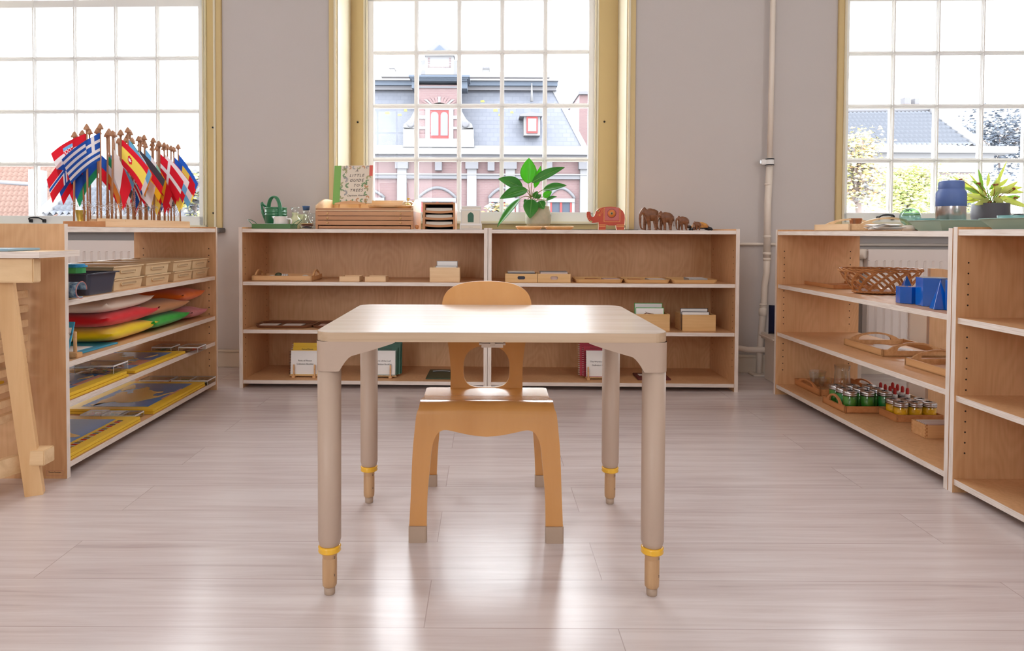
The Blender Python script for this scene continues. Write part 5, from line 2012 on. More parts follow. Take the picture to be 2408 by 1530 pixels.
b = MB(); b.box(.02, .09, .07, .11, .009, .0095, 'paper'); b.build('label_card', t)

# ================================================================ LEFT UNIT: TOP AND SHELVES
EPS = .0008
LT = UH - .008 + EPS
def LX_(px, y, py=700):
    return hit(px, py, 'y', y, LEFTF).x
# ---- flag stand
# its near right corner and far right corner, read on the unit's top
ys0 = .035
sx0, sx1 = LX_(248, ys0, 533), LX_(447, ys0, 536)
SW = .150
SL = sx1 - sx0
t = thing('flag_stand', 'long drilled wooden block full of little flags on top of the shelf unit', 'stand', at(LEFTF, sx0, ys0, LT))
b = MB(); b.box(0, SL, 0, SW, 0, .020, 'pale_wood', .001); b.build('lower_board', t)
b = MB(); b.box(0.14, SL, 0.001, SW - .001, .020, .030, 'pale_wood', .001); b.box(0.0, .14, 0.001, .03, .020, .030, 'pale_wood', .001); b.build('upper_board', t)
b = MB(); b.box(-.0008, 0, .0, SW, 0.0005, .0195, 'cherry'); b.build('end_face', t)
for k, c in {'fl_blue': (0.02, 0.09, 0.42), 'fl_navy': (0.015, 0.03, 0.16), 'fl_red': (0.62, 0.015, 0.03), 'fl_white': (0.75, 0.73, 0.75), 'fl_yellow': (0.8, 0.6, 0.1), 'fl_green': (0.02, 0.25, 0.11),
             'fl_orange': (0.78, 0.28, 0.05), 'fl_black': (0.06, 0.055, 0.07), 'fl_sky': (0.15, 0.42, 0.72), 'fl_mint': (0.25, 0.55, 0.42), 'fl_brown': (0.22, 0.12, 0.06), 'fl_gold': (0.8, 0.42, 0.02)}.items():
    m_ = mat(k, c, .7, spec=.2)
    thin_leaf(k, .45, 1.2)


def H(*c): return lambda u, v: 'fl_' + c[min(len(c) - 1, int(v * len(c)))]
def V(*c): return lambda u, v: 'fl_' + c[min(len(c) - 1, int(u * len(c)))]
def CROSS(f, x, inner=None, wd=.2, iw=.1, cx=.36):
    def g(u, v):
        a, b_ = abs(u - cx) * 1.5, abs(v - .5)
        if inner and (a < iw / 2 or b_ < iw / 2): return 'fl_' + inner
        if a < wd / 2 or b_ < wd / 2: return 'fl_' + x
        return 'fl_' + f
    return g
def greece(u, v):
    k = int(v * 9)
    if u < .37 and v < 5 / 9:
        return 'fl_white' if abs(u - .185) < .04 or abs(v - 2.5 / 9) < .056 else 'fl_blue'
    return 'fl_blue' if k % 2 == 0 else 'fl_white'
def spain(u, v):
    if .25 < v < .75:
        d = ((u - .33) / .09) ** 2 + ((v - .5) / .15) ** 2
        if d < 1: return 'fl_red' if d > .25 else 'fl_white'
        return 'fl_yellow'
    return 'fl_red'
def croatia(u, v):
    if abs(u - .5) < .13 and .26 < v < .66:
        return 'fl_red' if (int(u * 24) + int(v * 14)) % 2 else 'fl_white'
    if abs(u - .5) < .15 and .16 < v <= .26: return 'fl_sky'
    return H('red', 'white', 'blue')(u, v)
def cyprus(u, v):
    d = ((u - .5 - .15 * (.5 - v)) / .27) ** 2 + ((v - .42) / .16) ** 2
    if d < 1: return 'fl_orange' if (int(u * 31) * 7 + int(v * 23) * 5) % 3 else 'fl_brown'
    if .68 < v < .8 and abs(abs(u - .5) - .13) < .1: return 'fl_green'
    return 'fl_white'
def portugal(u, v):
    if ((u - .4) / .13) ** 2 + ((v - .5) / .2) ** 2 < 1: return 'fl_yellow' if ((u - .4) / .08) ** 2 + ((v - .5) / .12) ** 2 > 1 else 'fl_white'
    return 'fl_green' if u < .4 else 'fl_red'
def circ(f, c, r=.28):
    return lambda u, v: 'fl_' + (c if ((u - .5) * 1.5) ** 2 + (v - .5) ** 2 < r * r else f)
def swiss(u, v):
    a, b_ = abs(u - .5) * 1.5, abs(v - .5)
    return 'fl_white' if (a < .1 and b_ < .3) or (b_ < .1 and a < .3) else 'fl_red'
def uk(u, v):
    a, b_ = abs(u - .5) * 1.5, abs(v - .5)
    d = abs(a - b_)
    if a < .06 or b_ < .07: return 'fl_red'
    if a < .12 or b_ < .13: return 'fl_white'
    if d < .04: return 'fl_red'
    if d < .1: return 'fl_white'
    return 'fl_blue'
def czech(u, v):
    return 'fl_blue' if u < .5 and abs(v - .5) < .5 - u else ('fl_white' if v < .5 else 'fl_red')
def eu(u, v):
    a = math.atan2(v - .5, (u - .5) * 1.5); r = math.hypot(v - .5, (u - .5) * 1.5)
    return 'fl_yellow' if abs(r - .32) < .045 and math.cos(a * 12) > .1 else 'fl_blue'
def tri(c1, c2, c3):
    return lambda u, v: 'fl_' + (c1 if u < .45 and abs(v - .5) < (.45 - u) * 1.1 else (c2 if v < .5 else c3))
# (pattern, words, direction angle, droop, drop below finial)
RI, LE = 0.0, PI
# rows run from the near end of the stand to the far end; columns c0 (window side) .. c2 (room side)
FL = {
    (0, 0): (CROSS('red', 'white', 'blue', .22, .1), 'red with a white edged blue cross', LE - .1, .78, .02),
    (0, 1): (croatia, 'red white blue with a chequered shield', LE - .12, .40, .0),
    (0, 2): (greece, 'blue and white stripes with a corner cross', LE + .3, .62, .0),
    (1, 0): (H('white', 'blue', 'red'), 'white over blue over red', LE, .85, .03),
    (1, 1): (H('blue', 'blue', 'green'), 'blue over green', LE, .85, .05),
    (1, 2): (V('white', 'red'), 'white half and red half', RI, 1.1, .03),
    (2, 0): (swiss, 'red with a white cross', LE, .9, .035),
    (2, 1): (H('green', 'white', 'orange'), 'green white and orange bands', RI, 1.0, .06),
    (2, 2): (spain, 'red yellow red bands and a crest', RI - .25, .72, .0),
    (3, 0): (H('blue', 'red'), 'blue over red', RI, .8, .06),
    (3, 1): (H('sky', 'black', 'white'), 'pale blue black and white bands', RI - .2, .75, .065),
    (3, 2): (H('sky', 'white'), 'pale blue over white', RI, .95, .01),
    (4, 0): (circ('red', 'white', .2), 'red with a white disc', RI + .1, .9, .05),
    (4, 1): (uk, 'crossed red and white bars on blue', RI, .9, .06),
    (4, 2): (V('green', 'white', 'orange'), 'green white and orange uprights', RI - .1, .95, .01),
    (5, 0): (CROSS('white', 'blue', None, .2), 'white with a blue cross', RI, .8, .05),
    (5, 1): (cyprus, 'white with an orange land shape', RI - .25, .62, .08),
    (5, 2): (H('black', 'red', 'gold'), 'black red and gold bands', RI, .8, .02),
    (6, 0): (portugal, 'green and red with a yellow ring', RI, .9, .07),
    (6, 1): (CROSS('sky', 'yellow', None, .2), 'sky blue with a yellow cross', RI, .95, .04),
    (6, 2): (V('sky', 'white', 'mint', 'red'), 'pale blue white mint and red uprights', RI - .1, .95, .02),
    (7, 0): (V('blue', 'white', 'red'), 'blue white and red uprights', RI, .8, .05),
    (7, 1): (H('red', 'yellow'), 'red over yellow', RI, .9, .08),
    (7, 2): (V('black', 'gold', 'red'), 'black gold and red uprights', RI, 1.05, .06),
    (8, 0): (tri('red', 'white', 'green'), 'white and green with a red wedge', RI, .9, .04),
    (8, 1): (H('yellow', 'green', 'red'), 'yellow green and red bands', RI, .95, .06),
    (8, 2): (CROSS('red', 'white', None, .18), 'plain red with a white cross to the pole side', RI - .05, .8, .015),
    (9, 0): (V('green', 'white', 'red'), 'green white and red uprights', RI, .9, .05),
    (9, 1): (H('red', 'white', 'red'), 'red white and red bands', RI, .9, .06),
    (9, 2): (H('white', 'sky', 'red'), 'white pale blue and red bands', RI, .8, .015),
    (10, 0): (eu, 'blue with a ring of yellow stars', RI, .85, .06),
    (10, 1): (czech, 'white and red with a blue wedge', RI, .85, .03),
    (10, 2): (H('red', 'white', 'sky'), 'red white and pale blue bands', RI, .85, .03),
    (11, 0): (H('white', 'green', 'red'), 'white green and red bands', RI, .8, .04),
    (11, 1): (H('blue', 'yellow'), 'blue over yellow', RI, .9, .05),
    (11, 2): (V('blue', 'yellow', 'red'), 'blue yellow and red uprights', RI, .86, .01),
    (12, 0): (H('red', 'black'), 'red over black', RI, .8, .05),
    (12, 1): (V('red', 'yellow'), 'red half and yellow half', RI, .9, .05),
    (12, 2): (H('blue', 'red', 'yellow'), 'blue red and yellow bands', RI, .95, .01),
}
random.seed(11)
NR = 13
for (r, c), (pat, words_, ang, droop, drop) in FL.items():
    x = sx0 + .03 + (SL - .07) * (r / (NR - 1)) ** .96
    yl = ys0 + SW - .02 - c * .052 + random.uniform(-.006, .006)
    hp = .318 + random.uniform(-.012, .012) - (0.02 if r == 0 and c == 0 else 0)
    base_z = LT + (.030 if r >= 2 or False else .020) + .0005
    if x - sx0 < .15 and yl - ys0 > .03:
        base_z = LT + .0205
    t = thing('table_flag', 'little flag on a wooden pole, ' + words_, 'flag', at(LEFTF, x, yl, base_z), 'little flags in the drilled stand')
    lean_x, lean_y = random.uniform(-.008, .008), random.uniform(-.008, .008)
    P_ = lambda z: Vector((lean_x * z / hp, lean_y * z / hp, z))
    b = MB(); b.tube([P_(0), P_(hp)], .0034, 'pole_wood', 8); b.build('pole', t)
    b = MB(); b.lathe([(.0045, -.004), (.0045, .0), (.0115, .001), (.012, .004), (.009, .011), (.0045, .02), (0, .024)], 'pole_wood', 10, Matrix.Translation(P_(hp)), cap=False); b.build('finial', t)
    # world direction of the fly: 0 = towards +x of the room; local frame is turned a quarter, so convert
    wa = ang - math.atan2(LEFTF.to_3x3().col[0].y, LEFTF.to_3x3().col[0].x)
    dv = Vector((math.cos(wa), math.sin(wa), 0))
    nv = Vector((-dv.y, dv.x, 0))
    top = hp - .012 - drop
    ph = random.uniform(0, 6)
    FW, FH = .158, .098
    def fn(u, v, dv=dv, nv=nv, top=top, ph=ph, droop=droop, P_=P_):
        d_ = droop - .08 + .14 * u
        p = P_(top - v * FH * (1 - .12 * u)) + Vector((0, 0, 0))
        p = p + dv * (u * FW * math.cos(d_)) - Vector((0, 0, 1)) * (u * FW * math.sin(d_))
        p = p - dv * (.30 * u * v * FH) + nv * (.007 * math.sin(3.2 * u + 1.5 * v + ph) * u + .004)
        return p
    b = MB(); b.grid(fn, 36, 27, None, True, matfn=pat); b.build('cloth', t)
    b = MB()
    pts = []
    z0_ = random.uniform(.03, .05)
    for k in range(22):
        a = k * .9
        rr_ = .0045 if k < 14 else .006 + (k - 14) * .0012
        pts.append(P_(z0_ + (k * .0022 if k < 14 else .03 - (k - 14) * .003)) + Vector((rr_ * math.cos(a), rr_ * math.sin(a), 0)))
    b.tube(pts, .0008, 'cord_white', 4)
    for k in range(2):
        s = random.uniform(0, 6)
        b.tube([P_(z0_ + .01), P_(z0_ + .022) + Vector((.012 * math.cos(s), .012 * math.sin(s), 0)), P_(z0_ + .012) + Vector((.019 * math.cos(s), .019 * math.sin(s), 0)), P_(z0_ - .004) + Vector((.012 * math.cos(s + .4), .012 * math.sin(s + .4), 0)), P_(z0_ - .02) + Vector((.016 * math.cos(s + .3), .016 * math.sin(s + .3), 0))], .0008, 'cord_white', 4)
    b.build('cord', t)
# gold vase on the sill behind the flags
vv = .05
t0 = at(WALL, ux(190, vv, 490), vv, SILL + EPS)
b = MB(); b.lathe([(0, 0), (.026, 0), (.028, .006), (.018, .02), (.02, .05), (.03, .1), (.032, .102), (.029, .1), (.018, .05), (.015, .02), (0, .01)], 'gold', 24, cap=False)
tag(b.build('brass_vase', mx=t0), 'small golden vase on the window sill behind the nearest flag poles', 'vase')

# ---- letter trays on the upper shelf
Z = LZ[0] + EPS


def letter_tray(label, mx, w, d, h):
    t = thing('letter_tray', label, 'tray', mx, 'beige stacking trays on the upper shelf')
    b = MB()
    T, ins = .003, .006
    # tapered tray: outline bottom smaller than the rim
    def ring(i, z): return [(i, i, z), (w - i, i, z), (w - i, d - i, z), (i, d - i, z)]
    R_ = [ring(ins, 0), ring(.001, h - .004), ring(-.004, h - .004), ring(-.004, h), ring(.001 + T, h), ring(ins + T, .003)]
    vs = [p for r_ in R_ for p in r_]
    fs = [(3, 2, 1, 0), (20, 21, 22, 23)]
    for k in range(5):
        for i in range(4):
            j = (i + 1) % 4
            fs.append((k * 4 + i, k * 4 + j, k * 4 + 4 + j, k * 4 + 4 + i))
    b.add(vs, fs, 'tray_beige')
    b.build('body', t)
    b = MB()
    sl = []
    hw, hr = w * .27, .0062
    for i in range(20):
        a = 2 * PI * i / 20
        sl.append(((hw - hr if math.cos(a) >= 0 else -hw + hr) + hr * math.cos(a) + w / 2, h * .55 + hr * math.sin(a)))
    si = [((x - w / 2) * .93 + w / 2, (z - h * .55) * .66 + h * .55 - .0005) for x, z in sl]
    b.prism(sl, [si], -.0012, .004, 'tray_beige', 'y')
    b.prism(si, [], .0005, .003, 'tray_recess', 'y')
    b.build('grip', t)
    return t


cols = [(268.6, 336, 'first from the charcoal bin'), (345, 399, 'second from the charcoal bin'), (410, 453, 'third from the charcoal bin'), (455, 489.5, 'last, at the far panel')]
for (pa, pb, wh) in cols:
    xa, xb = LX_(pa, .03, 680), LX_(pb, .03, 660)
    letter_tray('beige stacking tray, lower one of the pair ' + wh, at(LEFTF, xa, .03, Z), xb - xa, .33, .042)
    letter_tray('beige stacking tray, upper one of the pair ' + wh, at(LEFTF, xa, .032, Z + .0426), xb - xa, .33, .046)
# black bin
pA = hit(232, 700, 'z', Z, LEFTF)
xa, xb = LX_(205, .02, 695) , LX_(275, .02, 690)
xa = max(xa, .06)
t = thing('charcoal_bin', 'charcoal plastic bin with a flared rim on the upper shelf', 'bin', at(LEFTF, xa, .012, Z))
w_, d_, h_ = LX_(281, .012, 690) - xa, .20, .075
b = MB()
rings = [rrect(w_ - .03, d_ - .03, .012, 4, w_ / 2, d_ / 2), rrect(w_ - .008, d_ - .008, .016, 4, w_ / 2, d_ / 2), rrect(w_ + .012, d_ + .012, .018, 4, w_ / 2, d_ / 2), rrect(w_ + .012, d_ + .012, .018, 4, w_ / 2, d_ / 2), rrect(w_ - .014, d_ - .014, .014, 4, w_ / 2, d_ / 2), rrect(w_ - .034, d_ - .034, .01, 4, w_ / 2, d_ / 2)]
zs_ = [0, h_ - .005, h_ - .004, h_, h_ - .001, .004]
n = len(rings[0])
vs = [(p[0], p[1], z) for r_, z in zip(rings, zs_) for p in r_]
fs = [tuple(reversed(range(n))), tuple(range(5 * n, 6 * n))] + [(k * n + i, k * n + (i + 1) % n, (k + 1) * n + (i + 1) % n, (k + 1) * n + i) for k in range(5) for i in range(n)]
b.add(vs, fs, 'charcoal', False); b.build('body', t)
# blue lidded box resting on the bin's near rim and cloth pouch
t = thing('lunch_box', 'green food box with a bright blue lid resting on the charcoal bin', 'box', at(LEFTF, xa - .012 + 0, .03, Z + h_ + EPS))
ww = LX_(217, .03, 655) - xa + .012
b = MB(); b.prism(rrect(ww - .008, .15, .02, 5, ww / 2, .085), [], 0, .020, 'green_box', 'z'); b.build('body', t)
b = MB(); b.prism(rrect(ww, .158, .022, 5, ww / 2, .085), [], .020, .026, 'blue_lid', 'z'); b.prism(rrect(ww - .012, .146, .02, 5, ww / 2, .085), [], .026, .031, 'blue_lid', 'z'); b.build('lid', t)
t = thing('fabric_roll', 'rolled blue leaf-patterned cloth with red piping at the shelf edge', 'cloth roll', at(LEFTF, .022, -.018, Z))
b = MB()
def cl(u, v, o=0.0):
    a = -PI * .62 + PI * 1.62 * v
    r_ = .026 + o
    return Vector((.034 - r_ * .85 * math.cos(a), .13 - .13 * u + .004 * math.sin(5 * v), .0285 + r_ * math.sin(a) * 1.0))
b.grid(lambda u, v: cl(u, v), 8, 18, 'fabric_blue'); b.build('cloth', t, mods=[('SOLIDIFY', {'thickness': .003})])
b = MB(); b.tube([cl(1, k / 18, .001) for k in range(19)], .0015, 'piping_red', 6); b.build('piping', t)


# ---- felt cushions
def cushion(label, m, cx, cy, z, w, d, h, rz=0.0, sag=None, nseed=0):
    random.seed(nseed)
    b = MB()
    ph = [random.uniform(0, 6) for _ in range(4)]
    def fn(s):
        def g(u, v):
            x, y_ = u * 2 - 1, v * 2 - 1
            k = (1 - abs(x) ** 3.2) * (1 - abs(y_) ** 3.2)
            k = max(0, k) ** .56
            pin = 1 - .07 * (1 - abs(y_) ** 2) * abs(x) ** 8 if False else 1
            X_ = x * w / 2 * (1 - .06 * (1 - y_ * y_) * abs(x) ** 4)
            Y_ = y_ * d / 2 * (1 - .06 * (1 - x * x) * abs(y_) ** 4)
            zz_ = s * h / 2 * k * (1 if s > 0 else .96)
            cor = (abs(x) * abs(y_)) ** 6
            wob = .0022 * math.sin(7 * x + ph[0]) * math.sin(6 * y_ + ph[1]) * k
            edge = .0035 * math.sin(16 * (x + y_) + ph[2]) * (1 - k) * (1 if max(abs(x), abs(y_)) > .97 else 0)
            return Vector((X_, Y_, h / 2 + zz_ + wob * (s > 0) + edge + cor * h * .25))
        return g
    b.grid(fn(1), 30, 30, m); b.grid(fn(-1), 30, 30, m)
    return tag(b.build('felt_cushion', mx=at(LEFTF, cx, cy, z, rz)), label, 'cushion', 'felt cushions on the middle shelf')


Zc_ = LZ[1] + EPS
p1_ = hit(276, 815, 'z', Zc_, LEFTF); p2_ = hit(371, 779, 'z', Zc_, LEFTF)
cw = (p2_ - p1_).length + .005
ccx = (p1_.x + p2_.x) / 2
CD = .30
cushion('bright yellow felt cushion at the bottom of the near stack', 'felt_yellow', ccx + .003, .025 + CD / 2, Zc_, cw, CD, .064, .02, nseed=1)
cushion('red felt cushion between the yellow and cream ones', 'felt_red', ccx + .005, .03 + CD / 2, Zc_ + .054, cw, CD, .066, -.03, nseed=2)
cushion('cream felt cushion on top of the near stack', 'felt_cream', ccx - .02, .03 + CD / 2, Zc_ + .109, cw + .01, CD, .062, .03, nseed=3)
g1, g2 = hit(360, 791, 'z', Zc_, LEFTF), hit(449, 757, 'z', Zc_, LEFTF)
gx = (g1.x + g2.x) / 2
gw = g2.x - g1.x
cushion('green felt cushion at the bottom of the far stack', 'felt_green', gx + .055, .03 + CD / 2, Zc_, gw - .05, CD, .062, .03, nseed=4)
cushion('brown felt cushion resting on the green one', 'felt_brown', gx + .03, .035 + CD / 2, Zc_ + .054, gw - .02, CD, .064, -.04, nseed=5)
far = LL - TH - .006
cushion('pink felt cushion at the far panel under the orange one', 'felt_pink', far - .105, .03 + CD / 2, Zc_, .185, CD, .055, 0, nseed=6)
cushion('orange felt cushion on top, nearest the far panel', 'felt_orange', far - .145, .04 + CD / 2, Zc_ + .082, .27, CD, .066, .02, nseed=7)
flat('white paper label lying on the brown felt cushion', at(LEFTF, gx - .06, .14, Zc_ + .1075), .13, .1, .001, 'paper', group='labels on the cushions')
flat('cream paper label lying on the orange felt cushion', at(LEFTF, far - .17, .2, Zc_ + .1395), .14, .1, .001, 'card_pink', group='labels on the cushions')
# ---- booklets and peg
t = thing('lesson_booklet', 'blue booklet with a white label leaning by the near panel', 'booklet', at(LEFTF, .034, .02, Zc_ + .003) @ Matrix.Rotation(math.radians(22), 4, 'Y'))
b = MB(); b.box(0, .006, 0, .21, 0, .125, 'booklet_blue', .001); b.build('cover', t)
b = MB(); b.box(.006, .0065, .0, .15, .06, .105, 'paper'); b.box(-.0005, 0, .004, .15, .055, .105, 'paper'); b.build('label_paper', t)
text_part('label_text', 'der Flagge', .02, 'ink', t, Matrix.Translation((-.0008, .04, .085)) @ Matrix.Rotation(-PI / 2, 4, 'Z') @ UPR, shear=.3)
p = hit(176, 845, 'z', Zc_, LEFTF)
t = thing('peg_stand', 'small wooden block with one upright peg at the near end', 'peg stand', at(LEFTF, LX_(177, .034, 840), .012, Zc_))
px1_ = LX_(195, .012, 840) - LX_(177, .034, 840)
b = MB(); b.box(-.028, px1_, 0, .09, 0, .016, 'beech', .002); b.build('base', t)
b = MB(); b.lathe([(.0055, .016), (.0055, .08), (.004, .083), (0, .0835)], 'beech', 14, Matrix.Translation((.0, .022, 0)), cap=False); b.build('peg', t)
p = hit(206, 838, 'z', Zc_, LEFTF); 
p.x = LX_(195, .012, 840) + .004
bl_ = LX_(268, .05, 822) - p.x
b = MB(); b.box(0, bl_, 0, .21, 0, .006, 'booklet_blue', .001); b.box(.008, bl_ * .6, .03, .2, .006, .0065, 'paper')
t = thing('spiral_booklet', 'blue spiral booklet lying flat in front of the yellow cushion', 'booklet', at(LEFTF, p.x + .0, .045, Zc_, -.04))
b.build('cover', t)
b = MB()
for k in range(12):
    b.tube([(-.002 + .0 + .1 * 0 + .004 * math.cos(a_), .008 + k * .017, .004 + .0035 * math.sin(a_)) for a_ in [2 * PI * j / 8 for j in range(8)]], .0008, 'white', 4, closed=True)
b.build('spiral', t)

# ---- puzzle maps
NA = [(.05, .93), (.02, .84), (.1, .86), (.2, .9), (.3, .88), (.42, .86), (.5, .9), (.6, .86), (.58, .78), (.5, .72), (.56, .66), (.62, .72), (.7, .76), (.72, .7), (.82, .64), (.78, .56), (.7, .52), (.66, .44), (.62, .38), (.6, .3), (.62, .22), (.58, .2), (.55, .28), (.48, .28), (.42, .24), (.42, .16), (.5, .12), (.56, .08), (.6, .02), (.56, .03), (.48, .08), (.36, .12), (.28, .22), (.2, .3), (.15, .42), (.14, .54), (.18, .66), (.14, .76)]
GL = [(.68, .98), (.62, .9), (.7, .86), (.74, .78), (.8, .82), (.9, .9), (.94, .97), (.8, .99)]
SA = [(.3, .96), (.42, .95), (.55, .86), (.66, .8), (.8, .68), (.74, .56), (.68, .42), (.58, .34), (.5, .24), (.46, .12), (.42, .03), (.38, .08), (.38, .24), (.34, .42), (.3, .54), (.2, .66), (.22, .78)]
AS = [(.08, .6), (.14, .8), (.24, .72), (.34, .86), (.5, .92), (.68, .9), (.9, .84), (.96, .74), (.84, .7), (.8, .58), (.74, .66), (.68, .54), (.72, .42), (.62, .36), (.56, .24), (.52, .38), (.44, .32), (.38, .12), (.32, .34), (.22, .42), (.16, .34), (.1, .46)]
ISL = [(.62, .2), (.7, .12), (.82, .1), (.86, .14), (.74, .18)]


def map_board(label, mx, L, D, lands, pink=None, flags=False, group=None, H_=.010, slab=True):
    """L along local x, D along local y (front edge y = 0)"""
    t = thing('puzzle_map', label, 'puzzle map', mx, 'wooden puzzle maps')
    b = MB(); b.box(0, L, 0, D, 0, H_, 'map_yellow', .0015); b.build('board', t)
    bo = .042
    b = MB(); b.box(bo, L - bo, bo + (.03 if flags else 0), D - bo, H_, H_ + .0006, 'map_blue'); b.build('sea', t)
    b = MB()
    W2, D2 = L - 2 * bo, D - 2 * bo - (.03 if flags else 0)
    y0_ = bo + (.03 if flags else 0)
    for ld in lands:
        b.prism([(bo + W2 * p[0], y0_ + D2 * p[1]) for p in ld], [], H_ + .0006, H_ + .0014, 'map_land', 'z')
    b.build('land', t)
    if pink:
        b = MB()
        for (a0, a1, b0, b1) in pink:
            b.box(bo + W2 * a0, bo + W2 * a1, y0_ + D2 * b0, y0_ + D2 * b1, H_ + .0006, H_ + .0009, 'map_pink')
        b.build('neighbour_land', t)
    if flags:
        b = MB()
        cs = ['fl_red', 'fl_white', 'fl_blue', 'fl_red', 'fl_yellow', 'fl_green', 'fl_white', 'fl_navy', 'fl_red']
        for k in range(26):
            x_ = bo + .01 + k * (W2 - .02) / 26
            for s in range(3):
                b.box(x_ + s * .0035, x_ + s * .0035 + .0035, bo - .006, bo + .014, H_, H_ + .0005, cs[(k * 2 + s * 3 + k // 4) % 9])
        b.build('flag_strip', t)
    return t


def rot_r(pts):   # photo shows the maps facing the room: turn the outline a quarter so north points to the window
    return pts


zb_ = LZB + EPS
q1, q2, q3 = hit(368, 974, 'z', zb_, LEFTF), hit(481, 907, 'z', zb_, LEFTF), hit(168, 972, 'z', zb_, LEFTF)
Lm, Dm = (q2 - q1).length, .355
mx = at(LEFTF, q1.x, max(.008, q1.y), zb_)
map_board('yellow framed map board below, carrying the northern continent map', mx, Lm, Dm, [], H_=.009)
map_board('puzzle map of the northern continent with an icy island, on blue', at(LEFTF, q1.x + .002, max(.008, q1.y) + .002, zb_ + .0098), Lm, Dm, [NA, GL], pink=[(.3, .75, 0, .03)])
s2 = hit(335, 990.6, 'z', zb_, LEFTF)
mxs = at(LEFTF, .024, max(.008, s2.y), zb_)
map_board('yellow framed map board below, carrying the southern continent map', mxs, s2.x - .024, Dm, [], H_=.009)
map_board('puzzle map of the southern continent with a strip of flags, nearest the near panel', at(LEFTF, .025, max(.008, s2.y) + .001, zb_ + .0098), s2.x - .026, Dm, [SA], flags=True)
z3_ = LZ[2] + EPS
e2 = hit(318, 884, 'z', z3_, LEFTF); e3 = hit(330, 878, 'z', z3_, LEFTF); e4 = hit(443, 830, 'z', z3_, LEFTF)
map_board('lower yellow framed map board on the second shelf up', at(LEFTF, .024, .01, z3_), e2.x - .024, Dm, [], H_=.009)
map_board('puzzle map of an eastern continent under the clear pin box', at(LEFTF, .025, .014, z3_ + .0098), e2.x - .03, Dm, [AS, ISL], pink=[(.3, .9, 0, .08)])
map_board('puzzle map lying beyond the clear pin box on the second shelf up', at(LEFTF, e3.x, .01, z3_), e4.x - e3.x, Dm, [AS, ISL], pink=[(.2, .5, 0, .2), (.6, .95, .8, 1)])


def pin_box(label, mx, w, d, h, cols_, cl_label, grp='clear boxes of flag pins'):
    t = thing('clear_box', label, 'box', mx, grp)
    b = MB()
    T = .0015
    b.box(0, w, 0, d, 0, T, 'acrylic'); b.box(0, w, 0, T, T, h, 'acrylic'); b.box(0, w, d - T, d, T, h, 'acrylic'); b.box(0, T, T, d - T, T, h, 'acrylic'); b.box(w - T, w, T, d - T, T, h, 'acrylic')
    b.build('body', t)
    b = MB(); b.box(-.001, w + .001, -.001, d + .001, h + .0003, h + .002, 'acrylic')
    for (x0, x1, y0, y1) in ((0, w, -.0012, -.0004), (0, w, d + .0004, d + .0012), (-.0012, -.0004, 0, d), (w + .0004, w + .0012, 0, d)):
        b.box(x0, x1, y0, y1, h - .004, h + .001, 'cord_white')
    for (x0, y0) in ((0, 0), (w, 0), (0, d), (w, d)):
        b.box(x0 - .0006, x0 + .0006, y0 - .0006, y0 + .0006, 0.001, h, 'cord_white')
    b.build('lid', t)
    b = MB()
    for k in range(46):
        x, y_ = random.uniform(.012, w - .012), random.uniform(.012, d - .012)
        z = .0035 + h * .5 * random.random()
        a = random.uniform(0, PI)
        m_ = Matrix.Translation((x, y_, z)) @ Matrix.Rotation(a, 4, 'Z') @ Matrix.Rotation(random.uniform(-.15, .15), 4, 'Y')
        b.box(-.009, .007, -.005, .005, 0, .0006, random.choice(cols_), mx=m_)
    return tag(b.build('flag_pins', mx=mx), cl_label, 'flag pins', None, 'stuff')


random.seed(3)
kx = hit(222, 983, 'z', zb_, LEFTF)
pin_box('clear box of pink and red flag pins, nearest on the bottom shelf', at(LEFTF, hit(198, 985, 'z', zb_, LEFTF).x * 0 + s2.x + .008, kx.y - .04, zb_), .075, .075, .022, ['fl_red', 'card_pink', 'fl_white'], 'pink and red paper flag pins in the near clear box')
yb2 = hit(262, 985, 'z', zb_, LEFTF).y
pin_box('clear box of green flag pins beside the pink one on the bottom shelf', at(LEFTF, s2.x + .009, yb2 - .045, zb_), .07, .07, .02, ['fl_green', 'bk_green'], 'green paper flag pins in the near green box')
yb3 = hit(300, 985, 'z', zb_, LEFTF).y
pin_box('clear box of grey-green pins at the edge of the southern map', at(LEFTF, s2.x + .008, yb3 - .04, zb_), .072, .07, .02, ['fl_mint', 'fl_green', 'fl_white'], 'grey-green flag pins in the box at the shelf edge')
xx = q2.x + .006
def yat(px, py, x): return hit(px, py, 'x', x, LEFTF).y
for (pa, pb, py, cs_, l1, l2) in ((327, 396, 903, ['fl_red', 'map_pink', 'fl_red'], 'clear box of red flag pins behind the northern map', 'red paper flag pins behind the northern map'),
                                  (403, 443, 905, ['fl_green', 'jar_green'], 'clear box of green flag pins behind the northern map, middle of three', 'green paper flag pins behind the northern map'),
                                  (446, 488, 907, ['fl_black', 'bk_green', 'ink_grey'], 'clear box of dark flag pins by the far panel', 'dark paper flag pins by the far panel')):
    y1_, y0_ = yat(pa, py, xx), yat(pb, py, xx)
    pin_box(l1, at(LEFTF, xx, y0_, zb_), .1, y1_ - y0_, .024, cs_, l2)
zt = z3_ + .0098 + .0118
p = hit(288, 878, 'z', zt, LEFTF); p0_ = hit(222, 878, 'z', zt, LEFTF)
pin_box('clear box of mixed flag pins standing on the eastern map', at(LEFTF, p.x - .01, max(.03, p.y - .0), zt), .10, .14, .03, ['fl_brown', 'fl_blue', 'fl_white', 'fl_mint', 'brown_bract', 'card_pink'], 'mixed coloured flag pins in the box on the eastern map')
xx = e4.x + .012
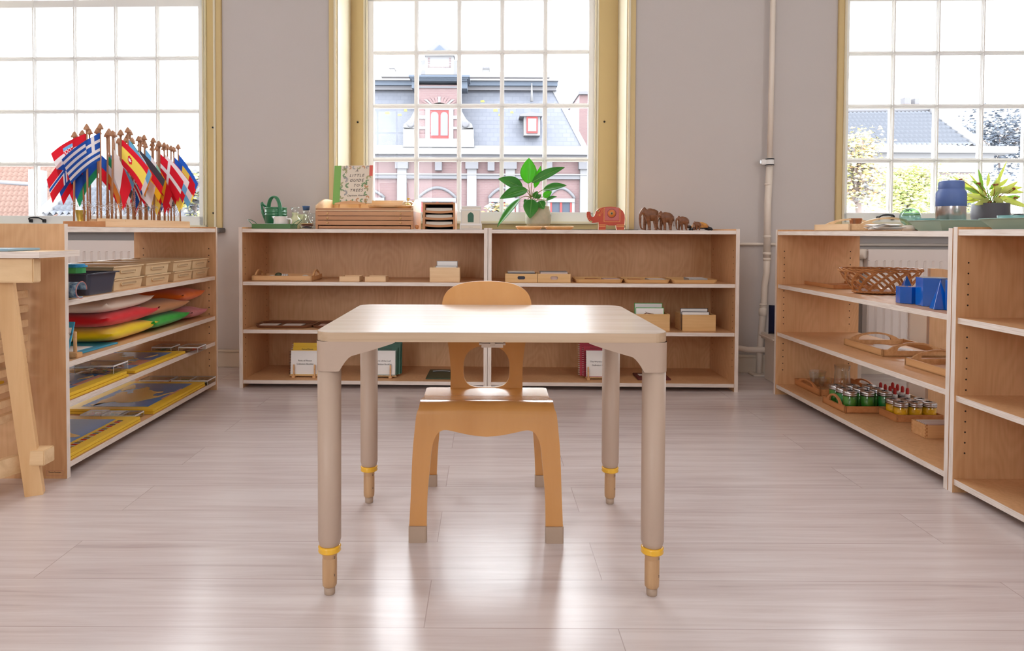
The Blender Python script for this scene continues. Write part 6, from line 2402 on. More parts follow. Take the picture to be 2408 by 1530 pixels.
for (pa, pb, cs_, l1, l2) in ((357, 402, ['fl_green', 'bk_green', 'ink_grey'], 'clear box of green pins beyond the far map', 'green paper pins in the box beyond the far map'), (420, 465, ['dark_plum', 'fl_red', 'bk_red'], 'clear box of dark red pins beyond the far map', 'dark red paper pins in the box beyond the far map')):
    y1_, y0_ = yat(pa, 820, xx), yat(pb, 815, xx)
    pin_box(l1, at(LEFTF, xx, y0_, z3_), .09, y1_ - y0_, .024, cs_, l2)
# maker's label on the near panel of the unit
lp = hit(129, 1112, 'x', -.0002, LEFTF)
unit_l = [o for o in bpy.data.objects if o.get('label', '').startswith('open-backed birch shelf unit carrying')][0]
b = MB()
lw, lh = .026, .0085
for (a0, a1, b0, b1) in ((-lw, lw, -lh, -lh + .0006), (-lw, lw, lh - .0006, lh), (-lw, -lw + .0006, -lh, lh), (lw - .0006, lw, -lh, lh)):
    b.box(-.0004, 0, lp.y + a0, lp.y + a1, lp.z + b0, lp.z + b1, 'piping_red')
b.build('makers_label', unit_l)
text_part('label_text', 'Thomas Denninger', .0052, 'ink', unit_l, Matrix.Translation((-.0004, lp.y, lp.z + .003)) @ Matrix.Rotation(-PI / 2, 4, 'Z') @ UPR)

# ================================================================ SLATTED MAP RACK
RKX = -1.335
rk = thing('map_rack', 'slatted wooden map rack with slanting legs, cut by the photo edge', 'rack', frame(0, 0, 0))
pA, pB = hit(0, 590, 'z', .735), hit(92, 593, 'z', .735)
yR = 1.90
zt1, zt0 = hit(90, 592, 'y', yR).z, hit(90, 607, 'y', yR).z
xR = hit(92, 600, 'y', yR).x
b = MB(); b.ply(xR - .62, xR, yR, yR + .03 + .16, zt0, zt1, 'z', 'pine'); b.build('top_board', rk)
za = hit(40, 665, 'y', yR + .01).z
xa_ = hit(78, 640, 'y', yR + .01).x
b = MB(); b.box(xa_ - .6, xa_, yR + .01, yR + .045, za, zt0, 'pine', .003); b.build('apron', rk)
# leg: slanting post from under the apron to the floor
f1, f2 = hit(58, 1169, 'z', 0), hit(101, 1154, 'z', 0)
tA = hit(-16, 668, 'y', yR + .03)
def post(name, foot, top, sec, ext=0):
    b = MB()
    foot, top = Vector(foot), Vector(top)
    vs = [foot + Vector(s) for s in sec] + [top + Vector(s) for s in sec]
    fs = [(0, 1, 2, 3), (7, 6, 5, 4), (0, 4, 5, 1), (1, 5, 6, 2), (2, 6, 7, 3), (3, 7, 4, 0)]
    b.add(vs, fs, 'rack_wood'); return b.build(name, rk)
sec = [(0, 0, 0), (.040, .022, 0), (.026, .054, 0), (-.014, .032, 0)]
post('leg', f1, Vector((tA.x, yR + .03, za + .004)), sec)
post('leg', f1 + Vector((-.38, 0.0, 0)), Vector((tA.x - .30, yR + .03, za + .004)), sec)
# stretcher through the leg with its end showing
zs1, zs0 = hit(60, 1100, 'y', 1.98).z, hit(60, 1135, 'y', 1.98).z
b = MB()
sa = hit(0, 1125, 'z', .06)
b.box(f1.x - .16, f1.x - .012, 1.70, 2.02, zs0 - .01, zs1 + .005, 'pine', .002) if False else None
A0 = hit(-40, 1130, 'y', 1.76); 
vs = []
e0 = Vector((hit(61, 1085, 'y', 1.995).x - .012, 1.995, .07)); d0 = Vector((-.18, -.42, 0))
for q_ in (e0, e0 + d0):
    for (dx, dz) in ((0, 0), (-.022, 0), (-.022, .052), (0, .052)):
        vs.append(q_ + Vector((dx, 0, dz)))
b.add(vs, [(3, 2, 1, 0), (4, 5, 6, 7), (0, 1, 5, 4), (1, 2, 6, 5), (2, 3, 7, 6), (3, 0, 4, 7)], 'pine'); b.build('stretcher', rk)
pe = hit(84, 1075, 'y', 2.0)
b = MB(); b.box(pe.x - .02, pe.x + .034, 1.985, 2.035, pe.z - .02, pe.z + .025, 'pine', .002, ); b.build('stretcher_end', rk)
# runner slats, each in front of the side panel
for i in range(16):
    py = 690 + i * 34.3
    yS = 2.10
    z = hit(60, py, 'y', yS).z
    xs_ = hit(67, py, 'y', yS).x
    y0_ = 1.74
    b = MB()
    b.box(xs_ - .022, xs_, y0_, yS, z - .011, z + .011, 'pale_wood', .001) if i < 9 else b.box(xs_ - .06 - .012 * (i - 9), xs_ - .035 - .012 * (i - 9), y0_, 2.0, z - .011, z + .011, 'pine', .001)
    b.build('runner_slat', rk)
for i, (py, lab) in enumerate(((735, 'upper'), (868, 'middle'), (928, 'lowest'))):
    z = hit(0, py, 'y', 1.9).z
    xs_ = hit(0, py, 'y', 1.9).x
    b = MB(); b.box(-1.80, -1.445, 1.80, 2.04, z, z + .009, 'map_yellow', .001); b.box(-1.78, -1.455, 1.82, 2.03, z + .009, z + .0098, 'map_blue')
    tag(b.build('puzzle_map', mx=Matrix.Identity(4)), 'blue puzzle map held between the slats of the map rack, %s of three' % lab, 'puzzle map', 'wooden puzzle maps')
mat('folder_blue', (.3, .45, .55), .4)
b = MB(); xq = hit(42, 589, 'y', 1.95).x
b.box(xq - .25, xq, 1.91, 2.05, zt1 + EPS, zt1 + .008, 'folder_blue', .002)
tag(b.build('blue_folder'), 'pale blue folder lying on the top board of the map rack', 'folder')

# ================================================================ RIGHT UNIT: TOP AND SHELVES
RT = UH - .003 - .008 + EPS
def RXX(px, y, py): return hit(px, py, 'y', y, RIGHTF).x
ya = .02
xa, xb = RXX(1915, ya, 540), RXX(1998, ya, 540)
TT = handled_tray('wooden tray with tall arched ends on top of the shelf unit with jars', at(RIGHTF, xa, ya, RT), xb - xa, .31, .028, .055, 'pale_wood', 'x', aw=.22)
b = MB(); b.lathe([(0, 0), (.018, 0), (.02, .003), (.026, .036), (.028, .037), (.0275, .0385), (.024, .0375), (.018, .005), (0, .004)], 'copper', 28, cap=False)
tag(b.build('metal_cup', mx=at(RIGHTF, RXX(2012, .2, 525), .2, RT + .0055 + .012)), 'small reddish metal cup between the arches of the wooden tray', 'cup')
b = MB(); b.box(-.03, .03, -.04, .04, 0, .0115, 'card_cream', .001)
tag(b.build('paper_pad', mx=at(RIGHTF, RXX(2012, .2, 525), .2, RT + .0055)), 'cream pad under the metal cup in the wooden tray', 'pad')
random.seed(5)
pc_ = hit(2105, 540, 'z', RT, RIGHTF)
xq = RXX(2105, .14, 540)
t = thing('folded_napkins', 'fanned white folded napkins beside the wooden tray', 'napkins', at(RIGHTF, xq, .10, RT))
for k in range(6):
    b = MB(); a = -.5 + k * .22
    b.grid(lambda u, v: Vector(((u - .5) * .09, (v - .5) * .11, .003 + k * .0035 + .006 * math.sin(u * 4 + k) ** 2)), 8, 4, 'paper', mx=Matrix.Rotation(a, 4, 'Z')); b.build('napkin', t, mods=[('SOLIDIFY', {'thickness': .0012})])
# glass sphere on its own ring
xg = RXX(2140, .22, 520)
gz = hit(2140, 529, 'y', .22, RIGHTF).z
b = MB(); b.lathe([(.024, 0), (.028, .0), (.026, max(.006, gz - RT)), (.022, max(.006, gz - RT))], 'pipe_white', 24, cap=False)
tag(b.build('ring_stand', mx=at(RIGHTF, xg, .22, RT)), 'plain pale ring carrying the glass sphere', 'stand')
sg = thing('glass_sphere', 'sea green hollow glass sphere by the wooden tray', 'ornament', at(RIGHTF, xg, .22, RT + max(.006, gz - RT) - .0055))
rg = (hit(2140, 486, 'y', .22, RIGHTF).z - gz) / 2 + .001
b = MB(); b.ell((0, 0, rg), (rg, rg, rg), 'sea_glass', seg=36, rings=24); b.build('shell', sg)
b = MB(); b.tube([(rg * .9 * math.cos(a), rg * .9 * math.sin(a), rg * 1.25) for a in [2 * PI * k / 30 for k in range(30)]][:18], .002, 'yel_leaf_green', 6); b.tube([(rg * .55 * math.cos(a), rg * .75 * math.sin(a), rg * .6) for a in [2 * PI * k / 30 for k in range(30)]][:15], .0035, 'porcelain', 6); b.build('coloured_swirl', sg)


def enamel_tray(label, px0, px1, ptop, y, d, m='teal_enamel', frx=RIGHTF, z=None, pyb=540):
    z = RT if z is None else z
    xa, xb = RXX(px0, y, pyb), RXX(px1, y, pyb)
    h = hit(px0, ptop, 'y', y, RIGHTF).z - z
    t = thing('enamel_tray', label, 'tray', at(RIGHTF, xa, y, z), 'pale green enamel trays')
    L, ins = xb - xa, .022
    b = MB()
    def ring(i, zz_): return [(i, i, zz_), (L - i, i, zz_), (L - i, d - i, zz_), (i, d - i, zz_)]
    R_ = [ring(ins, 0), ring(0, h - .002), ring(-.003, h), ring(.002, h), ring(ins + .002, .002)]
    vs = [p for r_ in R_ for p in r_]
    fs = [(3, 2, 1, 0), (16, 17, 18, 19)] + [(k * 4 + i, k * 4 + (i + 1) % 4, k * 4 + 4 + (i + 1) % 4, k * 4 + 4 + i) for k in range(4) for i in range(4)]
    b.add(vs, fs, m); b.build('body', t)
    b = MB(); b.tube([Vector(p) for p in ring(-.002, h)], .0018, m, 6, closed=True); b.build('rolled_rim', t)
    return L, h


zf_h = None
# first tray: its long side lies across the unit
nx0 = RXX(2230, .03, 540)
L1, h1 = enamel_tray('pale green enamel tray under the blue flask', 2135, 2210, 519, .03, .30)
# flask
yf_ = .13
xf = RXX(2235, yf_, 540)
S_f = F / (hit(2235, 500, 'y', yf_, RIGHTF).length if False else 1)
pf = RIGHTF @ Vector((xf, yf_, 0))
rf = 31.0 / (F / pf.y)
hf = (hit(2235, 425, 'y', yf_, RIGHTF).z - (RT + .003))
fl_ = thing('food_flask', 'tall steel food flask with a blue lid and shoulder', 'flask', at(RIGHTF, xf, yf_, RT + .0035))
k = rf
zs_ = lambda py: hit(2235, py, 'y', yf_, RIGHTF).z - RT - .0035
b = MB(); b.lathe([(0, 0), (k - .003, 0), (k - .001, .002), (k - .001, zs_(485))], 'steel_brushed', 44, cap=False); b.build('steel_body', fl_)
b = MB(); b.lathe([(k - .001, zs_(485)), (k, zs_(484.5)), (k, zs_(455)), (k - .003, zs_(450)), (k - .007, zs_(446)), (k - .0075, zs_(444))], 'flask_blue', 44, cap=False); b.build('blue_shoulder', fl_)
b = MB(); b.lathe([(k - .0075, zs_(444.5)), (k - .0068, zs_(443)), (k - .0068, zs_(431)), (k - .009, zs_(427)), (k - .016, zs_(425)), (0, zs_(424.5))], 'flask_blue', 44, cap=False); b.build('lid', fl_)
# lids and bowl, second tray
pz = hit(2200, 522, 'y', .27, RIGHTF)
b = MB(); b.lathe([(0, 0), (.04, 0), (.048, .004), (.05, max(.02, hit(2190, 514, 'y', .27, RIGHTF).z - RT - .003)), (.046, .02), (.04, .005), (0, .004)], 'teal_dark', 32, cap=False)
tag(b.build('enamel_bowl', mx=at(RIGHTF, RXX(2188, .255, 520), .255, RT + .003)), 'teal enamel bowl just behind the flask on its tray', 'bowl', 'teal enamel bowls')
y2 = .02
x2 = RL + .02
L2 = RXX(2408, .03, 530) if False else .5
t = thing('enamel_tray', 'long pale green enamel tray on top of the empty shelf unit', 'tray', at(RIGHTF, RL + .045, .05, UH + .001 - .008 + EPS), 'pale green enamel trays')
b = MB()
Lq, dq, hq = .5, .3, .03
def ringq(i, zz_): return [(i, i, zz_), (Lq - i, i, zz_), (Lq - i, dq - i, zz_), (i, dq - i, zz_)]
R_ = [ringq(.022, 0), ringq(0, hq - .002), ringq(-.003, hq), ringq(.002, hq), ringq(.024, .002)]
b.add([p for r_ in R_ for p in r_], [(3, 2, 1, 0), (16, 17, 18, 19)] + [(k * 4 + i, k * 4 + (i + 1) % 4, k * 4 + 4 + (i + 1) % 4, k * 4 + 4 + i) for k in range(4) for i in range(4)], 'teal_enamel'); b.build('body', t)
b = MB(); b.tube([Vector(p) for p in ringq(-.002, hq)], .0018, 'teal_enamel', 6, closed=True); b.build('rolled_rim', t)
xw = RL + .095
b = MB(); b.lathe([(0, 0), (.03, 0), (.036, .01), (.037, .037), (.034, .037), (.033, .012), (0, .004)], 'teal_dark', 32, cap=False)
tag(b.build('enamel_bowl', mx=at(RIGHTF, xw, .108, UH - .007 + EPS + .003)), 'teal enamel bowl in the long tray on the empty unit', 'bowl', 'teal enamel bowls')
# grey pot with the yellow-green plant, on the sill of the far window
vp = .06
cpot = hit(2329, 500, 'y', vp, WALL)
sc = F / (WALL @ Vector((cpot.x, vp, 0))).y
rw = 38.5 / sc
zt_ = hit(2329, 478, 'y', vp, WALL).z - SILL - EPS
fp = thing('flowering_plant', 'yellow-green spiky plant with brown bracts in a charcoal pot on the sill', 'plant', at(WALL, cpot.x, vp, SILL + EPS))
b = MB(); b.lathe([(0, 0), (rw * .8, 0), (rw * .88, .01), (rw, zt_ * .55), (rw * .97, zt_ - .004), (rw * .95, zt_), (rw * .9, zt_ - .002), (rw * .9, zt_ - .02), (0, zt_ - .02)], 'pot_grey', 40, cap=False); b.build('pot', fp)
b = MB(); b.lathe([(0, zt_ - .015), (rw * .9, zt_ - .018)], 'soil', 24, cap=False); b.build('soil', fp)
fi = at(WALL, cpot.x, vp, SILL + EPS).inverted() @ WALL
def pq(px, py, v): return fi @ hit(px, py, 'y', v, WALL)
YL = [((2318, 462), (2300, 436), 13, 'yel_leaf'), ((2330, 462), (2356, 440), 14, 'yel_leaf'), ((2326, 468), (2290, 482), 13, 'yel_leaf'), ((2335, 465), (2362, 480), 13, 'yel_leaf'), ((2322, 468), (2312, 486), 13, 'yel_leaf'), ((2345, 452), (2408, 452), 12, 'yel_leaf'), ((2320, 470), (2241, 415), 13, 'yel_leaf'), ((2325, 465), (2368, 377), 8, 'yel_leaf'), ((2310, 450), (2300, 397), 9, 'yel_leaf_green'), ((2318, 470), (2262, 456), 13, 'yel_leaf'), ((2322, 455), (2268, 478), 12, 'yel_leaf'), ((2330, 450), (2405, 440), 16, 'yel_leaf'), ((2340, 460), (2420, 488), 14, 'yel_leaf'),
      ((2350, 455), (2395, 425), 12, 'yel_leaf'), ((2318, 450), (2285, 425), 14, 'yel_leaf_green'), ((2325, 446), (2345, 420), 12, 'yel_leaf_green'), ((2335, 470), (2378, 495), 14, 'yel_leaf'), ((2310, 470), (2304, 488), 15, 'yel_leaf'), ((2330, 475), (2330, 490), 17, 'yel_leaf'), ((2345, 440), (2372, 418), 10, 'yel_leaf'),
      ((2305, 455), (2262, 440), 11, 'yel_leaf_green'), ((2320, 440), (2325, 405), 9, 'yel_leaf'), ((2340, 450), (2350, 412), 8, 'yel_leaf'), ((2300, 465), (2255, 468), 9, 'yel_leaf'), ((2355, 470), (2400, 462), 14, 'yel_leaf_green'), ((2315, 460), (2278, 408), 8, 'yel_leaf'), ((2352, 462), (2392, 478), 15, 'yel_leaf')]
rootp = Vector((0, 0, zt_ - .015))
random.seed(8)
for i, (b0, t0_, wpx, m_) in enumerate(YL):
    vb = vp + random.uniform(-.03, .03); vt = vb + random.uniform(-.07, .06)
    leaf(fp, pq(*b0, vb), pq(*t0_, vt), wpx / sc, m_, rootp + Vector((random.uniform(-.03, .03), random.uniform(-.03, .03), 0)), random.uniform(0, .2), (random.uniform(-.4, .4), -1, random.uniform(-.3, .5)), rib=False, stem='yel_leaf_green', sr=.0025)
for i in range(9):
    p0 = pq(random.choice((2253, 2262, 2350, 2375, 2340, 2388, 2325, 2300, 2366)), random.uniform(415, 482), vp - .03)
    b = MB()
    for k in range(4):
        b.ell((p0.x + random.uniform(-.012, .012), p0.y, p0.z + random.uniform(-.006, .006)), (.008, .005, .004), 'brown_bract', seg=8, rings=6)
    b.tube([rootp, (rootp + p0) / 2 + Vector((0, -.01, .01)), p0], .0016, 'brown_bract', 5)
    b.build('bract', fp, label='rusty brown bract')

# ---- upper shelf of the right unit
Z1r = RZ[0] + EPS
c1, c2 = hit(1919, 666, 'z', Z1r, RIGHTF), hit(1960, 679, 'z', Z1r, RIGHTF)
open_box('low reddish wooden frame tray beyond the wicker basket', at(RIGHTF, c1.x, c2.y, Z1r), max(.1, c2.x - c1.x), .2, .017, 'red_wood', nm='low_tray', cat='tray')
bc = hit(2062, 695, 'z', Z1r, RIGHTF)
ybk = bc.y + .075
pcw = RIGHTF @ Vector((bc.x, ybk, 0))
scb = F / pcw.y
bxl = RXX(2069, ybk, 690)
# elliptical basket, long axis across the unit
ax, ay = .105, 96 / scb * 1.0
ah_ = hit(2069, 634, 'y', ybk, RIGHTF).z - Z1r
bx0, by0 = ax * .62, ay * .60
bk_ = thing('wicker_basket', 'oval wicker basket of crossing canes on the upper shelf', 'basket', at(RIGHTF, bxl, min(max(ybk, ay + .01), .4 - .0), Z1r))


def bpt(th, s, k=1.0):
    r_ = s ** .8
    return Vector(((bx0 + (ax - bx0) * r_) * k * math.cos(th), (by0 + (ay - by0) * r_) * k * math.sin(th), .004 + (ah_ - .004) * s))


NB = 15
for sgn in (1, -1):
    for kk in range(NB):
        b = MB()
        for off in (-.035, 0, .035):
            th0 = 2 * PI * (kk + (.5 if sgn < 0 else 0)) / NB + off
            b.tube([bpt(th0 + sgn * .85 * s_, s_, 1 + (.012 if sgn > 0 else 0)) for s_ in [j / 7 for j in range(8)]], .0019, 'wicker', 5)
        b.build('cane_band', bk_)
b = MB()
for ph_ in (0, 2.1, 4.2):
    b.tube([bpt(2 * PI * j / 90, 1.0, 1.0 + .022 * math.sin(9 * 2 * PI * j / 90 + ph_)) + Vector((0, 0, .005 * math.cos(9 * 2 * PI * j / 90 + ph_))) for j in range(90)], .0032, 'wicker', 6, closed=True)
b.build('rim', bk_)
b = MB()
for ph_ in (0, PI):
    b.tube([bpt(2 * PI * j / 80, .05, 1.03 + .02 * math.sin(20 * 2 * PI * j / 80 + ph_)) + Vector((0, 0, .003 * math.cos(20 * 2 * PI * j / 80 + ph_))) for j in range(80)], .003, 'wicker', 6, closed=True)
b.build('foot_ring', bk_)
b = MB()
b.prism([(bx0 * .98 * math.cos(2 * PI * k / 30), by0 * .98 * math.sin(2 * PI * k / 30)) for k in range(30)], [], .003, .006, 'wicker', 'z')
b.build('base', bk_)
b = MB(); b.grid(lambda u, v: Vector(((u - .5) * bx0 * 1.5, (v - .5) * by0 * 1.5, .012 + .006 * math.sin(u * 9) * math.sin(v * 7))), 14, 14, 'card_pink')
q = b.build('cloth', mx=at(RIGHTF, bxl, min(max(ybk, ay + .01), .4), Z1r), mods=[('SOLIDIFY', {'thickness': .004})]); tag(q, 'pink patterned cloth lying in the wicker basket', 'cloth')


def solid(label, px, py, kind, wpx, ptop, rz=0.3):
    p = hit(px, py, 'z', Z1r, RIGHTF)
    pw = RIGHTF @ p
    s = F / pw.y
    r = wpx / s / 2
    h = hit(px, ptop, 'y', p.y + r * .6, RIGHTF).z - Z1r
    mx = at(RIGHTF, p.x, p.y + r * .9, Z1r, rz)
    b = MB()
    n = {'hex': 6, 'sq': 4, 'pyr': 4, 'tripyr': 4, 'tri': 3, 'hexp': 6}[kind]
    base = [(r * math.cos(2 * PI * k / n), r * math.sin(2 * PI * k / n)) for k in range(n)]
    if kind in ('pyr', 'tripyr', 'hexp'):
        b.add([(x, y_, 0) for x, y_ in base] + [(0, 0, h)], [tuple(reversed(range(n)))] + [(k, (k + 1) % n, n) for k in range(n)], 'solid_blue')
    else:
        b.prism(base, [], 0, h, 'solid_blue', 'z')
    nm = {'hex': 'hexagonal_prism', 'sq': 'square_prism', 'pyr': 'pyramid', 'tripyr': 'pyramid', 'tri': 'triangular_prism', 'hexp': 'pyramid'}[kind]
    return tag(b.build(nm, mx=mx, mods=[('BEVEL', {'width': .0008, 'segments': 2, 'limit_method': 'ANGLE'})]), label, 'geometric solid', 'blue wooden solids')


solid('small blue hexagonal prism nearest the wicker basket', 2112, 712, 'hex', 48, 671, 1.9)
solid('slender blue pyramid standing behind the small hexagonal prism', 2108, 700, 'pyr', 52, 645, .5)
solid('tall wide blue hexagonal prism in the middle of the solids', 2162, 718, 'hex', 72, 650, 1.95)
solid('blue pyramid with a pointed top before the edge of the side panel', 2188, 726, 'tripyr', 50, 656, .45)
solid('blue square prism half hidden by the side panel', 2228, 730, 'sq', 44, 657, .9)

# ---- middle shelf
Z2r = RZ[1] + EPS
a1, a2, a3 = hit(1966.6, 810, 'z', Z2r, RIGHTF), hit(2074, 838, 'z', Z2r, RIGHTF), hit(2178, 834, 'z', Z2r, RIGHTF)
Lt, Dt = (a2 - a1).length, min(.26, .39 - a2.y)
handled_tray('long beech tray with arched ends holding white oval cards', at(RIGHTF, a1.x, a2.y, Z2r), Lt, Dt, .027, .056, 'beech', 'x', aw=Dt * .8)
ov = [(.25, .5, .05, .032), (.42, .35, .045, .03), (.55, .6, .04, .03), (.7, .35, .032, .024), (.82, .6, .03, .02)]
for i, (u, v, ra, rb) in enumerate(ov):
    b = MB(); b.prism([(ra * math.cos(2 * PI * k / 28), rb * math.sin(2 * PI * k / 28)) for k in range(28)], [], 0, .0015, 'paper', 'z')
    tag(b.build('oval_card', mx=at(RIGHTF, a1.x + Lt * u, a2.y + Dt * v, Z2r + .0055 + .0018 * i, .3 * i)), 'white oval card in the long beech tray, ' + ('largest, at the far end', 'second from the far end', 'middle of the five', 'second from the near end', 'smallest, at the near end')[i], 'card', 'white oval cards')
b1 = hit(2127, 857, 'z', Z2r, RIGHTF)
Lt2 = RL - .018 - .006 - b1.x
handled_tray('shorter beech tray with arched ends, half hidden by the side panel', at(RIGHTF, b1.x, b1.y, Z2r), Lt2, .24, .027, .056, 'beech', 'x', aw=.19)
for i in range(2):
    b = MB(); b.prism([(.04 * math.cos(2 * PI * k / 28), .028 * math.sin(2 * PI * k / 28)) for k in range(28)], [], 0, .0015, 'paper', 'z')
    tag(b.build('oval_card', mx=at(RIGHTF, b1.x + Lt2 * (.45 + .2 * i), b1.y + .08 + .07 * i, Z2r + .0055 + .0018 * i, .3)), 'white oval card in the shorter beech tray, ' + ('under the other', 'on top of the other')[i], 'card', 'white oval cards')

# ---- bottom shelf
ORD = ['first', 'second', 'third', 'fourth', 'fifth', 'sixth', 'seventh', 'eighth', 'ninth', 'tenth', 'eleventh', 'twelfth']
Z0r = RZB + EPS
g1_, g2_ = hit(1886, 903, 'z', Z0r, RIGHTF), hit(1927, 931.5, 'z', Z0r, RIGHTF)
h1_, h2_ = hit(1927, 945, 'z', Z0r, RIGHTF), hit(1987, 971.5, 'z', Z0r, RIGHTF)
wA = min(h1_.x - .012, g2_.x) - g1_.x
handled_tray('handled beech tray holding glasses and a jug on the bottom shelf', at(RIGHTF, g1_.x, g2_.y, Z0r), wA, .28, .03, .05, 'red_wood', 'y', aw=wA * .7)


def tumbler(label, px, py, rpx, ptop, grp='clear glasses in the beech tray'):
    p = hit(px, py, 'z', Z0r + .006, RIGHTF)
    s = F / (RIGHTF @ p).y
    r = rpx / s
    h = hit(px, ptop, 'y', p.y, RIGHTF).z - Z0r - .006
    b = MB()
    b.lathe([(0, 0), (r * .7, 0), (r, h), (r * .94, h), (r * .66, .006), (0, .006)], 'clear_glass', 10, smooth=False, cap=False)
    b.lathe([(r * .97, h - .001), (r * 1.0, h + .0005), (r * .95, h + .001)], 'clear_glass', 28, cap=False)
    return tag(b.build('drinking_glass', mx=at(RIGHTF, p.x, p.y, Z0r + .006)), label, 'glass', grp)


tumbler('larger clear drinking glass at the back of the beech tray', 1922, 906, 19, 872)
tumbler('smaller faceted drinking glass at the tray corner', 1941, 917, 16, 888)
p = hit(1985, 905, 'z', Z0r + .006, RIGHTF); s = F / (RIGHTF @ p).y
p = Vector((g1_.x + wA * .55, g2_.y + .13, 0))
jx = RXX(1980, p.y, 900)
p.x = min(max(jx, g1_.x + .05), g1_.x + wA - .05)
t = thing('glass_jug', 'clear glass jug with a curved handle behind the drinking glasses', 'jug', at(RIGHTF, p.x, p.y, Z0r + .006))
hj = hit(1980, 858, 'y', p.y, RIGHTF).z - Z0r - .006
b = MB(); b.lathe([(0, 0), (.036, 0), (.038, .005), (.034, hj * .5), (.031, hj * .8), (.034, hj), (.032, hj), (.029, hj * .8), (.032, hj * .5), (.035, .008), (0, .006)], 'clear_glass', 32, cap=False); b.build('body', t)
b = MB(); b.tube([(.03, -.01, hj * .9), (.05, -.012, hj * .92), (.06, -.014, hj * .7), (.055, -.014, hj * .4), (.036, -.01, hj * .25)], .004, 'clear_glass', 10); b.build('handle', t)
# dropper bottles in a box, behind
dp = RXX(2000, .22, 905)
dx0 = h1_.x + .0
wB = .12
DBX = open_box('open wooden box of dropper bottles behind the green jars', at(RIGHTF, dx0 + .004, .255, Z0r), .15, .13, .055, 'pale_wood', nm='dropper_box')
for i in range(4):
    for j in range(2):
        t = thing('dropper_bottle', 'red-capped dropper bottle, %s row, %s' % (('front', 'back')[j], ('first from the far end', 'second from the far end', 'third from the far end', 'nearest the camera')[i]), 'bottle', at(RIGHTF, dx0 + .026 + i * .034, .255 + .036 + j * .052, Z0r + .0056), 'dropper bottles in the wooden box')
        b = MB(); b.lathe([(0, 0), (.012, 0), (.0135, .002), (.0135, .035), (.008, .044), (.008, .046)], 'amber', 18, cap=False); b.build('bottle_body', t)
        b = MB(); b.lathe([(0, .044), (.0105, .044), (.0105, .059), (.008, .0605), (0, .0605)], 'white', 18, cap=False); b.build('collar', t)
        b = MB(); b.lathe([(.006, .0606), (.0062, .078), (.005, .084), (.002, .087), (0, .0875)], 'dropper_red', 16, cap=False); b.build('rubber_bulb', t)
# green jar tray
wG = h2_.x - h1_.x
dG = .22
handled_tray('handled beech tray of green jars on the bottom shelf', at(RIGHTF, h1_.x, h2_.y, Z0r), wG, dG, .028, .058, 'red_wood', 'y', aw=wG * .62)


def spice_jar(label, x, y_, r, h, m, grp, tint='clear_glass'):
    t = thing('shaker_jar', label, 'jar', at(RIGHTF, x, y_, Z0r + .0056), grp)
    b = MB(); b.lathe([(0, 0), (r - .002, 0), (r, .003), (r, h - .02), (r - .003, h - .014)], 'clear_glass', 24, cap=False); b.build('glass_body', t)
    b = MB(); b.lathe([(0, .003), (r - .0015, .003), (r - .0015, h - .022), (0, h - .022)], m, 24, cap=False); b.build('contents', t)
    b = MB(); b.lathe([(r - .003, h - .018), (r + .0005, h - .017), (r + .0008, h - .012), (r, h - .0115), (r + .0008, h - .011), (r + .0008, h - .004), (r, h - .0035), (r, h - .001), (r - .002, h), (0, h + .001)], 'lid_steel', 28, cap=False)
    b.lathe([(0, 0), (.0015, 0), (.0015, .003), (0, .0035)], 'black', 8, Matrix.Translation((0, 0, h + .001)))
    b.build('lid', t)
    return t


rj = min((wG - .02) / 6.1, (dG - .02) / 6.1) - .0006
ROWN = ('far-end row', 'middle row', 'near-end row'); COLN = ('at the shelf front', 'in the middle', 'at the back')
for i in range(3):
    for j in range(3):
        spice_jar('green filled shaker jar, %s, %s' % (ROWN[i], COLN[j]), h1_.x + .010 + rj + i * (wG - .02 - 2 * rj) / 2, h2_.y + .012 + rj + j * (dG - .024 - 2 * rj) / 2, rj, .078, 'jar_green2' if (i + j) % 3 == 1 else 'jar_green', 'green shaker jars in the beech tray')
# yellow jar tray
k1, k2 = hit(2068, 975, 'z', Z0r, RIGHTF), hit(2108, 992.5, 'z', Z0r, RIGHTF)
wY = max(.118, k2.x - k1.x)
k1.x = min(k1.x, k2.x - wY)
dY = .185
open_box('low wooden tray of yellow jars on the bottom shelf', at(RIGHTF, k1.x, k2.y, Z0r), wY, dY, .028, 'red_wood', nm='low_tray', cat='tray', joints=True)
ry = .0262
for i in range(2):
    for j in range(3):
        spice_jar('yellow filled shaker jar, %s, %s' % (('far-end row', 'near-end row')[i], COLN[j]), k1.x + .008 + ry + i * (wY - .016 - 2 * ry), k2.y + .010 + ry + j * (dY - .02 - 2 * ry) / 2, ry, .066, 'jar_yellow', 'yellow shaker jars in the low tray')
# wooden card boxes
m1, m2 = hit(2133, 1015, 'z', Z0r, RIGHTF), hit(2177, 1031, 'z', Z0r, RIGHTF)
wq = m2.x - m1.x
open_box('finger-jointed wooden box of pinkish cards nearest the camera on the bottom shelf', at(RIGHTF, m1.x, m2.y, Z0r), wq, .16, .048, 'beech_y', nm='card_box', joints=True)
for i in range(12):
    b = MB(); b.box(0, .0035, 0, .135, 0, .043, 'card_pink' if i % 2 else 'paper', .0004)
    tag(b.build('sorting_card', mx=at(RIGHTF, m1.x + .010 + i * (wq - .024) / 12, m2.y + .012, Z0r + .0056) ), '%s card in the finger-jointed box, %s from its far end' % ('pinkish' if i % 2 else 'white', ORD[i]), 'card', 'cards in the near card box')
open_box('wooden box of white cards behind the pinkish card box', at(RIGHTF, m1.x - .005, m2.y + .175, Z0r), wq, .14, .048, 'beech_y', nm='card_box')
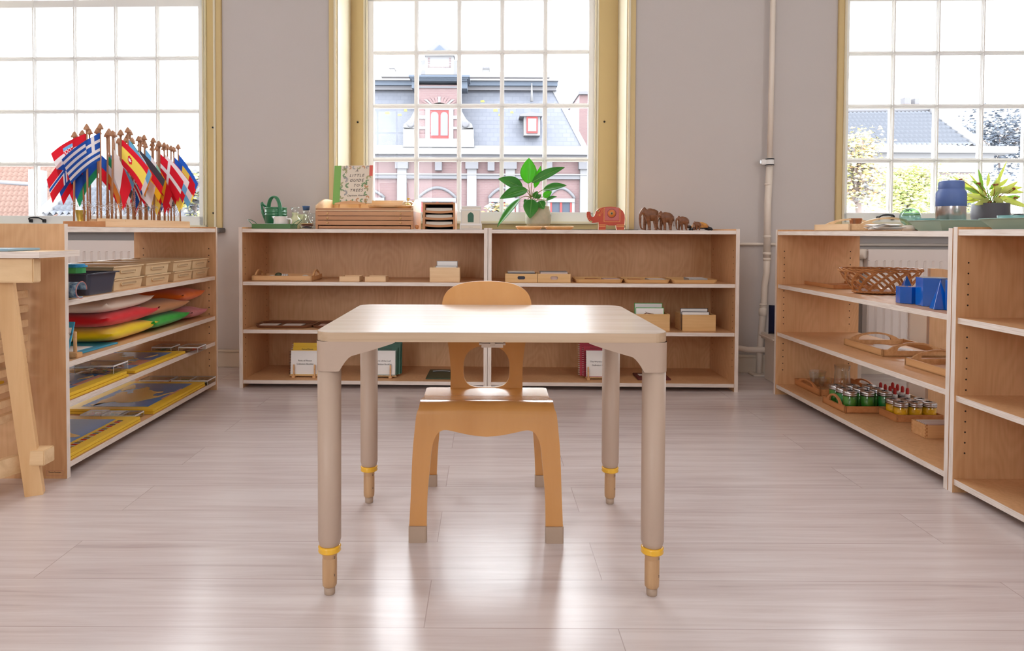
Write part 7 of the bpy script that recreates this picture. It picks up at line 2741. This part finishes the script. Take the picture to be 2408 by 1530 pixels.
for i in range(8):
    b = MB(); b.box(0, .005, 0, .12, 0, .05, 'paper', .0004)
    tag(b.build('sorting_card', mx=at(RIGHTF, m1.x + .004 + i * (wq - .022) / 8, m2.y + .185, Z0r + .0056)), 'white card in the box behind the pinkish cards, %s from its far end' % ORD[i], 'card', 'cards in the rear card box')

# ---- things on the floor behind the right unit
cu = hit(1905, 800, 'y', -.22, WALL)
t = thing('low_bench', 'low white bench against the wall beside the riser pipe', 'bench', at(WALL, ux(1800, -.25, 800), -.36, 0))
Wbn = ux(2020, -.25, 800) - ux(1800, -.25, 800)
b = MB(); b.box(0, Wbn, 0, .22, .22, .25, 'pipe_white', .012); b.build('seat', t)
for x in (0.03, Wbn - .06):
    b = MB(); b.box(x, x + .03, .02, .2, 0, .22, 'pipe_white', .003); b.build('leg', t)
b = MB()
def cfn(s):
    def g(u, v):
        x, z = u * 2 - 1, v * 2 - 1
        k = max(0, (1 - abs(x) ** 3) * (1 - abs(z) ** 3)) ** .5
        return Vector((x * Wbn * .47, s * .06 * k, .078 + z * .075))
    return g
b.grid(cfn(1), 20, 20, 'navy_cloth'); b.grid(cfn(-1), 20, 20, 'navy_cloth')
tag(b.build('cushion', mx=at(WALL, ux(1800, -.25, 800) + Wbn / 2, -.25, .252)), 'navy blue cushion leaning on the low white bench', 'cushion')

# ================================================================ OUTSIDE THE WINDOWS
plain = lambda n, c, r=.8: mat(n, c, r, spec=.2)
def brick_mat(name, c1, c2, mortar, sc, w_=.22, h_=.065, ms=.008, plane='xz'):
    m = bpy.data.materials.new(name)
    m.use_nodes = True
    nt = m.node_tree
    b = nt.nodes['Principled BSDF']
    b.inputs['Roughness'].default_value = .85
    tc = nt.nodes.new('ShaderNodeTexCoord'); sx = nt.nodes.new('ShaderNodeSeparateXYZ'); cb = nt.nodes.new('ShaderNodeCombineXYZ')
    nt.links.new(tc.outputs['Object'], sx.inputs[0])
    nt.links.new(sx.outputs[0], cb.inputs[0]); nt.links.new(sx.outputs[2], cb.inputs[1])
    br = nt.nodes.new('ShaderNodeTexBrick')
    br.inputs['Scale'].default_value = sc
    br.inputs['Brick Width'].default_value = w_; br.inputs['Row Height'].default_value = h_; br.inputs['Mortar Size'].default_value = ms
    br.inputs['Color1'].default_value = (*c1, 1); br.inputs['Color2'].default_value = (*c2, 1); br.inputs['Mortar'].default_value = (*mortar, 1)
    nt.links.new(cb.outputs[0], br.inputs['Vector']); nt.links.new(br.outputs['Color'], b.inputs['Base Color'])
    MATS[name] = m


brick_mat('brick_out', (.115, .07, .073), (.128, .08, .08), (.132, .095, .095), 1, .24, .075, .01)
brick_mat('brick_grey', (.14, .11, .11), (.155, .12, .12), (.17, .155, .155), 1, .3, .09, .012)
brick_mat('slate', (.082, .088, .108), (.094, .10, .12), (.070, .076, .094), 1, .34, .2, .012)
plain('stone_white', (.155, .155, .16)); plain('stone_pale', (.12, .12, .13)); plain('lead', (.07, .085, .11)); plain('frame_red', (.22, .045, .045))
plain('pane_out', (.12, .13, .15), .3); plain('pane_dark', (.04, .05, .07), .3); plain('moss', (.2, .21, .06)); plain('tile_grey', (.085, .092, .108)); plain('tile_orange', (.15, .095, .078))
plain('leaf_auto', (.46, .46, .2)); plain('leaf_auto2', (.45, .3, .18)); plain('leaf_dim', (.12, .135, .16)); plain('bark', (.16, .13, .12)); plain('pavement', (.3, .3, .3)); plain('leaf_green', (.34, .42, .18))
b = MB(); b.box(-60, 60, 4.6, 80, -5.2, -5.0, 'pavement')
struct(b.build('ground_street'))
# the outer skin of this house, so the windows sit in a wall
DY = 30.0
def E(px, py, y=DY): return hit(px, py, 'y', y)
def ex(px, y=DY): return E(px, 300, y).x
def ez(py, y=DY): return E(1150, py, y).z
man = thing('mansard_building', 'brick building with slate mansard roof and white gable seen through the middle window', 'building', frame(0, 0, 0))
def P(name, mb): return mb.build(name, man)
x0, x1 = ex(560), ex(1378)
b = MB(); b.box(x0, x1 + 0.2, DY, DY + 7, -5, ez(372), 'brick_out'); P('brick_wall', b)
b = MB(); b.box(x0, x1 + .5, DY - .55, DY + .1, ez(366), ez(352), 'stone_white'); b.box(x0, x1 + .5, DY - .35, DY + .1, ez(374), ez(366), 'stone_pale'); b.box(x0, x1 + .3, DY - .3, DY + .1, ez(352), ez(344), 'stone_white'); P('eaves_gutter', b)
# slate slope with hipped right end
yb_, yt_ = DY + .1, DY + 1.7
def slope(pts, m, off=0.0, th=.1):
    """polygon on the steep roof plane given in photo pixels at its two heights"""
    vs = []
    for (px, py) in pts:
        f = (345 - py) / (345 - 200)
        y = yb_ + (yt_ - yb_) * f - off
        q = hit(px, py, 'y', y); vs.append(tuple(q))
    n = len(vs)
    vs2 = [(v[0], v[1] + th, v[2] - .02) for v in vs]
    return MB().add(vs + vs2, [tuple(range(n)), tuple(reversed(range(n, 2 * n)))] + [(i, (i + 1) % n, n + (i + 1) % n, n + i) for i in range(n)], m)
P('slate_roof', slope([(560, 346), (560, 200), (1292, 200), (1368, 346)], 'slate'))
P('hip_flashing', slope([(1368, 346), (1292, 200), (1303, 200), (1382, 346)], 'stone_white', .05))
for k, (px, py, w__, h__) in enumerate(((905, 268, 10, 5), (935, 272, 8, 4), (950, 262, 6, 5), (1160, 262, 9, 5), (1172, 272, 7, 4), (1200, 266, 6, 4), (1130, 240, 8, 4))):
    P('moss_patch', slope([(px, py), (px, py - h__), (px + w__, py - h__ - 1), (px + w__ + 2, py)], 'moss', .03, .02))
b = MB(); b.box(x0, ex(1306, DY + 1.5), DY + 1.3, DY + 2.2, ez(214, DY + 1.5), ez(203, DY + 1.5), 'stone_pale'); b.box(x0, ex(1310, DY + 1.3), DY + 1.1, DY + 2.4, ez(203, DY + 1.3), ez(192, DY + 1.3), 'lead'); b.box(x0, ex(1312, DY + 1.2), DY + .95, DY + 2.4, ez(192, DY + 1.2), ez(188, DY + 1.2), 'stone_white'); P('upper_cornice', b)
b = MB(); b.box(ex(900, DY + 3), ex(1290, DY + 3), DY + 2.4, DY + 6, ez(188, DY + 3), ez(176, DY + 3), 'stone_white'); P('upper_roof', b)
for (a_, c_) in ((915, 927), (1135, 1150)):
    b = MB(); b.box(ex(a_, DY + 4), ex(c_, DY + 4), DY + 4, DY + 4.6, ez(180, DY + 4), ez(158, DY + 4), 'stone_white'); b.box(ex(a_ - 1, DY + 4), ex(c_ + 1, DY + 4), DY + 3.95, DY + 4.65, ez(162, DY + 4), ez(158, DY + 4), 'stone_pale'); P('chimney', b)
# gable
gy = DY - .25
def gb(m, pa, pb, t, bt, y0=0.0, y1=1.0, mb=None):
    mb = mb or MB()
    return mb.box(ex(pa, gy - y0), ex(pb, gy - y0), gy - y0, gy + y1, ez(bt, gy - y0), ez(t, gy - y0), m)
P('gable_wall', gb('brick_out', 982, 1078, 200, 346, 0, 2.2))
b = MB()
for (a_, c_, t_, bt_) in ((948, 1115, 326, 346), (948, 984, 304, 326), (1076, 1114, 304, 326)): gb('stone_white', a_, c_, t_, bt_, .12, 1, b)
for (a_, c_, t_, bt_) in ((1000, 1011, 258, 326), (1055, 1066, 258, 326), (984, 1000, 272, 280), (1066, 1078, 272, 280), (984, 1000, 298, 304), (1066, 1078, 298, 304)): gb('stone_white', a_, c_, t_, bt_, .06, 1, b)
P('stone_quoins', b)
b = MB()
for (a_, c_, t_, bt_, d_) in ((961, 1104, 177, 181, .5), (964, 1101, 181, 185, .42), (968, 1098, 185, 190, .3)): gb('lead', a_, c_, t_, bt_, d_, 1, b)
gb('stone_pale', 982, 1078, 203, 207, .08, 1, b); gb('lead', 968, 982, 190, 208, .1, 1, b); gb('lead', 1078, 1098, 190, 208, .1, 1, b)
P('gable_cornice', b)
b = MB(); gb('stone_white', 1000, 1066, 132, 176, 0, .8, b); gb('stone_pale', 990, 1000, 142, 176, 0, .6, b); gb('stone_pale', 1066, 1076, 142, 176, 0, .6, b)
for py in range(136, 158, 4):
    for (a_, c_) in ((1006, 1010), (1056, 1060)): gb('brick_out', a_, c_, py, py + 2, .02, .1, b)
for px in range(1006, 1060, 5): gb('brick_out', px, px + 3, 157, 159, .02, .1, b)
P('attic_block', b)
b = MB(); pts = [(998, 132), (1068, 132), (1068, 126), (1033, 95), (998, 126)]
b.prism([(ex(p[0], gy), ez(p[1], gy)) for p in pts], [], gy - .15, gy + .7, 'stone_pale', 'y')
b.prism([(ex(p[0], gy - .2), ez(p[1], gy - .2)) for p in [(1010, 127), (1056, 127), (1033, 106)]], [], gy - .19, gy - .15, 'lead', 'y'); P('pediment', b)
# scrolls beside the gable
for s, c0 in ((-1, 984), (1, 1076)):
    pts = [(0, 210), (5 * s, 226), (4 * s, 245), (10 * s, 262), (20 * s, 280), (34 * s, 292), (36 * s, 300), (0, 304)]
    b = MB(); b.prism([(ex(c0 + p[0], gy), ez(p[1], gy)) for p in pts], [], gy + .0, gy + .5, 'stone_white', 'y')
    for (cx_, cy_, r_) in ((18, 292, .16), (4, 236, .1)):
        b.lathe([(0, 0), (r_, 0), (r_, .1), (r_ * .6, .14), (0, .1)], 'stone_pale', 18, Matrix.Translation((ex(c0 + s * cx_, gy), gy, ez(cy_, gy))) @ Matrix.Rotation(PI / 2, 4, 'X'))
    P('scroll', b)
b = MB(); gb('frame_red', 1010, 1056, 259, 326, .02, .1, b); w_ = P('gable_window', b)
for (a_, c_) in ((1013, 1031), (1036, 1053)):
    xa, xb, z0_, z1_ = ex(a_, gy - .05), ex(c_, gy - .05), ez(319, gy - .05), ez(272, gy - .05)
    r_ = (xb - xa) / 2
    b = MB(); b.prism([(xa, z0_), (xb, z0_)] + [(xa + r_ + r_ * math.cos(PI * k / 10), z1_ + r_ * math.sin(PI * k / 10)) for k in range(11)], [], gy - .04, gy - .02, 'pane_out', 'y'); b.build('pane', w_)
b = MB()
for s in range(-5, 6):
    a = s * .16
    xc, zc = ex(1033, gy), ez(262, gy)
    c_, s_ = math.sin(a), math.cos(a)
    r0_, r1_ = .25, .62
    if abs(s) in (4,) or s == 0:
        m_ = 'stone_white'
    else:
        m_ = 'brick_out'
    wv = .045
    b.add([(xc + c_ * r0_ * 1.6 - wv, gy - .05, zc + s_ * r0_), (xc + c_ * r0_ * 1.6 + wv, gy - .05, zc + s_ * r0_), (xc + c_ * r1_ * 1.6 + wv * 1.4, gy - .05, zc + s_ * r1_), (xc + c_ * r1_ * 1.6 - wv * 1.4, gy - .05, zc + s_ * r1_)], [(0, 1, 2, 3)], m_)
b.prism([(ex(p[0], gy - .05), ez(p[1], gy - .05)) for p in [(998, 259), (1010, 246), (1033, 241), (1056, 246), (1068, 259)]], [], gy - .05, gy, 'stone_pale', 'y')
P('window_arch', b)
# dormer
dy = DY - .1
b = MB()
b.box(ex(1232, dy), ex(1270, dy), dy, dy + 1.6, ez(318, dy), ez(270, dy), 'stone_white')
b.prism([(ex(p[0], dy - .1), ez(p[1], dy - .1)) for p in [(1222, 273), (1275, 273), (1275, 269), (1249, 262), (1222, 269)]], [], dy - .15, dy + 1.6, 'stone_pale', 'y')
d_ = P('dormer', b)
b = MB(); b.box(ex(1238, dy), ex(1264, dy), dy - .06, dy - .01, ez(313, dy), ez(274, dy), 'frame_red'); b.box(ex(1241, dy), ex(1261, dy), dy - .09, dy - .06, ez(309, dy), ez(279, dy), 'stone_white'); b.build('dormer_window', d_)
b = MB(); b.tube([(ex(1250, DY + 1), DY + 1, ez(238, DY + 1)), (ex(1250, DY + 1), DY + 1, ez(195, DY + 1))], [.07, .02], 'stone_white', 8); P('finial', b)
# lower storey
for px in (946, 1110, 1200, 1375):
    b = MB(); b.box(ex(px - 11), ex(px + 11), DY - .18, DY, ez(560), ez(378), 'stone_white'); b.box(ex(px - 15), ex(px + 15), DY - .3, DY, ez(398), ez(378), 'stone_pale'); P('pilaster', b)
for px in (1032, 1155, 1290):
    b = MB(); b.box(ex(px - 8), ex(px + 8), DY - .28, DY, ez(402), ez(378), 'stone_pale'); P('bracket', b)
b = MB(); b.box(x0, x1 + .2, DY - .14, DY, ez(421), ez(412), 'stone_pale'); b.box(x0, x1 + .2, DY - .2, DY, ez(412), ez(409), 'stone_white'); P('string_course', b)
for (a_, c_) in ((790, 905), (985, 1073), (1150, 1220), (1288, 1352)):
    m0, m1 = ex(a_), ex(c_)
    b = MB(); n = 14
    arc_ = [(m0 + (m1 - m0) * k / n, ez(466) + (ez(442) - ez(466)) * math.sin(PI * k / n) ** .8) for k in range(n + 1)]
    b.prism([(m0, ez(475))] + arc_ + [(m1, ez(475))], [], DY - .08, DY, 'brick_out', 'y')
    b.tube([(p_[0], DY - .1, p_[1]) for p_ in arc_], .07, 'stone_pale', 6)
    b.box(m0, m1, DY - .16, DY, ez(475), ez(466), 'stone_white'); b.box(m0, m0 + .12, DY - .12, DY, ez(520), ez(472), 'stone_white'); b.box(m1 - .12, m1, DY - .12, DY, ez(520), ez(472), 'stone_white')
    w_ = P('arched_window', b)
    b = MB(); b.box(m0 + .12, m1 - .12, DY - .05, DY - .01, ez(515), ez(475), 'pane_dark'); b.box(m0 + .12, m0 + .2, DY - .09, DY - .05, ez(515), ez(475), 'frame_red'); b.box(m1 - .2, m1 - .12, DY - .09, DY - .05, ez(515), ez(475), 'frame_red'); b.box((m0 + m1) / 2 - .05, (m0 + m1) / 2 + .05, DY - .09, DY - .05, ez(515), ez(475), 'frame_red'); b.build('pane', w_)
# house behind at the right of the gable building
h2 = thing('brick_house', 'narrow brick house end beyond the mansard roof', 'building', frame(0, 0, 0))
b = MB(); y = 40; b.box(ex(1362, y), ex(1420, y), y, y + 5, -5, ez(222, y), 'brick_out'); b.build('wall', h2)
b = MB(); b.box(ex(1359, y), ex(1424, y), y - .2, y + 5, ez(222, y), ez(215, y), 'stone_pale'); b.build('coping', h2)


def pantiles(root, name, P00, P10, P01, m, nx, ny, amp=.05, P11=None):
    """wavy tiles over the roof patch with eave corners P00, P10 and ridge corner P01"""
    P00, P10, P01 = Vector(P00), Vector(P10), Vector(P01)
    P11 = Vector(P11) if P11 is not None else P10 + (P01 - P00)
    nrm = (P10 - P00).cross(P01 - P00).normalized()
    if nrm.y > 0: nrm = -nrm
    vs, fs = [], []
    cols_ = nx * 4
    rows_ = []
    for j in range(ny):
        rows_ += [(j / ny, amp * .9), ((j + .98) / ny, 0.0)]
    wdt = (P10 - P00).length
    for (v, lift) in rows_:
        a, c = P00.lerp(P01, v), P10.lerp(P11, v)
        for i in range(cols_ + 1):
            u = i / cols_
            ph = 2 * PI * (i % 4) / 4
            vs.append(a.lerp(c, u) + nrm * (lift + amp * .45 * (math.sin(ph) + .3)))
    k = cols_ + 1
    for j in range(len(rows_) - 1):
        for i in range(cols_):
            fs.append((j * k + i, j * k + i + 1, (j + 1) * k + i + 1, (j + 1) * k + i))
    b = MB(); b.add(vs, fs, m, True)
    return b.build(name, root)


# grey tiled house seen through the window above the blue solids
th_ = thing('tiled_house', 'house with a grey pantile hipped roof behind autumn trees', 'building', frame(0, 0, 0))
y = 15.0
yr_ = 18.5
pantiles(th_, 'tile_roof', hit(1780, 345, 'y', y), hit(2305, 345, 'y', y), hit(1780, 266, 'y', yr_), 'tile_grey', 44, 9, .05, hit(2192, 262, 'y', yr_))
b = MB(); b.tube([hit(2192, 260, 'y', yr_), hit(2305, 344, 'y', y)], .12, 'stone_white', 8); b.tube([hit(1780, 262, 'y', yr_), hit(2192, 259, 'y', yr_)], .12, 'stone_pale', 8); b.build('ridge', th_)
b = MB(); b.box(hit(1780, 350, 'y', y).x, hit(2370, 350, 'y', y).x, y - .3, y + .2, hit(2100, 362, 'y', y).z, hit(2100, 346, 'y', y).z, 'stone_white'); b.box(hit(1780, 350, 'y', y).x, hit(2330, 350, 'y', y).x, y - .1, y + .2, hit(2100, 405, 'y', y).z, hit(2100, 362, 'y', y).z, 'stone_white'); b.build('eaves', th_)
b = MB(); b.box(hit(1780, 350, 'y', y).x, hit(2300, 350, 'y', y).x, y, y + 5, -5, hit(2100, 405, 'y', y).z, 'brick_grey'); b.build('brick_wall', th_)
for px in (2160, 2270):
    b = MB(); b.box(hit(px, 350, 'y', y).x, hit(px + 28, 350, 'y', y).x, y - .06, y, hit(2100, 500, 'y', y).z, hit(2100, 440, 'y', y).z, 'stone_white'); w_ = b.build('window', th_)
    b = MB(); b.box(hit(px + 4, 350, 'y', y).x, hit(px + 24, 350, 'y', y).x, y - .09, y - .06, hit(2100, 497, 'y', y).z, hit(2100, 446, 'y', y).z, 'pane_dark'); b.build('pane', w_)
ch_ = hit(2150, 255, 'y', yr_)
b = MB(); b.box(ch_.x - .3, ch_.x + .35, yr_, yr_ + .5, ch_.z - .1, ch_.z + .12, 'tile_orange'); b.box(ch_.x - .2, ch_.x - .05, yr_ + .1, yr_ + .3, ch_.z + .12, ch_.z + .32, 'stone_pale'); b.box(ch_.x + .08, ch_.x + .2, yr_ + .1, yr_ + .3, ch_.z + .12, ch_.z + .3, 'stone_pale'); b.build('chimney', th_)

# roofs seen through the window behind the flags
o1 = thing('orange_roof_house', 'house with weathered orange pantiles and a pale gable behind the flags', 'building', frame(0, 0, 0))
y, yr_ = 16.0, 21.0
pantiles(o1, 'tile_roof', hit(-330, 560, 'y', y), hit(120, 560, 'y', y), hit(-330, 385, 'y', yr_), 'tile_orange', 40, 14, .08, hit(180, 385, 'y', yr_))
b = MB(); b.box(hit(-330, 500, 'y', y).x, hit(118, 500, 'y', y).x, y + .3, y + 4, -5, hit(0, 560, 'y', y).z, 'stone_pale'); b.build('wall', o1)
b = MB(); b.box(hit(66, 400, 'y', 15.5).x, hit(84, 400, 'y', 15.5).x, 15.5, 15.9, -5, hit(75, 398, 'y', 15.5).z, 'stone_white'); b.build('gable_post', o1)
b = MB(); b.tube([hit(0, 428, 'y', 16.5), hit(118, 436, 'y', 16.5)], .05, 'stone_pale', 6); b.build('gutter', o1)
o2 = thing('low_tiled_roof', 'low grey pantile roof with a white verge below the flags', 'building', frame(0, 0, 0))
y, yr_ = 10.0, 13.0
pantiles(o2, 'tile_roof', hit(100, 512, 'y', y), hit(430, 512, 'y', y), hit(170, 440, 'y', yr_), 'tile_grey', 22, 6, .06, hit(420, 440, 'y', yr_))
b = MB(); b.tube([hit(96, 512, 'y', y), hit(167, 438, 'y', yr_), hit(176, 432, 'y', yr_)], .1, 'stone_white', 8); b.build('verge', o2)
b = MB(); b.box(hit(104, 512, 'y', y).x, hit(430, 512, 'y', y).x, y + .2, y + 3, -5, hit(100, 512, 'y', y).z - .02, 'stone_pale'); b.build('wall', o2)
o3 = thing('white_chimney_house', 'far house with a broad white chimney and small dormer behind the flags', 'building', frame(0, 0, 0))
y = 24.0
b = MB(); b.box(hit(141, 400, 'y', y).x, hit(192, 400, 'y', y).x, y, y + 1, -5, hit(160, 361, 'y', y).z, 'stone_white'); b.box(hit(138, 400, 'y', y).x, hit(196, 400, 'y', y).x, y - .1, y + 1.1, hit(160, 361, 'y', y).z, hit(160, 354, 'y', y).z, 'stone_pale'); b.build('chimney', o3)
for px in (150, 160):
    b = MB(); b.box(hit(px, 400, 'y', y).x, hit(px + 7, 400, 'y', y).x, y + .2, y + .6, hit(160, 354, 'y', y).z, hit(160, 347, 'y', y).z, 'stone_white'); b.build('chimney_pot', o3)
b = MB(); b.box(hit(60, 400, 'y', y).x, hit(122, 400, 'y', y).x, y + 2, y + 4, hit(100, 385, 'y', y).z, hit(100, 371, 'y', y).z, 'stone_white'); b.box(hit(58, 400, 'y', y).x, hit(124, 400, 'y', y).x, y + 1.9, y + 4, hit(100, 371, 'y', y).z, hit(100, 368, 'y', y).z, 'lead'); b.build('dormer', o3)
b = MB(); b.box(hit(-60, 400, 'y', y).x, hit(420, 400, 'y', y).x, y + 4, y + 5, -5, hit(100, 396, 'y', y).z, 'stone_pale'); b.build('wall', o3)


def tree(label, nm, px, ptop, pbot, y, wpx, mats_, n, lsz, seed, trunk=True, grp=None):
    random.seed(seed)
    c = hit(px, (ptop + pbot) / 2, 'y', y)
    zt_, zb_ = hit(px, ptop, 'y', y).z, hit(px, pbot, 'y', y).z
    rx = wpx / 2 * (y / F)
    rz_ = (zt_ - zb_) / 2
    t = thing(nm, label, 'tree', frame(c.x, y, 0, -5), grp)
    cz = (zt_ + zb_) / 2 + 5
    b = MB()
    b.tube([(0, 0, 0), (.05, 0, cz - rz_), (0, .05, cz)], [.05, .04, .03], 'bark', 8)
    ends = []
    for k in range(16):
        a, e_ = random.uniform(0, 2 * PI), random.uniform(-.5, 1)
        p = Vector((rx * .85 * math.cos(a) * math.cos(e_), rx * .6 * math.sin(a), cz + rz_ * .85 * math.sin(e_)))
        ends.append(p)
        s_ = Vector((0, 0, cz - rz_ * .6 + random.uniform(0, rz_ * .8)))
        b.tube([s_, s_.lerp(p, .5) + Vector((0, 0, .1)), p], [.03, .018, .008], 'bark', 5)
    b.build('branches', t)
    b = MB()
    cl_ = [Vector((random.gauss(0, .42) * rx, random.gauss(0, .35) * rx, cz + max(-1, min(1, random.gauss(0, .45))) * rz_)) for _ in range(max(8, n // 45))] + ends
    for k in range(n):
        cc = random.choice(cl_)
        p = cc + Vector((random.gauss(0, 1), random.gauss(0, 1), random.gauss(0, .8))) * (rx * .13 + .04)
        if p.z > zt_ + 5: p.z = zt_ + 5 - random.uniform(0, .2)
        R_ = Matrix.Rotation(random.uniform(0, 6.28), 3, 'Z') @ Matrix.Rotation(random.uniform(-1.3, 1.3), 3, 'X')
        s_ = lsz * random.uniform(.6, 1.3)
        q = [p + R_ @ Vector(v) for v in ((-s_, 0, 0), (0, -s_ * .5, .0), (s_, 0, 0), (0, s_ * .5, 0.02))]
        b.add(q, [(0, 1, 2, 3)], random.choice(mats_))
    b.build('foliage', t)


g_ = 'trees outside the window above the blue solids'
tree('airy yellow and orange autumn tree at the window edge above the wooden tray', 'autumn_tree', 2015, 300, 520, 9.0, 130, ['leaf_auto', 'leaf_auto', 'leaf_auto2', 'stone_white'], 3000, .03, 1, grp=g_)
tree('yellow-green bushy tree rising behind the glass sphere', 'autumn_tree', 2140, 385, 530, 10.0, 130, ['leaf_auto', 'leaf_green', 'leaf_auto'], 4000, .03, 2, grp=g_)
tree('pale yellow tree low behind the blue flask', 'autumn_tree', 2240, 410, 530, 12.0, 110, ['leaf_auto', 'leaf_green', 'stone_white'], 2500, .035, 3, grp=g_)
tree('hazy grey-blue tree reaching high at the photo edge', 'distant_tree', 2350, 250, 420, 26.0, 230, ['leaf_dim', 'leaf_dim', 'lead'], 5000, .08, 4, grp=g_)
tree('golden shrub in the street below the ribbed plant pot', 'street_shrub', 1165, 478, 530, 20.0, 44, ['leaf_auto2', 'leaf_auto', 'stone_white'], 500, .08, 5)
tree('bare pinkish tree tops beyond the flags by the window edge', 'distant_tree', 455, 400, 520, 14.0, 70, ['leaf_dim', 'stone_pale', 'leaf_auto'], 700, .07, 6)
